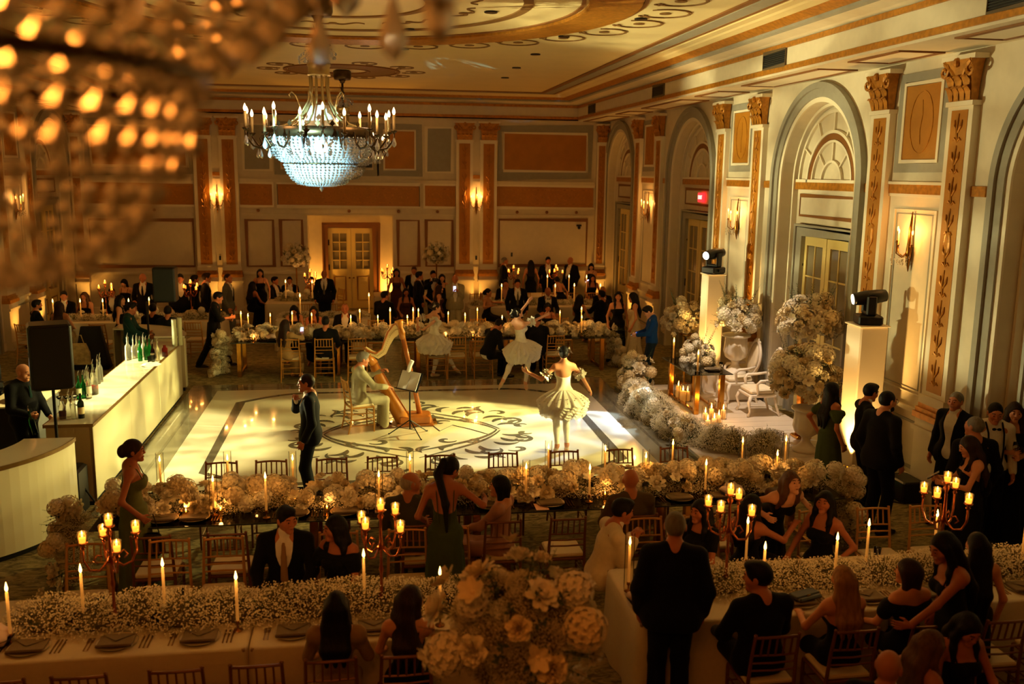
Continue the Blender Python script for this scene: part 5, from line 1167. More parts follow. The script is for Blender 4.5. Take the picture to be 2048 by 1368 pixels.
        for L in range(6):
            n=120; R=[]
            for r,dz in ((.105,.0),(.20,-.04-.02*L),(.31,-.105-.03*L),(.39-.010*L,-.17-.036*L),(.43-.012*L,-.215-.042*L)):
                ring_=[]
                for k in range(n):
                    a=2*PI*k/n; fl=(r-.1)*.07*(S(a*17+L*1.3)+.6*S(a*30+L))*(1.6 if r>.40-.012*L else 1); p=z0+T@(np.array([(r+fl*.4)*C(a),(r+fl*.4)*S(a)*.95,dz+fl*.45])*s); ring_.append(tuple(p))
                R.append(ring_)
            mb.rings(R,cap=False)
        tu=obj('tutu_skirt',mb,M('tulle',(244,240,230),.7,trans=.0,alpha=.8),t,True); mb=MB(); q=random.Random(PN)
        for k in range(90):
            a=q.uniform(0,6.28); r=q.uniform(.30,.42); p=z0+T@(np.array([r*C(a),r*S(a)*.95,-.06-.9*(r-.3)**1.0*1.0-.04+.012])*s); mb.ell(tuple(p),(.014,.014,.006),5,3)
        obj('tutu_trim',mb,M('silver_trim',(206,200,190),.3,.5),tu)['kind']='stuff'
        legw_=Sdf(); 
        for i,(a,k_,n) in enumerate(legs): legw_.cone(a,k_,.086*s*bulk**.6,.058*s,.05).cone(k_,n,.056*s,.040*s,.03).ball(k_*.68+n*.32+np.array([0,-.012*s,0]),A(.049,.053,.112),.04)
        part('tights',legw_,fb('ivory'))
        f=Sdf()
        for i,(a,k_,n) in enumerate(legs):
            fd=np.array(fdir[i],float); fd/=np.linalg.norm(fd)
            if tiptoe[i]: dn=np.array(tiptoe[i],float); dn/=np.linalg.norm(dn); f.cone(n+dn*.02*s,n+dn*.10*s,.039*s,.037*s,.02).cone(n+dn*.10*s,n+dn*.20*s,.036*s,.019*s,.02)
            else: f.cone(n+np.array([0,0,-.036*s])-fd*.042*s,n+fd*.11*s+np.array([0,0,-.05*s]),.040*s,.035*s,.03).cone(n+fd*.11*s+np.array([0,0,-.05*s]),n+fd*.18*s+np.array([0,0,-.06*s]),.034*s,.023*s,.02)
        part('ballet_slippers',f,fb('cream'))
        for i in (0,1):
            a,e_,w_=wr_[i]; c=a*.45+e_*.55; d=e_-a; d/=np.linalg.norm(d); x=np.cross(d,[0,0,1.]); x=x/(np.linalg.norm(x)+1e-9); y=np.cross(x,d); mb=MB()
            for L in range(4):
                R=[]
                for r in (.046,.066+.011*L): R.append([tuple(c+d*(.022*L-.033+(r-.046)*.7*(1 if L%2 else -1)+.010*S(k*2.7+L))+(x*C(k*PI/14)+y*S(k*PI/14))*r*(1+.16*S(k*1.35+L))) for k in range(28)])
                mb.rings(R,cap=False)
            obj('arm_ruffle',mb,fb('ivory'),t,True)
        mb=MB()
        for q in (-1,1):
            for k in range(4):
                c=hd(q*.075,-.02,.055); e=hd(q*(.085+.02*k),-.06-.02*k,.13-.035*k); v=(e-c); L=np.linalg.norm(v); w_=np.cross(v/L,RH@np.array([0,1,0]))*.02; m=(c+e)/2
                mb.add([tuple(c),tuple(m+w_),tuple(e),tuple(m-w_)],[(0,1,2,3)]).add([tuple(c+RH@A(0,-.008,0)),tuple(m+w_*.8+RH@A(0,-.014,0)),tuple(e),tuple(m-w_*.8+RH@A(0,-.014,0))],[(3,2,1,0)])
        obj('feather_headpiece',mb,fb('ivory'),t)
    t['res']=res
    return t
# ---- the guests; (px,py) is where the top of each head stands, as a point of the room at that head's height
F=lambda l,p,f,**k: person(l,p,f,sex='f',**k)
P=lambda l,p,f,**k: person(l,p,f,**k)
SU=dict(outfit='suit'); 
# front tables
P('man in black suit and gold tie seated behind babys breath',(572,1013),183,sit=True,col='black',tie='tan',head=(-38,-4,0),hair='k')
F('woman in black dress with long hair seated beside the gold tie man',(668,1032),-150,sit=True,outfit='gown',col='black',style='long',hlen=.42,off=True,head=(38,-4,0),skin='t')
F('dark haired woman in lace top seen from behind at front table',(672,1184),4,sit=True,outfit='gown',col='lace',top=.47,back=.46,slv=.95,style='long',hlen=.26,h=1.66)
F('woman in navy dress with half-tied brown hair seen from behind',(822,1171),6,sit=True,outfit='gown',col='navy',style='halfup',hair='b',head=(48,-4,0),hlen=.34,back=.22)
F('woman in sage green satin gown with pinned hair standing at left',(266,879),82,outfit='gown',col='sage',style='updo',hair='b',skin='t',h=1.68,straps=True,armL=(-.22,.02,-.02),armR=(.22,.08,.0),head=(4,-2,0))
F('woman in green gown with long ponytail bending over the middle table',(908,915),2,outfit='gown',col='green',style='pony',h=1.68,lean=14,head=(46,-22,8),back=.14,top=.34,sash='tan',armR=(.42,.22,.26),armL=(-.20,.22,.06),skin='t',hlen=.52)
P('bald old man in olive suit seated with his back turned',(822,943),5,sit=True,col='olive',style='fringe',hair='w',head=(72,-4,0),bulk=1.06)
F('bob haired woman in pink top seated at the middle table',(1000,951),-62,sit=True,outfit='gown',col='pink',top=.46,back=.46,slv=1.4,style='bob',head=(-18,0,0),armL=(-.12,.42,.16))
P('bald man in brown checked suit seated at the middle table',(1262,937),-2,sit=True,col=fab('brown_check',(88,72,50)),style='bald',bulk=1.1)
P('man in navy suit standing by the dance floor touching his collar',(612,747),-86,col='navy',style='crop',hair='b',skin='t',h=1.77,armR=(.02,.185,.43),armRh=(.7,.5,-1),hdir=(None,(-.5,-.15,.6)),curl=(.5,1.0),head=(-4,-3,0))
# the performers
P('harpist in pale suit seated on the dance floor',(727,704),72,sit=True,col='stone',pants='stone',hair='g',shoe='brown',armL=(-.10,.44,.40),armR=(.18,.44,.18),curl=(.8,.6),head=(6,-8,0),lean=4,h=1.78)
F('ballerina in white tutu pointing one foot before the far flowers',(872,604),62,outfit='ballet',style='bun',hair='b',skin='p',h=1.66,feet=((-.05,.0,.10),(.14,.44,.17)),kneeR=(.3,1,.2),toe=(0,(.15,.75,-.65)),armL=(-.42,-.18,.18),armR=(.10,-.30,.22),head=(20,-4,0))
F('ballerina in white tutu raising both arms on the dance floor',(1031,617),58,outfit='ballet',style='bun',skin='p',h=1.66,pel=(0,.0,.99),feet=((-.04,-.45,.24),(.05,.08,.17)),toe=((-.05,-.55,-.85),(.0,.25,-.95)),kneeL=(-.2,.6,-.3),lean=-10,head=(6,20,0),armL=(-.06,.30,.92),armR=(.28,.46,.60),armLh=(-1,.2,0),armRh=(.6,-.4,-.8),curl=(.25,.25))
F('ballerina in white tutu seen from behind with both arms spread',(1128,692),-6,outfit='ballet',style='bun',skin='f',h=1.68,pel=(0,0,.98),feet=((-.08,.0,.14),(.09,.03,.14)),toe=((-.1,.35,-.9),(.1,.35,-.9)),back=.22,armL=(-.56,.14,.34),armR=(.50,.12,-.0),armLh=(-.3,-.4,-1),armRh=(.5,-.2,.6),curl=(.35,.35),head=(14,0,0))
# right-hand group
F('woman in long dark green off-shoulder gown standing by the stage',(1664,765),86,outfit='gown',col='green',style='long',off=True,h=1.67,head=(4,10,0),hlen=.36,skin='t',flare=.33,armL=(-.20,-.06,.02))
P('black suited man half hidden behind the man with glasses',(1745,767),100,col='black',head=(-20,-12,0),armL=(-.12,.3,.3),h=1.72)
P('man with glasses and beard in black suit standing at right',(1778,781),72,col='black',glasses=True,beard=True,bulk=1.12,head=(10,-6,0),hair='k',style='crop',skin='f',h=1.83)
P('older man in dark jacket and open white shirt at right wall',(1914,783),-112,col='navy',hair='g',style='crop',h=1.76,openj=True,head=(-6,0,0),bulk=1.06)
P('man in white shirt with black braces and loose bow tie',(1992,795),196,outfit='shirt',col='white',pants='black',braces=True,tie='bow',style='crop',skin='m',head=(8,-14,0),at=(7.28, 9.75),h=1.8)
P('grey haired man in black suit seen from behind at right',(1952,832),8,col='black',hair='g',style='crop',h=1.74,head=(-35,0,0))
F('woman in black off-shoulder top holding a glass at right edge',(2026,788),205,outfit='gown',col='black',off=True,style='long',hair='b',hlen=.46,armR=(.05,.28,.22),armL=(-.05,.30,.18),curl=(1,1),back=.32,straps=False,at=(7.62, 9.85),h=1.75)
F('woman in black strappy dress typing on her phone at right',(1933,873),-72,outfit='gown',col='black',style='long',hair='b',h=1.63,armL=(-.10,.33,.20),armR=(.06,.36,.22),curl=(.8,.8),head=(-4,-20,0),back=.15,straps='wide')
F('woman with wavy hair and beige shawl bending over a guest',(1580,942),172,outfit='gown',col='black',style='wavy',hair='l',lean=46,head=(-6,34,-4),h=1.66,top=.40,back=.36,armL=(-.28,.32,.18),armR=(.26,.34,.14),skin='p')
P('man in cream blazer leaning on clasped hands at table end',(1292,1012),88,sit=True,col='cream',lean=16,hair='k',head=(2,-6,0),armL=(-.04,.32,.36),armR=(.06,.32,.36),curl=(1,1),skin='t',at=(2.18, 8.22))
F('woman in black cap sleeves facing the man in cream blazer',(1402,999),-118,sit=True,outfit='gown',col='black',style='long',slv=.5,top=.43,back=.44,skin='t')
F('dark haired woman reaching an arm across at front right table',(1505,989),52,sit=True,outfit='gown',col='black',style='long',hlen=.26,armR=(.28,.44,.40),armRh=(.6,-.2,-1),skin='t',head=(20,0,0),straps=True)
F('woman in black halter top facing left at front right table',(1668,1000),-122,sit=True,outfit='gown',col='black',style='long',skin='t',top=.44,back=.2,armL=(-.24,.1,.1),head=(-14,10,0),at=(4.42, 8.25))
P('large grey haired man in navy suit standing at table end',(1352,1022),14,col='navy',hair='g',style='crop',h=1.79,bulk=1.14,head=(8,-2,0))
P('black suited man seated right of the standing navy suit',(1494,1100),-6,sit=True,col='black',head=(-48,-6,0),bulk=1.08,at=(3.02, 6.52),h=1.83)
F('blonde woman with bare shoulders seen from behind at lower right',(1688,1132),-4,sit=True,outfit='gown',col='black',style='long',hair='y',hlen=.30,straps=False,top=.34,back=.24,front=(),armL=(-.18,.36,.20),skin='f')
F('woman with streaked short bob in black off-shoulder top',(1820,1118),-10,sit=True,outfit='gown',col='black',style='bob',hair='b',off=True,straps=False,head=(-30,0,0),back=.34,skin='f')
F('woman in thin strapped black dress stretching her arm left',(1882,1067),-84,outfit='gown',col='black',style='long',lean=10,armL=(-.10,.42,.02),armLh=(-.4,-.5,-.6),head=(-10,-14,0),hdir=((.1,1,-.1),None),hlen=.34,skin='t',h=1.72)
F('woman with very long dark hair seen from behind at right',(1957,1066),14,outfit='gown',col='black',style='long',hlen=.50,back=.18,head=(-10,0,0),front=(),h=1.54)
P('bald man whose head rises at the lower right corner',(1780,1300),48,sit=True,col='black',style='bald',skin='t')
F('light brown haired woman seated at the lower right corner',(1872,1262),78,sit=True,outfit='gown',col='olive',style='wavy',hair='l',skin='t',head=(10,-18,0))
F('laughing dark haired woman looking down at lower right corner',(1948,1236),180,sit=True,outfit='gown',col='black',style='long',head=(0,-26,0),skin='t')
# bars
P('bald bartender in black shirt and tie holding a green bottle',(47,727),118,outfit='shirt',col='black',pants='black',tie='teal',style='bald',h=1.74,bulk=1.14,armR=(.16,.27,.10),armL=(-.10,.36,.02),curl=(.9,1.3),head=(-4,-10,0),skin='f')
P('young bartender in dark jacket behind the long lit bar',(264,604),88,outfit='shirt',col='teal',pants='black',h=1.75,head=(4,-12,0),armL=(-.14,.34,.12),armR=(.16,.36,.10))
F('dark haired woman behind the young bartender',(240,590),80,outfit='gown',col='black',style='long',h=1.64,head=(30,0,0),hlen=.34)
P('waiter in black walking right past the bar',(438,584),84,outfit='shirt',col='black',pants='black',apron=True,slv=1.35,h=1.74,feet=((-.10,.30,.09),(.08,-.34,.13)),lean=6,armL=(-.12,.30,.14),armR=(.10,.36,.20),head=(4,-12,0))
P('man in black suit and glasses behind the walking waiter',(412,546),76,col='black',glasses=True,hair='b',h=1.80)
P('man in grey suit and black tie standing at the back left',(455,547),96,col='grey',tie='black',style='crop',hair='b',h=1.78,head=(24,4,0),bulk=1.05)
# tables behind the bar
P('bearded man in black suit seated at far left',(88,597),58,sit=True,col='black',beard=True,head=(10,0,0),at=(-7.45, 22.62))
F('brown haired woman in tan dress seen from behind at far left',(120,598),6,sit=True,outfit='gown',col='tan',style='long',hair='b',top=.45,back=.42,head=(20,0,0),at=(-6.95, 22.62))
P('dark haired man beyond the woman in tan dress',(127,582),188,sit=True,col='black',head=(-20,0,0))
F('woman with streaked hair by the dark candelabra',(168,584),192,sit=True,outfit='gown',col='black',style='wavy',hair='l')
P('red faced man in black leaning on the table behind the bar',(223,575),160,sit=True,col='black',hair='k',lean=10,style='crop')
F('pale faced woman with dark bob standing behind the bar guests',(246,559),196,outfit='gown',col='black',style='bob',h=1.56,head=(0,-24,0),skin='p')
P('bald man in black suit and tie standing left of loudspeaker',(285,546),182,col='black',tie='black',style='bald',h=1.76)
P('bald man seated resting his chin near the loudspeaker',(281,575),204,sit=True,col='black',style='bald',armL=(-.05,.26,.40),curl=(1.2,.4))
P('dark suited man seated with his back to the bar',(305,607),4,sit=True,col='black')
P('black suited man seated under the far loudspeaker',(335,612),-2,sit=True,col='black',bulk=1.1)
P('black suited man standing right of the far loudspeaker',(358,552),170,col='black',h=1.76,at=(-4.62, 24.45))
P('man raising both hands behind the walking waiter',(397,562),70,col='black',h=1.66,armL=(-.1,.34,.50),armR=(.12,.34,.50),at=(-4.4, 25.0))
# centre back
F('dark haired woman standing left of the rear flower ball',(520,538),176,outfit='gown',col='black',style='bob',h=1.64)
F('long haired woman in black seated near the third row end',(505,563),42,sit=True,outfit='gown',col='black',style='long',hlen=.4,skin='t')
P('bearded man in black at the table left of the back door',(549,553),118,sit=True,col='black',beard=True)
P('black suited man seated under the left rear flower ball',(570,541),178,col='black',h=1.66,at=(-2.2, 27.7),sit=True)
F('dark haired woman seated right of the left rear flower ball',(618,541),190,outfit='gown',col='black',style='updo',h=1.66,at=(-1.58, 27.65),sit=True)
P('dark bald man in black suit before the back doorway',(648,540),184,col='black',tie='grey',style='bald',skin='t',h=1.70,bulk=1.08)
F('smiling woman looking at her phone behind the far flowers',(587,612),184,sit=True,outfit='gown',col='black',style='long',head=(0,-26,0))
F('woman with hands at her mouth behind the far flowers',(627,612),180,sit=True,outfit='gown',col='black',style='long',armL=(-.03,.26,.42),armR=(.03,.26,.42),curl=(1,1),skin='t')
P('red faced bald man in black behind the far flowers',(690,607),186,sit=True,col='black',style='fringe',skin='t')
F('brown haired woman in tan dress filming with her phone',(571,630),30,sit=True,outfit='gown',col='tan',style='long',hair='b',top=.45,back=.44,slv=1.5,armR=(.16,.42,.42),head=(20,0,0),curl=(.5,1),at=(-1.68, 19.66))
P('dark haired man in black suit seated at the far glass tables',(652,622),6,sit=True,col='black',bulk=1.04,at=(-0.86, 19.68))
P('black suited man bending forward at the far tables right of dancers',(1080,617),14,sit=True,col='black',lean=10,head=(0,-20,0),bulk=1.1,at=(3.62, 19.7))
P('black suited man half hidden by the arm-raising ballerina',(1003,640),60,sit=True,col='black',head=(0,-30,0),lean=20)
F('dark haired woman facing the dancers across the far flowers',(1096,606),184,sit=True,outfit='gown',col='black',style='bob',head=(0,-18,0),skin='t')
P('broad man in black suit seated before the third table row',(769,582),22,sit=True,col='black',bulk=1.12,head=(35,0,0))
F('dark haired woman facing forward in the middle of third row',(812,576),176,sit=True,outfit='gown',col='brown',style='long',skin='t')
F('woman stretching her bare arm left across the third row',(879,570),86,outfit='gown',col='brown',style='long',hair='b',h=1.50,armL=(-.42,-.30,.32),armLh=(0,-.3,-1),curl=(.1,.4))
P('black suited man standing centre back with folded arms',(838,543),84,col='black',h=1.72,bulk=1.08)
F('woman standing against the back wall right of the door',(793,537),180,outfit='gown',col='brown',style='bob',h=1.66,skin='t')
P('red haired man standing at the back behind the guests',(828,533),190,col='black',hair='l',h=1.70)
P('man holding a camera before his face at centre back',(866,541),170,col='black',h=1.68,armL=(-.08,.26,.48),armR=(.08,.26,.48))
F('dark haired woman standing behind the man with the camera',(884,548),178,outfit='gown',col='black',style='bob',h=1.60)
P('balding man in pale grey suit filming the dancers',(910,549),182,col='stone',pants='stone',style='fringe',hair='g',h=1.74,armL=(-.06,.27,.36),armR=(.06,.27,.36),curl=(1,1),bulk=1.12)
F('woman with bare back and raised hand in the third row',(976,577),120,sit=True,outfit='gown',col='black',style='updo',skin='f',top=.30,back=.10,straps=False,armL=(-.42,.24,.34),armR=(.3,.3,.34))
P('dark haired man in pink shirt seated in the third row',(1011,566),186,sit=True,col='black',shirt='pink',at=(3.9, 26.3))
P('man in black suit and grey tie standing in the third row',(1035,558),182,col='black',tie='grey',h=1.70,bulk=1.05)
P('grey haired man in black suit at the rear hand on chin',(1008,512),92,col='black',hair='g',style='crop',h=1.77,armL=(-.04,.26,.38),curl=(1.2,.4),at=(4.23, 28.95))
F('long dark haired woman in black with her back turned at rear',(1062,520),4,outfit='gown',col='black',style='long',hlen=.42,h=1.68)
P('bearded man in black suit and tie standing at the back wall',(1097,510),180,col='black',tie='black',beard=True,h=1.78,at=(5.62, 28.9))
P('bald man in black suit and bow tie at the back right',(1141,507),-128,col='black',tie='bow',style='bald',h=1.78,bulk=1.1,at=(6.36, 28.9))
F('curly haired woman lit by her phone at the back right',(1178,517),-150,outfit='gown',col='black',style='bob',h=1.60,skin='p',armL=(-.06,.3,.16),armR=(.06,.3,.16),head=(-20,-16,0),top=.45,at=(6.98, 28.75))
F('dark haired woman seated at the rear right table',(1192,540),184,sit=True,outfit='gown',col='black',style='long',skin='t',at=(6.85, 28.0))
P('red faced bald man in black bow tie in the third row',(1096,574),178,sit=True,col='black',tie='bow',style='bald',skin='t')
F('woman in backless black dress bending in the rear row',(1113,553),-20,outfit='gown',col='black',style='updo',h=1.50,lean=30,back=.12,top=.36)
F('dark haired woman leaning left at the end of third row',(1166,588),46,sit=True,outfit='gown',col='black',style='long',hlen=.2,at=(5.38, 23.3))
P('black suited man with white cuff reaching left in third row',(1193,585),-34,sit=True,col='black',armL=(-.22,.40,.22),bulk=1.1,at=(6.05, 23.65))
P('bald man in black suit at the right end of third row',(1206,572),186,sit=True,col='black',style='bald',skin='t')
F('dark curly haired woman in one-shoulder black gown',(1237,583),176,outfit='gown',col='black',style='wavy',h=1.68,head=(20,6,0),skin='f',straps=(-1,),hlen=.28)
F('woman in long champagne gown with her back to the wall',(1264,585),-72,outfit='gown',col='cream',style='long',h=1.68,hlen=.34,head=(0,-14,0),flare=.34,fold=.12)
P('person in bright blue shirt looking down at a phone',(1291,613),-78,outfit='shirt',col='blue',pants='denim',h=1.72,hair='k',style='short',head=(-4,-34,0),armL=(-.08,.32,.12),armR=(.10,.32,.12),curl=(.9,.9),skin='p')
P('suited man seen through the glass of the second door',(0,0),-60,at=(8.35,21.25),h=1.78,col='char',beard=True,hair='k')
P('dark haired man further back behind the second door glass',(0,0),-100,at=(8.75,20.9),h=1.80,col='black',tie='black')
# things in their hands
PH=M('phone_body',(18,18,22),.25); SCR=M('lit_phone_screen',(230,230,255),.3,emit=((200,210,255),2.5))
def phone(p,rz,tilt,label,lit=True):
    t=thing('mobile_phone',label,'phone',p,rz); t.rotation_euler=(tilt,0,rz); obj('case',MB().bev((-.037,-.005,-.075),(.037,.004,.075),.003),PH,t); obj('screen',MB().box((-.033,-.0065,-.07),(.033,-.005,.07)),SCR if lit else PH,t)
# ================================================================ chandeliers
CRYST=M('cut_crystal',(232,238,238),.08,trans=.62,ior=1.5); BULBW=M('candle_bulb',(255,236,200),.3,emit=((255,215,150),6)); IVT=M('ivory_tube',(200,176,120),.4)
OLDB=M('dark_bronze',(84,66,40),.35,.9,noise=(15,.3))
def octa(mb,c,r,h=None):
    h=h or r; x,y,z=c; mb.add([(x+r,y,z),(x,y+r,z),(x-r,y,z),(x,y-r,z),(x,y,z+h),(x,y,z-h)],[(0,1,4),(1,2,4),(2,3,4),(3,0,4),(1,0,5),(2,1,5),(3,2,5),(0,3,5)])
def drop(mb,c,s=1.0):
    x,y,z=c; mb.lathe([(.002,.0),(.006*s,-.02*s),(.020*s,-.065*s),(.017*s,-.085*s),(.002,-.10*s)],6,(x,y,z))
def chandelier(x,y,label,zr,zc=ZC,pw=60,col=(1,.60,.30),lit=True):
    # zr = height of the bronze ring
    t=thing('crystal_chandelier',label,'chandelier',(x,y,zr)); q=random.Random(11)
    top=zc-zr
    st=obj('stem',MB().lathe([(.19,top-.22),(.21,top-.16),(.21,top-.03),(.17,top),(.02,top)],18).lathe([(.05,top-.30),(.06,top-.26),(.09,top-.22)],10).tube([(0,0,.95),(0,0,top-.2)],.028,8).lathe([(.03,1.25),(.06,1.28),(.03,1.32)],10).lathe([(.03,1.5),(.05,1.52),(.03,1.55)],10),OLDB,t,True)
    for zz in (1.42,1.2):
        for k in range(5):
            a=2*PI*k/5; obj('stem_leaf',MB().add([(.02*C(a),.02*S(a),zz-.12),(.05*C(a+.3),.05*S(a+.3),zz-.03),(.085*C(a),.085*S(a),zz+.06),(.05*C(a-.3),.05*S(a-.3),zz-.03)],[(0,1,2,3)]),OLDB,st)
    co=obj('crown_collar',MB().lathe([(.155,.78),(.165,.80),(.150,.82),(.150,.90),(.165,.92),(.16,.95),(.03,.955)],20).lathe([(.15,.78),(.11,.77),(.03,.76)],16),M('pale_gilt',(170,150,96),.35,.7),t,True)
    mb=MB()
    for k in range(30):
        a=2*PI*k/30+q.uniform(-.1,.1); r=q.uniform(.17,.29); z=1.0+q.uniform(-.03,.11); mb.tube([(.12*C(a),.12*S(a),.95),(.6*r*C(a),.6*r*S(a),z+.06),(r*C(a),r*S(a),z)],.004,4); octa(mb,(r*C(a),r*S(a),z-.02),.018,.03); octa(mb,(.75*r*C(a),.75*r*S(a),z+.045),.013)
    obj('crystal_plume',mb,CRYST,co)['kind']='stuff'
    for k in range(10):
        a=2*PI*k/10; P=[(.13,.79),(.125,.62),(.16,.44),(.26,.26),(.42,.13),(.70,.03)]
        obj('rib',MB().tube([(r*C(a),r*S(a),z) for r,z in P],[.014,.016,.016,.015,.014,.012],6),M('pale_gilt'),t,True)
    for k in range(5):
        a=2*PI*(k+.5)/5; obj('scroll',MB().tube([(r*C(a),r*S(a),z) for r,z in ((.30,.24),(.27,.36),(.32,.50),(.38,.56),(.42,.52),(.40,.48))],[.008,.013,.014,.012,.010,.006],6),M('pale_gilt'),t,True)
    obj('inner_shade',MB().lathe([(.12,.38),(.20,.22),(.27,.08),(.25,.03)],20,cap=False),M('frosted_shade',(240,240,226),.5,trans=.5),t,True)
    obj('ring_band',MB().lathe([(.715,-.075),(.74,-.07),(.735,.0),(.745,.06),(.715,.07),(.70,.07),(.70,-.075),(.715,-.075)],48,cap=False),OLDB,t,True)
    mb=MB()
    for k in range(24): a=2*PI*k/24; mb.add([(.745*C(a),.745*S(a),.06),(.75*C(a+.05),.75*S(a+.05),.10),(.755*C(a),.755*S(a),.15),(.75*C(a-.05),.75*S(a-.05),.10)],[(0,1,2,3)])
    obj('ring_crest',mb,OLDB,t)['kind']='stuff'
    n=20
    for k in range(n):
        a=2*PI*k/n+.08; R=1.06 if k%2 else .93; dz=.0 if k%2 else -.06; c,s=C(a),S(a)
        ar=obj('arm',MB().tube([(.73*c,.73*s,.0),(.78*c,.78*s,-.15),(.86*c,.86*s,-.225),(.96*R/1.06*c,.96*R/1.06*s,-.20),(R*c,R*s,-.08),(R*c,R*s,.04+dz)],[.013,.014,.015,.014,.012,.012],6).lathe([(.012,.0),(.045,.03),(.048,.04),(.02,.045)],10,(R*c,R*s,dz)).tube([(.80*c,.80*s,-.18),(.84*c,.84*s,-.09),(.80*c,.80*s,-.05),(.78*c,.78*s,-.09)],.007,4),OLDB,t,True)
        obj('candle_tube',MB().rod((R*c,R*s,.04+dz),(R*c,R*s,.26+dz),.019,n=8),IVT,ar,True)
        obj('bulb',MB().lathe([(.012,.26),(.023,.29),(.021,.315),(.009,.35),(.001,.365)],8,(R*c,R*s,dz)),BULBW,ar,True)
        mb=MB(); drop(mb,(R*c,R*s,-.02+dz),1.7); obj('crystal_drop',mb,CRYST,ar); mb=MB(); drop(mb,(.86*c,.86*s,-.235),1.3); obj('crystal_drop',mb,CRYST,ar)
    # two tiers of beaded strings over a fine frame
    def tier(nm,prof,ns,rb):
        mb=MB(); P=np.array(prof); d=np.r_[0,np.cumsum(np.hypot(np.diff(P[:,0]),np.diff(P[:,1])))]; m=int(d[-1]/(rb*1.9))
        for k in range(ns):
            a=2*PI*k/ns
            for j in range(m+1):
                u=d[-1]*j/m; r=np.interp(u,d,P[:,0]); z=np.interp(u,d,P[:,1]); r_=rb*(1-.25*j/m)*q.uniform(.75,1.15); aa=a+q.uniform(-.012,.012); r+=q.uniform(-.01,.01); octa(mb,(r*C(aa),r*S(aa),z),r_*min(1.15,max(.6,r/.5)),r_)
        o=obj(nm,mb,CRYST,t); o['kind']='stuff'
    tier('crystal_basket',[(.74,-.08),(.735,-.17),(.69,-.28),(.60,-.37),(.50,-.42)],64,.022)
    tier('crystal_basket',[(.50,-.45),(.475,-.54),(.42,-.64),(.33,-.71),(.20,-.735),(.05,-.74)],52,.020)
    obj('ledge_ring',MB().lathe([(.49,-.44),(.515,-.435),(.515,-.42),(.49,-.42)],40,cap=False),OLDB,t,True)
    obj('basket_glow_liner',MB().lathe([(.70,-.08),(.69,-.17),(.64,-.28),(.55,-.36),(.46,-.42),(.44,-.54),(.38,-.63),(.29,-.69),(.15,-.71),(.01,-.71)],32,cap=False),M('added_glow_liner',(236,240,236),.35,trans=.72,ior=1.05),t,True)  # added inner shell, not a real part: catches light so the basket glows
    mb=MB(); octa(mb,(0,0,-.78),.03,.05); obj('finial',mb,CRYST,t)
    if lit:
        for k in range(4): a=PI/4+k*PI/2; lamp('POINT','chandelier_light',(1.0*C(a),1.0*S(a),.32),pw/4,col,.12,parent=t)
        lamp('POINT','basket_fill_light',(0,0,-.2),pw/10,col,.10,parent=t)  # added fill lamp without a bulb, brightens the bead basket
    return t
chandelier(-.62,13.9,'large crystal chandelier with candle bulbs and glowing bead basket',AY(641,266,13.9).z,pw=55)
chandelier(-.5,23.3,'second crystal chandelier hidden behind the large one',AY(641,266,13.9).z,pw=30)
CH3=chandelier(-.74,1.45,'blurred crystal chandelier close to the camera at upper left',4.91,pw=140,col=(1,.27,.03))
for o in list(CH3.children):
    if o.name.startswith('basket_glow_liner'): bpy.data.objects.remove(o)
# ================================================================ harp, stand
WOODH=M('harp_maple',(196,122,34),.28,noise=(6,.2),stretch=(4,4,.6),coat=.5); WOODR=M('harp_rosewood',(172,98,34),.28,coat=.5,noise=(6,.2)); NECKW=M('harp_neck_bright',(232,206,150),.25,coat=.6); STRG=M('harp_string',(128,104,70),.4)
HY=15.95; hp=lambda px,py,dy=0:tuple(Vector(AY(px,py,HY))+Vector((0,dy,0))-HO)
HO=Vector((AY(832,858,HY).x,HY,0))
t=thing('concert_harp','golden wooden concert harp leaning towards the seated harpist','harp',HO)
obj('column',MB().tube([hp(842,840),hp(830,780),hp(815,715),hp(806,676)],[.05,.042,.040,.045],12),WOODR,t,True)
obj('crown',MB().tube([hp(806,678),hp(803,664),hp(800,655),hp(798,645),hp(797,641)],[.046,.062,.05,.075,.07],12),WOODH,t,True)
NK=[((730,697),8),((742,705),9),((756,711),12),((767,703),13),((773,687),15),((780,671),19),((790,659),23),((799,656),25)]
mb=MB(); R=[]
for i,((x,y),w_) in enumerate(NK):
    a=NK[max(0,i-1)][0]; b=NK[min(len(NK)-1,i+1)][0]; d=Vector((b[0]-a[0],b[1]-a[1])).normalized(); n=Vector((-d.y,d.x))*w_/2
    u,l=(x+n.x,y+n.y),(x-n.x,y-n.y); R.append([hp(*u,-.035),hp(*l,-.035),hp(*l,.035),hp(*u,.035)])
obj('neck',mb.rings(R),NECKW,t)
mb=MB(); mb.tube([hp(x-w_*.0+ -4,y-w_*.42,-.04) for (x,y),w_ in NK],.016,6); nk=obj('tuning_rail',mb,WOODR,t,True)
mb=MB()
for k in range(30):
    u=k/29*(len(NK)-1.01); i=int(u); f=u-i; x=NK[i][0][0]*(1-f)+NK[i+1][0][0]*f; y=NK[i][0][1]*(1-f)+NK[i+1][0][1]*f; mb.rod(hp(x,y,-.06),hp(x,y,-.035),.005,n=5)
obj('tuning_pin',mb,GOLDM,t)['kind']='stuff'
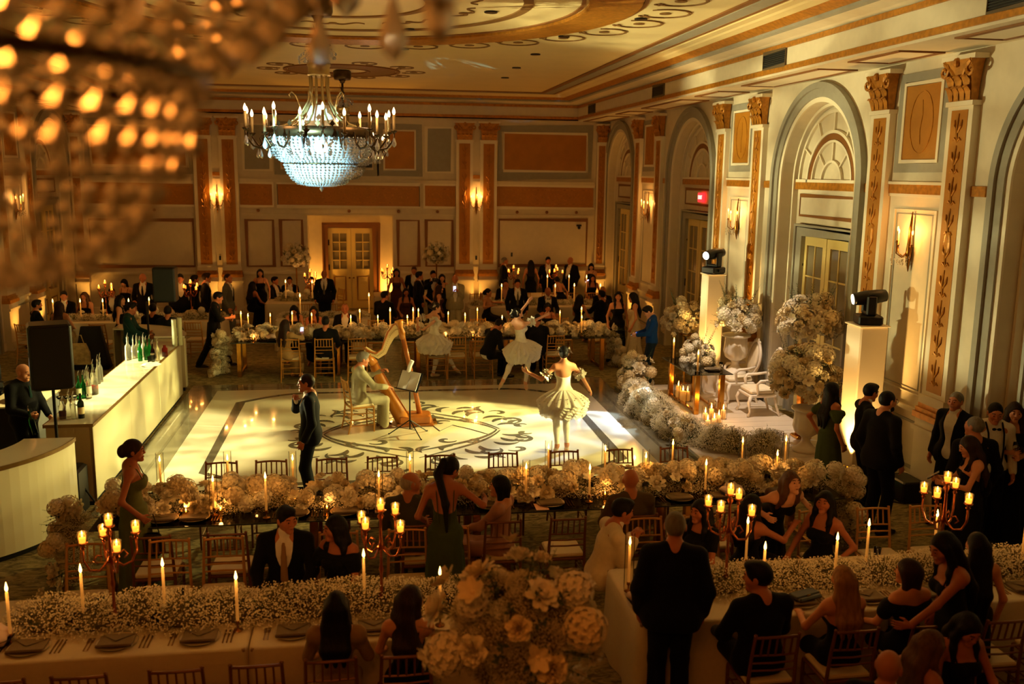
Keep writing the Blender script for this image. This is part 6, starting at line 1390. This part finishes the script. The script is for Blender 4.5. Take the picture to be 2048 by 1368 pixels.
# soundbox: half-round tapering body with a flat soundboard
R=[]
for (x,y,w_,dp) in ((818,842,.20,.20),(800,815,.185,.18),(778,780,.15,.15),(760,750,.115,.12),(748,728,.085,.09)):
    c=Vector(hp(x,y)); d=Vector((C(.62),0,S(.62))); R.append([tuple(c+Vector((0,-w_,0))+d*.05),tuple(c+Vector((0,w_,0))+d*.05),tuple(c+Vector((0,w_*.9,0))-d*dp*.5),tuple(c+Vector((0,w_*.45,0))-d*dp),tuple(c+Vector((0,-w_*.45,0))-d*dp),tuple(c+Vector((0,-w_*.9,0))-d*dp*.5)])
sb=obj('soundbox',MB().rings(R),WOODH,t,True)
obj('string_rib',MB().tube([tuple(Vector(hp(x,y))+Vector((C(.62),0,S(.62)))*.055) for x,y in ((818,842),(778,780),(748,728))],.014,5),WOODR,sb)
obj('shoulder_block',MB().tube([hp(748,728),hp(738,716),hp(732,702)],[.085,.07,.05],10),WOODH,t,True)
obj('pedestal',MB().bev((-.30,-.2,.04),(.26,.2,.20),.03).bev((-.34,-.23,0.012),(.30,.23,.06),.015),WOODR,t)
mb=MB()
for k in range(24):
    f=k/23; u=.9+f*(len(NK)-2.0); i=min(int(u),len(NK)-2); g_=u-i; x=NK[i][0][0]*(1-g_)+NK[i+1][0][0]*g_; y=NK[i][0][1]*(1-g_)+NK[i+1][0][1]*g_
    a=Vector(hp(x,y)); b=Vector(hp(750+66*f,732+104*f))+Vector((C(.62),0,S(.62)))*.06; mb.rod(tuple(a),tuple(b),.0018,n=4)
obj('string',mb,STRG,t)['kind']='stuff'
for k in range(5): obj('pedal',MB().box((.2+.0*k,-.16+.08*k,.03),(.36,-.13+.08*k,.05)),GOLDM,t)
HPX=[o for o in bpy.data.objects if o.get('label','').startswith('harpist')][0].location
chair(HPX.x,HPX.y,72,'gold chair the harpist is sitting on','single chairs on the dance floor')
p=G(820,870,0.016); t=thing('music_stand','black tripod music stand with white sheets in front of the harp','music stand',p)
obj('pole',MB().rod((0,0,.10),(0,0,.80),.013),BLACKM,t)
for k,(a) in enumerate((2.9,.6,5.2)): obj('leg',MB().rod((0,0,.26),(.36*C(a),.36*S(a),.0),.010,n=6).ell((.36*C(a),.36*S(a),.008),.014,6,4),BLACKM,t)
mb=MB()
for a in (2.9,.6,5.2): mb.rod((0,0,.10),(.19*C(a),.19*S(a),.125),.006,n=5)
obj('brace',mb,BLACKM,t)
dk=obj('desk',MB().bev((-.008,-.24,-.17),(.008,.24,.17),.004).box((-.05,-.24,-.17),(.008,.24,-.155)),BLACKM,t,loc=(0,0,.92),rot=(0,.45,.75))
tag(obj('sheet_music',MB().box((-.022,-.21,-.15),(-.012,-.005,.16)).box((-.022,.005,-.15),(-.012,.21,.16)),M('white_paper',(236,238,240),.35),loc=(p.x,p.y,p.z+.92),rot=(0,.45,.75)),'open white sheets in clear sleeves on the music stand','sheet music')
tag(obj('rolled_sheet',MB().tube([(0,0,0),(.03,.0,.1),(.07,0,.19)],.035,10),M('white_paper'),loc=(p.x-.02,p.y+.08,p.z+1.06)),'white rolled sheet standing up above the music stand','sheet music')
tag(obj('floor_cable',MB().tube([tuple(G(x,y,.02)) for x,y in ((850,850),(862,848),(880,862),(905,850),(940,858),(975,868))],.006,5),BLACK),'thin black cable lying right of the harp','cable')
# ================================================================ bars
BARW=M('bar_white_laminate',(232,226,196),.25,coat=.4); BARE=M('bar_edge_trim',(130,100,52),.35,.5); BARP=M('bar_end_panel',(180,164,128),.5); BART=M('bar_glossy_top',(240,236,212),.10,coat=.7)
t=thing('bar_counter','long white bar counter with lit front beside the dance floor','bar',(-3.52,12.37,0))
for k in range(3): obj('front_panel',MB().bev((-.03,k*1.997+.008,.08),(0,(k+1)*1.997-.008,1.06),.004),BARW,t)
obj('end_panel',MB().bev((-.56,.0,.06),(-.03,.03,1.06),.004),BARP,t); obj('end_panel',MB().bev((-.56,5.96,.06),(-.03,5.99,1.06),.004),BARP,t)
obj('plinth',MB().box((-.52,.02,0),(-.04,5.97,.08)),BLACK,t)
for k in range(3): obj('counter_top',MB().bev((-.585,k*2.0,1.07),(.012,(k+1)*2.0-.006,1.10),.004),BART,t)
obj('edge_trim',MB().box((.012,-.004,1.06),(.02,6.0,1.102)).box((-.59,-.012,1.06),(.02,-.002,1.102)).box((-.02,-.006,.06),(.008,.012,1.06)).box((-.595,0,1.06),(-.585,6,1.102)),BARE,t)
obj('inner_shelf',MB().box((-.56,.04,.7),(-.05,5.95,.72)),BARP,t)
def curved_bar(cx,cy,r,a0,a1,label):
    t=thing('curved_bar',label,'bar',(cx,cy,0)); n=22
    A=arc(0,0,r,a0,a1,n); B=arc(0,0,r-.58,a1,a0,n)
    obj('curved_front',MB().strip(arc(0,0,r-.02,a0,a1,n),.03,.07,1.06),BARW,t,False); obj('counter_top',MB().prism(A+B,1.07,1.10),BART,t); obj('edge_trim',MB().strip(arc(0,0,r+.006,a0,a1,n),.012,1.055,1.103),BARE,t)
    for a in (a0,a1):
        d=Vector((C(a),S(a))); obj('end_panel',MB().strip([tuple(d*(r-.57)),tuple(d*(r-.02))],.03,.07,1.06),BARP,t)
    obj('plinth',MB().strip(arc(0,0,r-.06,a0,a1,n),.04,0,.07),BLACK,t); return t
curved_bar(-5.15,11.75,1.6,0,-PI/2,'curved white bar corner at the left picture edge'); curved_bar(-5.15,18.95,1.6,0,PI/2,'curved white bar corner at the far end of the bar')
tag(obj('equipment_case',MB().bev((-3.98,11.86,0),(-3.58,12.3,.62),.03),BLACK),'black case standing in the gap between the two bars','case')
t=thing('bar_tray','black tray on the curved bar at the left edge','tray',(-4.62,11.35,1.10)); obj('base',MB().lathe([(.17,0),(.19,.03),(.18,.03),(.165,.006)],24,cap=False).lathe([(.17,0.001),(.001,.002)],24),BLACK,t,True)
BOT={}
def bottle(px,py,col,label,h=.31,r=.038,shape='tall',lab=None,z=1.10,spout=True,level=.6,liq=None):
    p=G(px,py,z); p.x=max(p.x,-4.06) if z==1.10 else p.x; t=thing('bottle',label,'bottle',p,0,'bottles on the bar')
    gm=M('bottle_glass_%d_%d_%d'%col,col,.06,trans=.82,ior=1.3)
    if shape=='jar': P=[(.001,0),(r,0),(r,h*.72),(r*.6,h*.82),(r*.55,h)]
    elif shape=='wine': P=[(.001,0),(r,0),(r,h*.58),(r*.9,h*.66),(r*.38,h*.76),(r*.36,h)]
    else: P=[(.001,0),(r*.95,0),(r,.01),(r,h*.55),(r*.85,h*.62),(r*.36,h*.72),(r*.33,h*.95),(r*.40,h*.96),(r*.40,h)]
    obj('glass_body',MB().lathe(P,14,cap=False),gm,t,True)
    if liq: obj('liquid',MB().lathe([(.001,.004),(r*.92,.004),(r*.92,h*level*.72),(.001,h*level*.72)],12,cap=False),M('liquid_%d_%d_%d'%liq,liq,.2,trans=.3),t,True)
    if lab: obj('label',MB().lathe([(r*1.02,h*.18),(r*1.02,h*.46)],14,cap=False),M('label_%d_%d_%d'%lab,lab,.6),t,True)
    if spout: obj('pour_spout',MB().tube([(0,0,h),(0,0,h+.035),(.012,0,h+.075)],[r*.3,.006,.004],6),CHROME,t)
    return t
CL=(236,236,220); GN=(20,120,44); DK=(16,24,14)
for a in [(257,720,CL,'large clear bottle with spout at the left of the far bar bottles',.40,.052,'tall',None),(268,717,CL,'clear bottle behind the large clear one on the bar',.34,.036,'tall',None),(281,722,GN,'bright green bottle foremost in the far bar bottles',.36,.038,'tall',None),(275,716,(220,220,180),'pale bottle left of the bright green one',.36,.036,'tall',None),(293,720,(28,100,40),'darker green bottle right of the bright green one',.35,.038,'tall',None),(288,714,CL,'clear bottle between the two green bottles',.36,.036,'tall',None),(300,716,GN,'green bottle at the back of the far bar bottles',.34,.036,'tall',None),(306,722,(40,14,10),'dark brown bottle right of the green ones',.30,.036,'wine',(150,130,100)),(316,722,(240,226,180),'pale yellow bottle at the right of far bar bottles',.34,.036,'tall',None)]: bottle(*a[:4],h=a[4],r=a[5],shape=a[6],lab=a[7])
bottle(330,713,(120,30,20),'red drink jar near the far bar end',.20,.05,'jar',None,spout=False,liq=(150,26,16))
for px,py,h,c,l in ((350,692,.50,(230,232,190),'left tall pale glass tube at the far bar end'),(361,690,.52,(230,232,190),'right tall pale glass tube at the far bar end')):
    t=thing('glass_tube_vase',l,'vase',G(px,py,1.1)); obj('tube',MB().lathe([(.001,.0),(.045,0),(.045,h)],14,cap=False),M('pale_tube_glass',c,.2,trans=.35),t,True); obj('rim',MB().lathe([(.045,h-.01),(.05,h),(.045,h+.008)],14,cap=False),CHROME,t,True)
for a in [(126,838,CL,'short bottle with red liquor and dark label on the bar',.24,.045,'jar',(60,20,24),(180,20,24)),(139,834,CL,'clear bottle right of the short red bottle',.30,.034,'tall',None,None),(148,838,(220,220,200),'slim clear bottle left of the dark wine bottle',.30,.032,'tall',None,None),(163,836,DK,'dark wine bottle with pale label at the near bar corner',.33,.042,'wine',(220,206,160),None),(190,788,CL,'clear jar of bright red juice on the bar',.32,.052,'jar',None,(226,24,30)),(157,798,GN,'left green bottle in the near bar bottles',.34,.038,'tall',(200,206,170),None),(168,796,(16,110,40),'right green bottle in the near bar bottles',.34,.038,'tall',None,None),(179,796,CL,'tall clear bottle left of the red juice jar',.38,.038,'tall',(224,222,200),None),(122,787,CL,'bottle of yellow juice in the near bar bottles',.32,.042,'jar',None,(236,190,30)),(135,786,(220,224,170),'pale green bottle right of the yellow juice',.33,.036,'tall',None,None),(144,785,CL,'clear bottle second from the yellow juice',.34,.036,'tall',None,None),(152,776,(210,216,190),'clear bottle at the back of near bar bottles',.36,.036,'tall',None,None),(172,768,CL,'clear bottle with chrome spout behind the green ones',.38,.036,'tall',None,None),(182,764,CL,'farthest clear bottle of the near bar bottles',.38,.036,'tall',None,None)]: bottle(*a[:4],h=a[4],r=a[5],shape=a[6],lab=a[7],liq=a[8],spout=a[6]!='wine')
for i,(px,py) in enumerate(((121,812),(136,812),(150,810))):
    t=thing('coupe_glass','%s empty coupe glass from left on the near bar end'%ordn(i),'glass',G(px,py,1.1),0,'coupe glasses on the bar'); obj('stem_and_foot',MB().lathe([(.034,0),(.034,.003),(.005,.008),(.004,.09)],12),GLASS,t,True); obj('bowl',MB().lathe([(.004,.09),(.03,.10),(.05,.135),(.048,.135),(.028,.104),(.002,.094)],16,cap=False),GLASS,t,True)
for i,(px,py) in enumerate(((322,722),(328,724),(336,718),(300,726))):
    p=G(px,py,1.10); tumbler(min(p.x,-3.62),min(p.y,18.2),1.101,'%s tumbler from left at the far bar'%ordn(i),'tumblers on the bar',1.1)
q=random.Random(4); mb=MB(); R=[]
for r,zz in ((.02,.045),(.09,.04),(.14,.015),(.15,.002)): R.append([(r*C(a)*(1+.2*S(4*a)),r*S(a)*(1+.2*S(3*a)),zz+.008*S(5*a)) for a in np.linspace(0,2*PI,20,endpoint=False)])
p=G(302,724,1.1); tag(obj('bar_towel',mb.rings(R),M('white_towel',(236,232,210),.9),loc=(p.x+.05,p.y-.3,1.101)),'crumpled white towel on the bar by the dark bottle','towel')
t=thing('back_counter','small dark counter holding the ice tub behind the bald bartender','counter',(-5.0,14.3,0)); obj('counter_body',MB().bev((-.35,-.5,0),(.35,.5,.98),.01),BLACK,t); obj('counter_top',MB().bev((-.37,-.52,.98),(.37,.52,1.01),.006),BARP,t)
t=thing('ice_tub','clear tub heaped with ice behind the bald bartender','tub',(-4.95,14.2,1.012)); obj('tub',MB().lathe([(.001,0),(.20,0),(.25,.26),(.245,.26),(.195,.01),(.001,.01)],20,cap=False),GLASS,t,True)
mb=MB()
for k in range(170):
    a=q.uniform(0,6.28); r=.2*math.sqrt(q.random()); octa(mb,(r*C(a),r*S(a),.04+.26*q.random()*(1-.3*r/.2)),q.uniform(.016,.026))
obj('ice_cubes',mb,M('ice',(240,240,220),.1,trans=.6),t)['kind']='stuff'
p=G(40,800,1.0)
t=bottle(36,848,(22,80,30),'green bottle held by the bald bartender',.34,.04,'wine',None,z=1.05,spout=True); hh=[v for q_,v in HND.items() if q_.startswith('bald bartender')][0][1]; t.location=hh+Vector((0,-.02,-.24)); t.rotation_euler=(.1,-.15,0)
# ================================================================ loudspeakers
SPK=M('speaker_grille',(20,26,28),.6,bump=(300,.4))
def speaker(p,w_,d,h,rz,label,pole=True):
    t=thing('loudspeaker',label,'speaker',p,rz)
    obj('cabinet',MB().bev((-w_/2,-d/2,0),(w_/2,d/2,h),.025),BLACK,t); obj('grille',MB().bev((-w_/2+.02,-d/2-.012,.03),(w_/2-.02,-d/2+.004,h-.03),.01),SPK,t); obj('handle',MB().box((-w_/2-.006,-.06,h*.5),(-w_/2+.01,.06,h*.56)),BLACKM,t)
def spk_stand(x,y,h,label):
    t=thing('speaker_stand',label,'speaker stand',(x,y,0)); obj('pole',MB().rod((0,0,.1),(0,0,h),.02),BLACKM,t); obj('collar',MB().lathe([(.035,.75),(.035,.85)],10),BLACKM,t)
    for k in range(3): a=k*2.094+.5; obj('leg',MB().rod((.02*C(a),.02*S(a),.8),(.45*C(a),.45*S(a),.0),.013,n=6),BLACKM,t)
p=AY(106,774,12.0); spk_stand(p.x,12.0,p.z-.005,'black pole stand of the near loudspeaker at left'); speaker((p.x,12.0,p.z),.48,.42,.80,.35,'large dark loudspeaker on a pole beside the bald bartender')
p=AY(333,603,18.9); spk_stand(-4.28,19.2,AY(333,603,19.2).z-.005,'pole stand of the far loudspeaker behind the bar'); speaker((AY(333,603,19.2).x,19.2,AY(333,603,19.2).z),.42,.36,.69,.0,'dark loudspeaker on a pole in the far left of the room')
# ================================================================ light columns and moving heads
COLW=M('white_column_scrim',(226,214,196),.6); LENSW=M('lit_lens',(255,255,250),.2,emit=((235,248,255),10)); LENSD=M('dim_lens',(200,190,170),.1,emit=((255,236,200),3)); GRN=M('green_indicator',(40,255,120),.3,emit=((20,255,110),6))
def light_column(x,y,w_,h,label):
    t=thing('light_column',label,'column',(x,y,0)); obj('scrim_sleeve',MB().bev((-w_/2,-w_/2,.01),(w_/2,w_/2,h),.02),COLW,t); obj('base_plate',MB().bev((-w_/2-.04,-w_/2-.04,0),(w_/2+.04,w_/2+.04,.012),.004),BLACK,t); obj('top_plate',MB().bev((-w_/2-.02,-w_/2-.02,h),(w_/2+.02,w_/2+.02,h+.02),.006),COLW,t)
def moving_head(x,y,z,pan,tilt,label,lens):
    # pan: compass bearing of the beam
    t=thing('moving_head_light',label,'stage light',(x,y,z),-math.radians(pan))
    obj('base',MB().bev((-.17,-.17,0),(.17,.17,.13),.02).box((-.20,-.05,.04),(-.17,.05,.09)).box((.17,-.05,.04),(.20,.05,.09)),BLACK,t)
    obj('yoke',MB().bev((-.16,-.07,.13),(-.11,.07,.42),.02).bev((.11,-.07,.13),(.16,.07,.42),.02).bev((-.16,-.07,.13),(.16,.07,.18),.02),BLACK,t)
    mb=MB(lambda a,b,c:(a,b*C(tilt)-c*S(tilt),.38+b*S(tilt)+c*C(tilt))); mb.rings([[(r*C(k*PI/8),yy,r*.95*S(k*PI/8)) for k in range(16)] for yy,r in ((-.24,.06),(-.22,.09),(-.1,.105),(.05,.11),(.20,.095),(.23,.09))]); hd_=obj('head',mb,BLACK,t,True)
    mb=MB(lambda a,b,c:(a,b*C(tilt)-c*S(tilt),.38+b*S(tilt)+c*C(tilt))); mb.rings([[(r*C(k*PI/8),yy,r*S(k*PI/8)) for k in range(16)] for yy,r in ((.225,.078),(.245,.07))]); obj('lens',mb,lens,hd_)
light_column(7.08,12.35,.42,2.26,'tall white light column at right with amber glow on its side'); moving_head(7.08,12.35,2.282,-75,-.15,'black moving head light on the near right column',LENSD)
light_column(6.76,17.65,.36,2.42,'white light column left of the white flower urn'); moving_head(6.76,17.65,2.442,-115,-.12,'black moving head light with glowing lens on the far right column',LENSW)
light_column(-6.98,17.3,.42,1.50,'white light column at the left edge behind the bartender'); moving_head(-6.98,17.3,1.522,60,.0,'black light on the left column at picture edge',LENSD)
t=thing('flight_case','black case under the bright lens at left','case',(-6.45,17.05,0)); obj('case_body',MB().bev((-.25,-.25,0),(.25,.25,.50),.02),BLACK,t); obj('case_lid',MB().bev((-.26,-.26,.50),(.26,.26,.56),.01),BLACKM,t)
moving_head(-6.45,17.05,.562,150,-.05,'moving head light with bright white lens beside the loudspeaker',LENSW)
for x,y,a,b,l in ((6.72,12.05,(6.72,12.05),(7.0,12.35,1.5),'near right light column'),(6.42,17.35,0,(6.7,17.6,1.5),'far right light column'),(-6.62,17.1,0,(-6.95,17.3,1.2),'left light column')):
    t=thing('floor_uplight','pale box uplight on the floor at the '+l,'uplight',(x,y,0),0,'box uplights at the columns'); obj('housing',MB().bev((-.06,-.06,0),(.06,.06,.26),.01),COLW,t); obj('lens',MB().box((-.045,-.045,.26),(.045,.045,.266)),AMBL,t)
    if l.startswith('near'): obj('indicator',MB().ell((.03,-.062,.16),(.02,.008,.03),8,5),GRN,t)
    lamp('SPOT','uplight_lamp',(0,0,.29),600,(1,.55,.14),.04,(b[0]-x,b[1]-y,b[2]),70,1,t)
tag(obj('floor_monitor',MB().bev((7.1,11.15,0),(7.42,11.6,.3),.02),BLACK),'small black box on the floor at the right wall','box')
tag(obj('black_cloth_bag',MB().ell((6.85,11.75,.07),(.26,.16,.09),14,8),M('black_fabric',(16,16,18),.9)),'black bag lying at the foot of the near right column','bag')
tag(obj('wall_cable',MB().tube([(7.3,11.7,.01),(7.05,11.55,.012),(6.95,11.3,.012),(7.15,11.15,.012),(7.3,11.35,.02),(7.1,11.45,.02),(7.0,11.2,.02)],.008,5),BLACK),'black cables looped on the floor by the right wall','cable')
# ================================================================ sweetheart table, thrones, urns, flower banks
glass_table(5.68,15.7,6.48,17.35,'square glass sweetheart table with gold legs on the stage').location.z=.082
THR=M('throne_white_lacquer',(236,226,210),.3,coat=.3); THU=M('throne_ivory_upholstery',(232,220,194),.7)
def throne(x,y,face,label):
    t=thing('throne_chair',label,'chair',(x,y,.082),-math.radians(face),'white carved armchairs on the stage')
    obj('seat_cushion',MB().bev((-.25,-.22,.40),(.25,.26,.50),.035),THU,t); obj('seat_rail',MB().bev((-.27,-.25,.35),(.27,.28,.41),.02),THR,t)
    for s_ in (-1,1):
        obj('leg',MB().tube([(s_*.24,.24,.38),(s_*.28,.29,.26),(s_*.25,.25,.10),(s_*.27,.29,.015)],[.035,.03,.02,.026],8),THR,t,True); obj('leg',MB().tube([(s_*.22,-.22,.38),(s_*.23,-.25,.2),(s_*.24,-.32,.0)],[.03,.024,.02],8),THR,t,True)
        obj('armrest',MB().tube([(s_*.25,-.25,.70),(s_*.29,-.08,.67),(s_*.30,.10,.66),(s_*.28,.15,.60),(s_*.26,.12,.41)],[.024,.026,.03,.026,.022],8),THR,t,True)
    E_=lambda a,rx,rz,dy=0:(rx*C(a),-.27-.10*(.5+.5*S(a))+dy,.83+rz*S(a))
    obj('back_frame',MB().tube([E_(a,.235+.03*C(2*a),.33) for a in np.linspace(0,2*PI,30,endpoint=False)],.03,8,closed=True).ell((0,-.37,1.17),(.09,.03,.05),10,6).ell((-.1,-.37,1.14),(.05,.025,.035),8,5).ell((.1,-.37,1.14),(.05,.025,.035),8,5),THR,t,True)
    obj('back_pad',MB().rings([[E_(a,.215,.30,.015) for a in np.linspace(0,2*PI,24,endpoint=False)],[E_(a,.15,.22,.05) for a in np.linspace(0,2*PI,24,endpoint=False)]]).rings([[E_(a,.215,.30,-.02) for a in np.linspace(0,2*PI,24,endpoint=False)],[E_(a,.21,.29,.0) for a in np.linspace(0,2*PI,24,endpoint=False)]]),THU,t,True)
throne(7.0,15.75,-90,'white carved armchair nearer the camera at the sweetheart table'); throne(7.0,16.75,-90,'white carved armchair farther back at the sweetheart table')
URN=M('white_urn_plaster',(232,224,208),.5)
def urn(x,y,z,s,label,ped=0):
    t=thing('fluted_urn',label,'urn',(x,y,z))
    if ped: obj('pedestal',MB().bev((-.2*s,-.2*s,0),(.2*s,.2*s,ped),.02),URN,t)
    obj('foot',MB().lathe([(.19,0),(.19,.04),(.13,.07),(.07,.14),(.06,.20),(.09,.235)],24,(0,0,ped)),URN,t,True); obj('fluted_bowl',MB().lathe([(.09,.235),(.17,.29),(.20,.38),(.185,.5),(.18,.62)],48,(0,0,ped),flute=(.035,12)),URN,t,True); obj('rim',MB().lathe([(.18,.62),(.235,.64),(.24,.67),(.20,.68)],28,(0,0,ped)),URN,t,True)
    t.scale=(s,s,s); return t
def mass(x,y,z,rx,ry,rz_,nb,label,spikes=0,seed=1,group='large white flower arrangements',full=False,bs=1.25):
    q=random.Random(seed); t=thing('flower_arrangement',label,'flowers',(x,y,z),0,group); lo=-1 if full else -.35
    for k in range(14):
        zz=1-(1-lo)*(k+.5)/14; a=k*2.4; m=math.sqrt(max(0,1-zz*zz)); o=gyp(t,(m*C(a)*rx*.55,m*S(a)*ry*.55,zz*rz_*.5),1,None,q,(rx*1.3,ry*1.5,rz_*1.5)); o.rotation_euler=Vector((m*C(a),m*S(a),zz+.01)).to_track_quat('Z','Y').to_euler()
    for k in range(nb):
        zz=.98-(.98-lo)*(k+.5)/nb; a=k*2.39996+seed; m=math.sqrt(max(0,1-zz*zz)); f=q.uniform(.85,1.12); bloom(t,(m*C(a)*rx*f,m*S(a)*ry*f,zz*rz_*f),None,bs,q,(m*C(a),m*S(a),zz+.1))
    mb=MB()
    for k in range(34): a=q.uniform(0,6.28); zz=q.uniform(lo,1); m=math.sqrt(max(0,1-zz*zz)); sprig(mb,(m*C(a)*rx*.7,m*S(a)*ry*.7,zz*rz_*.7),(m*C(a),m*S(a),zz+.2),rx*.65,7,q)
    for k in range(spikes): a=q.uniform(0,6.28); sprig(mb,(.5*rx*C(a),.5*ry*S(a),rz_*.6),(.4*C(a),.4*S(a),1),rz_*q.uniform(.8,1.3),20,q)
    obj('greenery',mb,LEAF,t)['kind']='stuff'; return t
urn(7.02,16.95,.082,1.15,'white fluted urn on a block left of the tall glazed doors',.42); p=AY(1478,598,17.15); mass(7.02,16.95,1.62,.40,.40,.42,40,'white flowers rising from the urn left of the glazed doors',9,2)
p=AY(1372,660,18.6); mass(p.x,18.6,1.28,.42,.4,.45,38,'white flowers left of the far light column',6,3); t=thing('flower_stand','slim stand under the flowers left of the far light column','stand',(p.x,18.6,0)); obj('post',MB().lathe([(.16,0),(.16,.02),(.03,.04),(.025,1.0),(.14,1.05),(.14,1.08)],14),GOLDM,t,True)
urn(6.80,13.42,.082,1.05,'white fluted urn of flowers beside the green off-shoulder gown',.0); mass(6.72,13.5,1.18,.50,.45,.52,52,'lower white flower mass on the urn beside the green gown',4,4,bs=1.5); mass(7.08,14.15,1.98,.46,.42,.42,46,'upper white flower mass before the tall glazed doors',10,5,bs=1.4)
t=thing('flower_stand','gold pedestal under the upper flowers before the glazed doors','stand',(7.08,14.15,.082)); obj('post',MB().bev((-.13,-.13,0),(.13,.13,.05),.01).bev((-.08,-.08,.05),(.08,.08,1.5),.01).bev((-.15,-.15,1.5),(.15,.15,1.56),.01),GOLDM,t)
# the babys breath bank along the stage edge
bank=[(5.15,17.2,.30),(5.08,16.8,.34),(5.02,16.35,.40),(4.98,15.9,.44),(4.98,15.45,.44),(5.0,15.0,.40),(5.05,14.55,.38),(5.12,14.1,.38),(5.3,13.7,.40),(5.6,13.45,.42),(5.95,13.4,.38),(6.2,13.45,.30)]
t=thing('flower_bank','white babys breath bank along the stage edge','flowers',(5.0,15.0,.03)); q=random.Random(21)
for i,(x,y,h) in enumerate(bank):
    for k in range(3): gyp(t,(x-5.0+q.uniform(-.12,.12),y-15.0+q.uniform(-.15,.15),.02+.12*k),1,None,q,(1.05,1.4,h*4.6))
for i in range(34):
    x,y,h=q.choice(bank[:8]); a=q.uniform(0,PI); bloom(t,(x-5.0-.26*S(a)*q.random(),y-15.0+q.uniform(-.2,.2),h*q.uniform(.4,1.25)),None,1.1,q,(-.7,-.5,.6))
mb=MB()
for x,y,h in bank:
    for k in range(5): sprig(mb,(x-5.0,y-15.0,.1),(q.uniform(-1,.3),q.uniform(-1,1),q.uniform(.2,1)),.42,8,q)
obj('greenery',mb,LEAF,t)['kind']='stuff'
mass(6.25,16.95,.86,.30,.40,.38,26,'white orchid arrangement on the sweetheart table',5,8,bs=1.0)
mass(5.35,17.9,.35,.32,.32,.42,18,'small cream flower group at the far corner of the stage',2,9)
def hurricane(x,y,z,h,r,label,group,pw=2.0,pillar=True):
    t=thing('hurricane_candle',label,'candle',(x,y,z),0,group); obj('glass_cylinder',MB().lathe([(.001,.004),(r,.004),(r,h)],18,cap=False),THING,t,True)
    obj('pillar_candle',MB().lathe([(r*.62,.006),(r*.62,h*.55)] if pillar else [(.014,.006),(.012,h*.68)],12),WAX,t,True); flame(t,0,0,h*.55+.004 if pillar else h*.68,1.3); lamp('POINT','candle_light',(0,0,h*.55+.07),pw,WARM,.03,parent=t)
for i,(px,py,h) in enumerate(((1410,842,.26),(1422,838,.34),(1437,846,.24),(1446,838,.30),(1428,850,.20),(1415,852,.18))): p=G(px,py,.082); hurricane(p.x,p.y,.082,h,.065,'%s candle cylinder from left on the stage floor'%ordn(i),'glass cylinders with candles on the stage')
for i,(px,py,h) in enumerate(((1356,800,.50),(1365,806,.42),(1374,802,.34))): p=G(px,py,.082); hurricane(p.x,p.y,.082,h,.08,'%s tall candle cylinder from left under the sweetheart table'%ordn(i),'glass cylinders with candles under the sweetheart table')
for i,(x,y,h) in enumerate(((5.86,17.2,.46),(5.92,16.0,.44))): hurricane(x,y,.834,h,.045,('far','near')[i]+' slender candle cylinder on the sweetheart table','slender candles on the sweetheart table',1.0,False)
setting(6.25,16.1,.836,1,'on the sweetheart table',0,False); goblet(6.3,15.85,.834,'stemmed glass on the sweetheart table','stemmed glasses')
# ================================================================ small things
t=thing('tote_bag','beige printed tote bag hanging on a chair behind the bar','bag',AY(160,705,20.4)); t.location.z=.28; obj('pouch',MB().rings([[(-.2,-.04,0),(.2,-.04,0),(.2,.04,0),(-.2,.04,0)],[(-.19,-.05,.25),(.19,-.05,.25),(.19,.05,.25),(-.19,.05,.25)],[(-.13,-.015,.45),(.13,-.015,.45),(.13,.015,.45),(-.13,.015,.45)]]),M('tote_canvas',(206,180,120),.9,noise=(14,.4)),t); obj('strap',MB().tube([(-.1,0,.44),(-.06,0,.62),(.04,0,.62),(.09,0,.44)],.012,5),M('tote_canvas'),t)
t=thing('draped_coat','black coat draped over a chair behind the bar','coat',(AY(185,705,21.3).x,21.3,.02)); obj('coat_cloth',MB().rings([[(-.36,-.2,0),(.36,-.2,0),(.36,.2,0),(-.36,.2,0)],[(-.28,-.15,.45),(.28,-.15,.45),(.26,.18,.45),(-.26,.18,.45)],[(-.20,-.06,.92),(.20,-.06,.92),(.2,.04,.92),(-.2,.04,.92)]]),M('black_fabric'),t,True)
for k,(who,sd,rz,tl,l,lit) in enumerate((('woman in black strappy dress typing',1,1.0,.9,'dark phone in the hands of the woman at right',False),('person in bright blue',1,1.3,1.0,'phone held by the person in the blue shirt',True),('brown haired woman in tan dress filming',1,.3,.3,'white lit phone held up at the far flowers',True),('curly haired woman lit',1,.4,.9,'lit phone of the curly haired woman at the back',True),('balding man in pale grey',1,.0,.2,'phone of the man in the pale suit filming',True))):
    h=[v for q_,v in HND.items() if q_.startswith(who)][0][sd]; phone(tuple(h+Vector((0,-.01,.03))),rz,tl,l,lit)
hh=[v for q_,v in HND.items() if q_.startswith('man holding a camera')][0]; t=thing('camera','black camera held up by a man at centre back','camera',tuple((hh[0]+hh[1])/2)); obj('camera_body',MB().bev((-.08,-.05,-.05),(.08,.03,.05),.01),BLACK,t); obj('lens_barrel',MB().rod((0,-.05,0),(0,-.16,0),.04),BLACK,t)
t=thing('evening_bag','black evening bag at the hip of the woman in sage gown','bag',tuple(AY(303,1085,9.45))); obj('pouch',MB().bev((-.10,-.04,-.14),(.10,.04,.10),.03),MATS['black_leather'],t); obj('strap',MB().tube([(-.08,0,.10),(-.04,0,.3),(.03,0,.3),(.08,0,.10)],.006,5),MATS['black_leather'],t)
hh=[v for q_,v in HND.items() if q_.startswith('woman in black off-shoulder top')][0][1]; t=goblet(hh.x,hh.y,hh.z-.06,'cocktail glass in the hand of the woman at right edge')
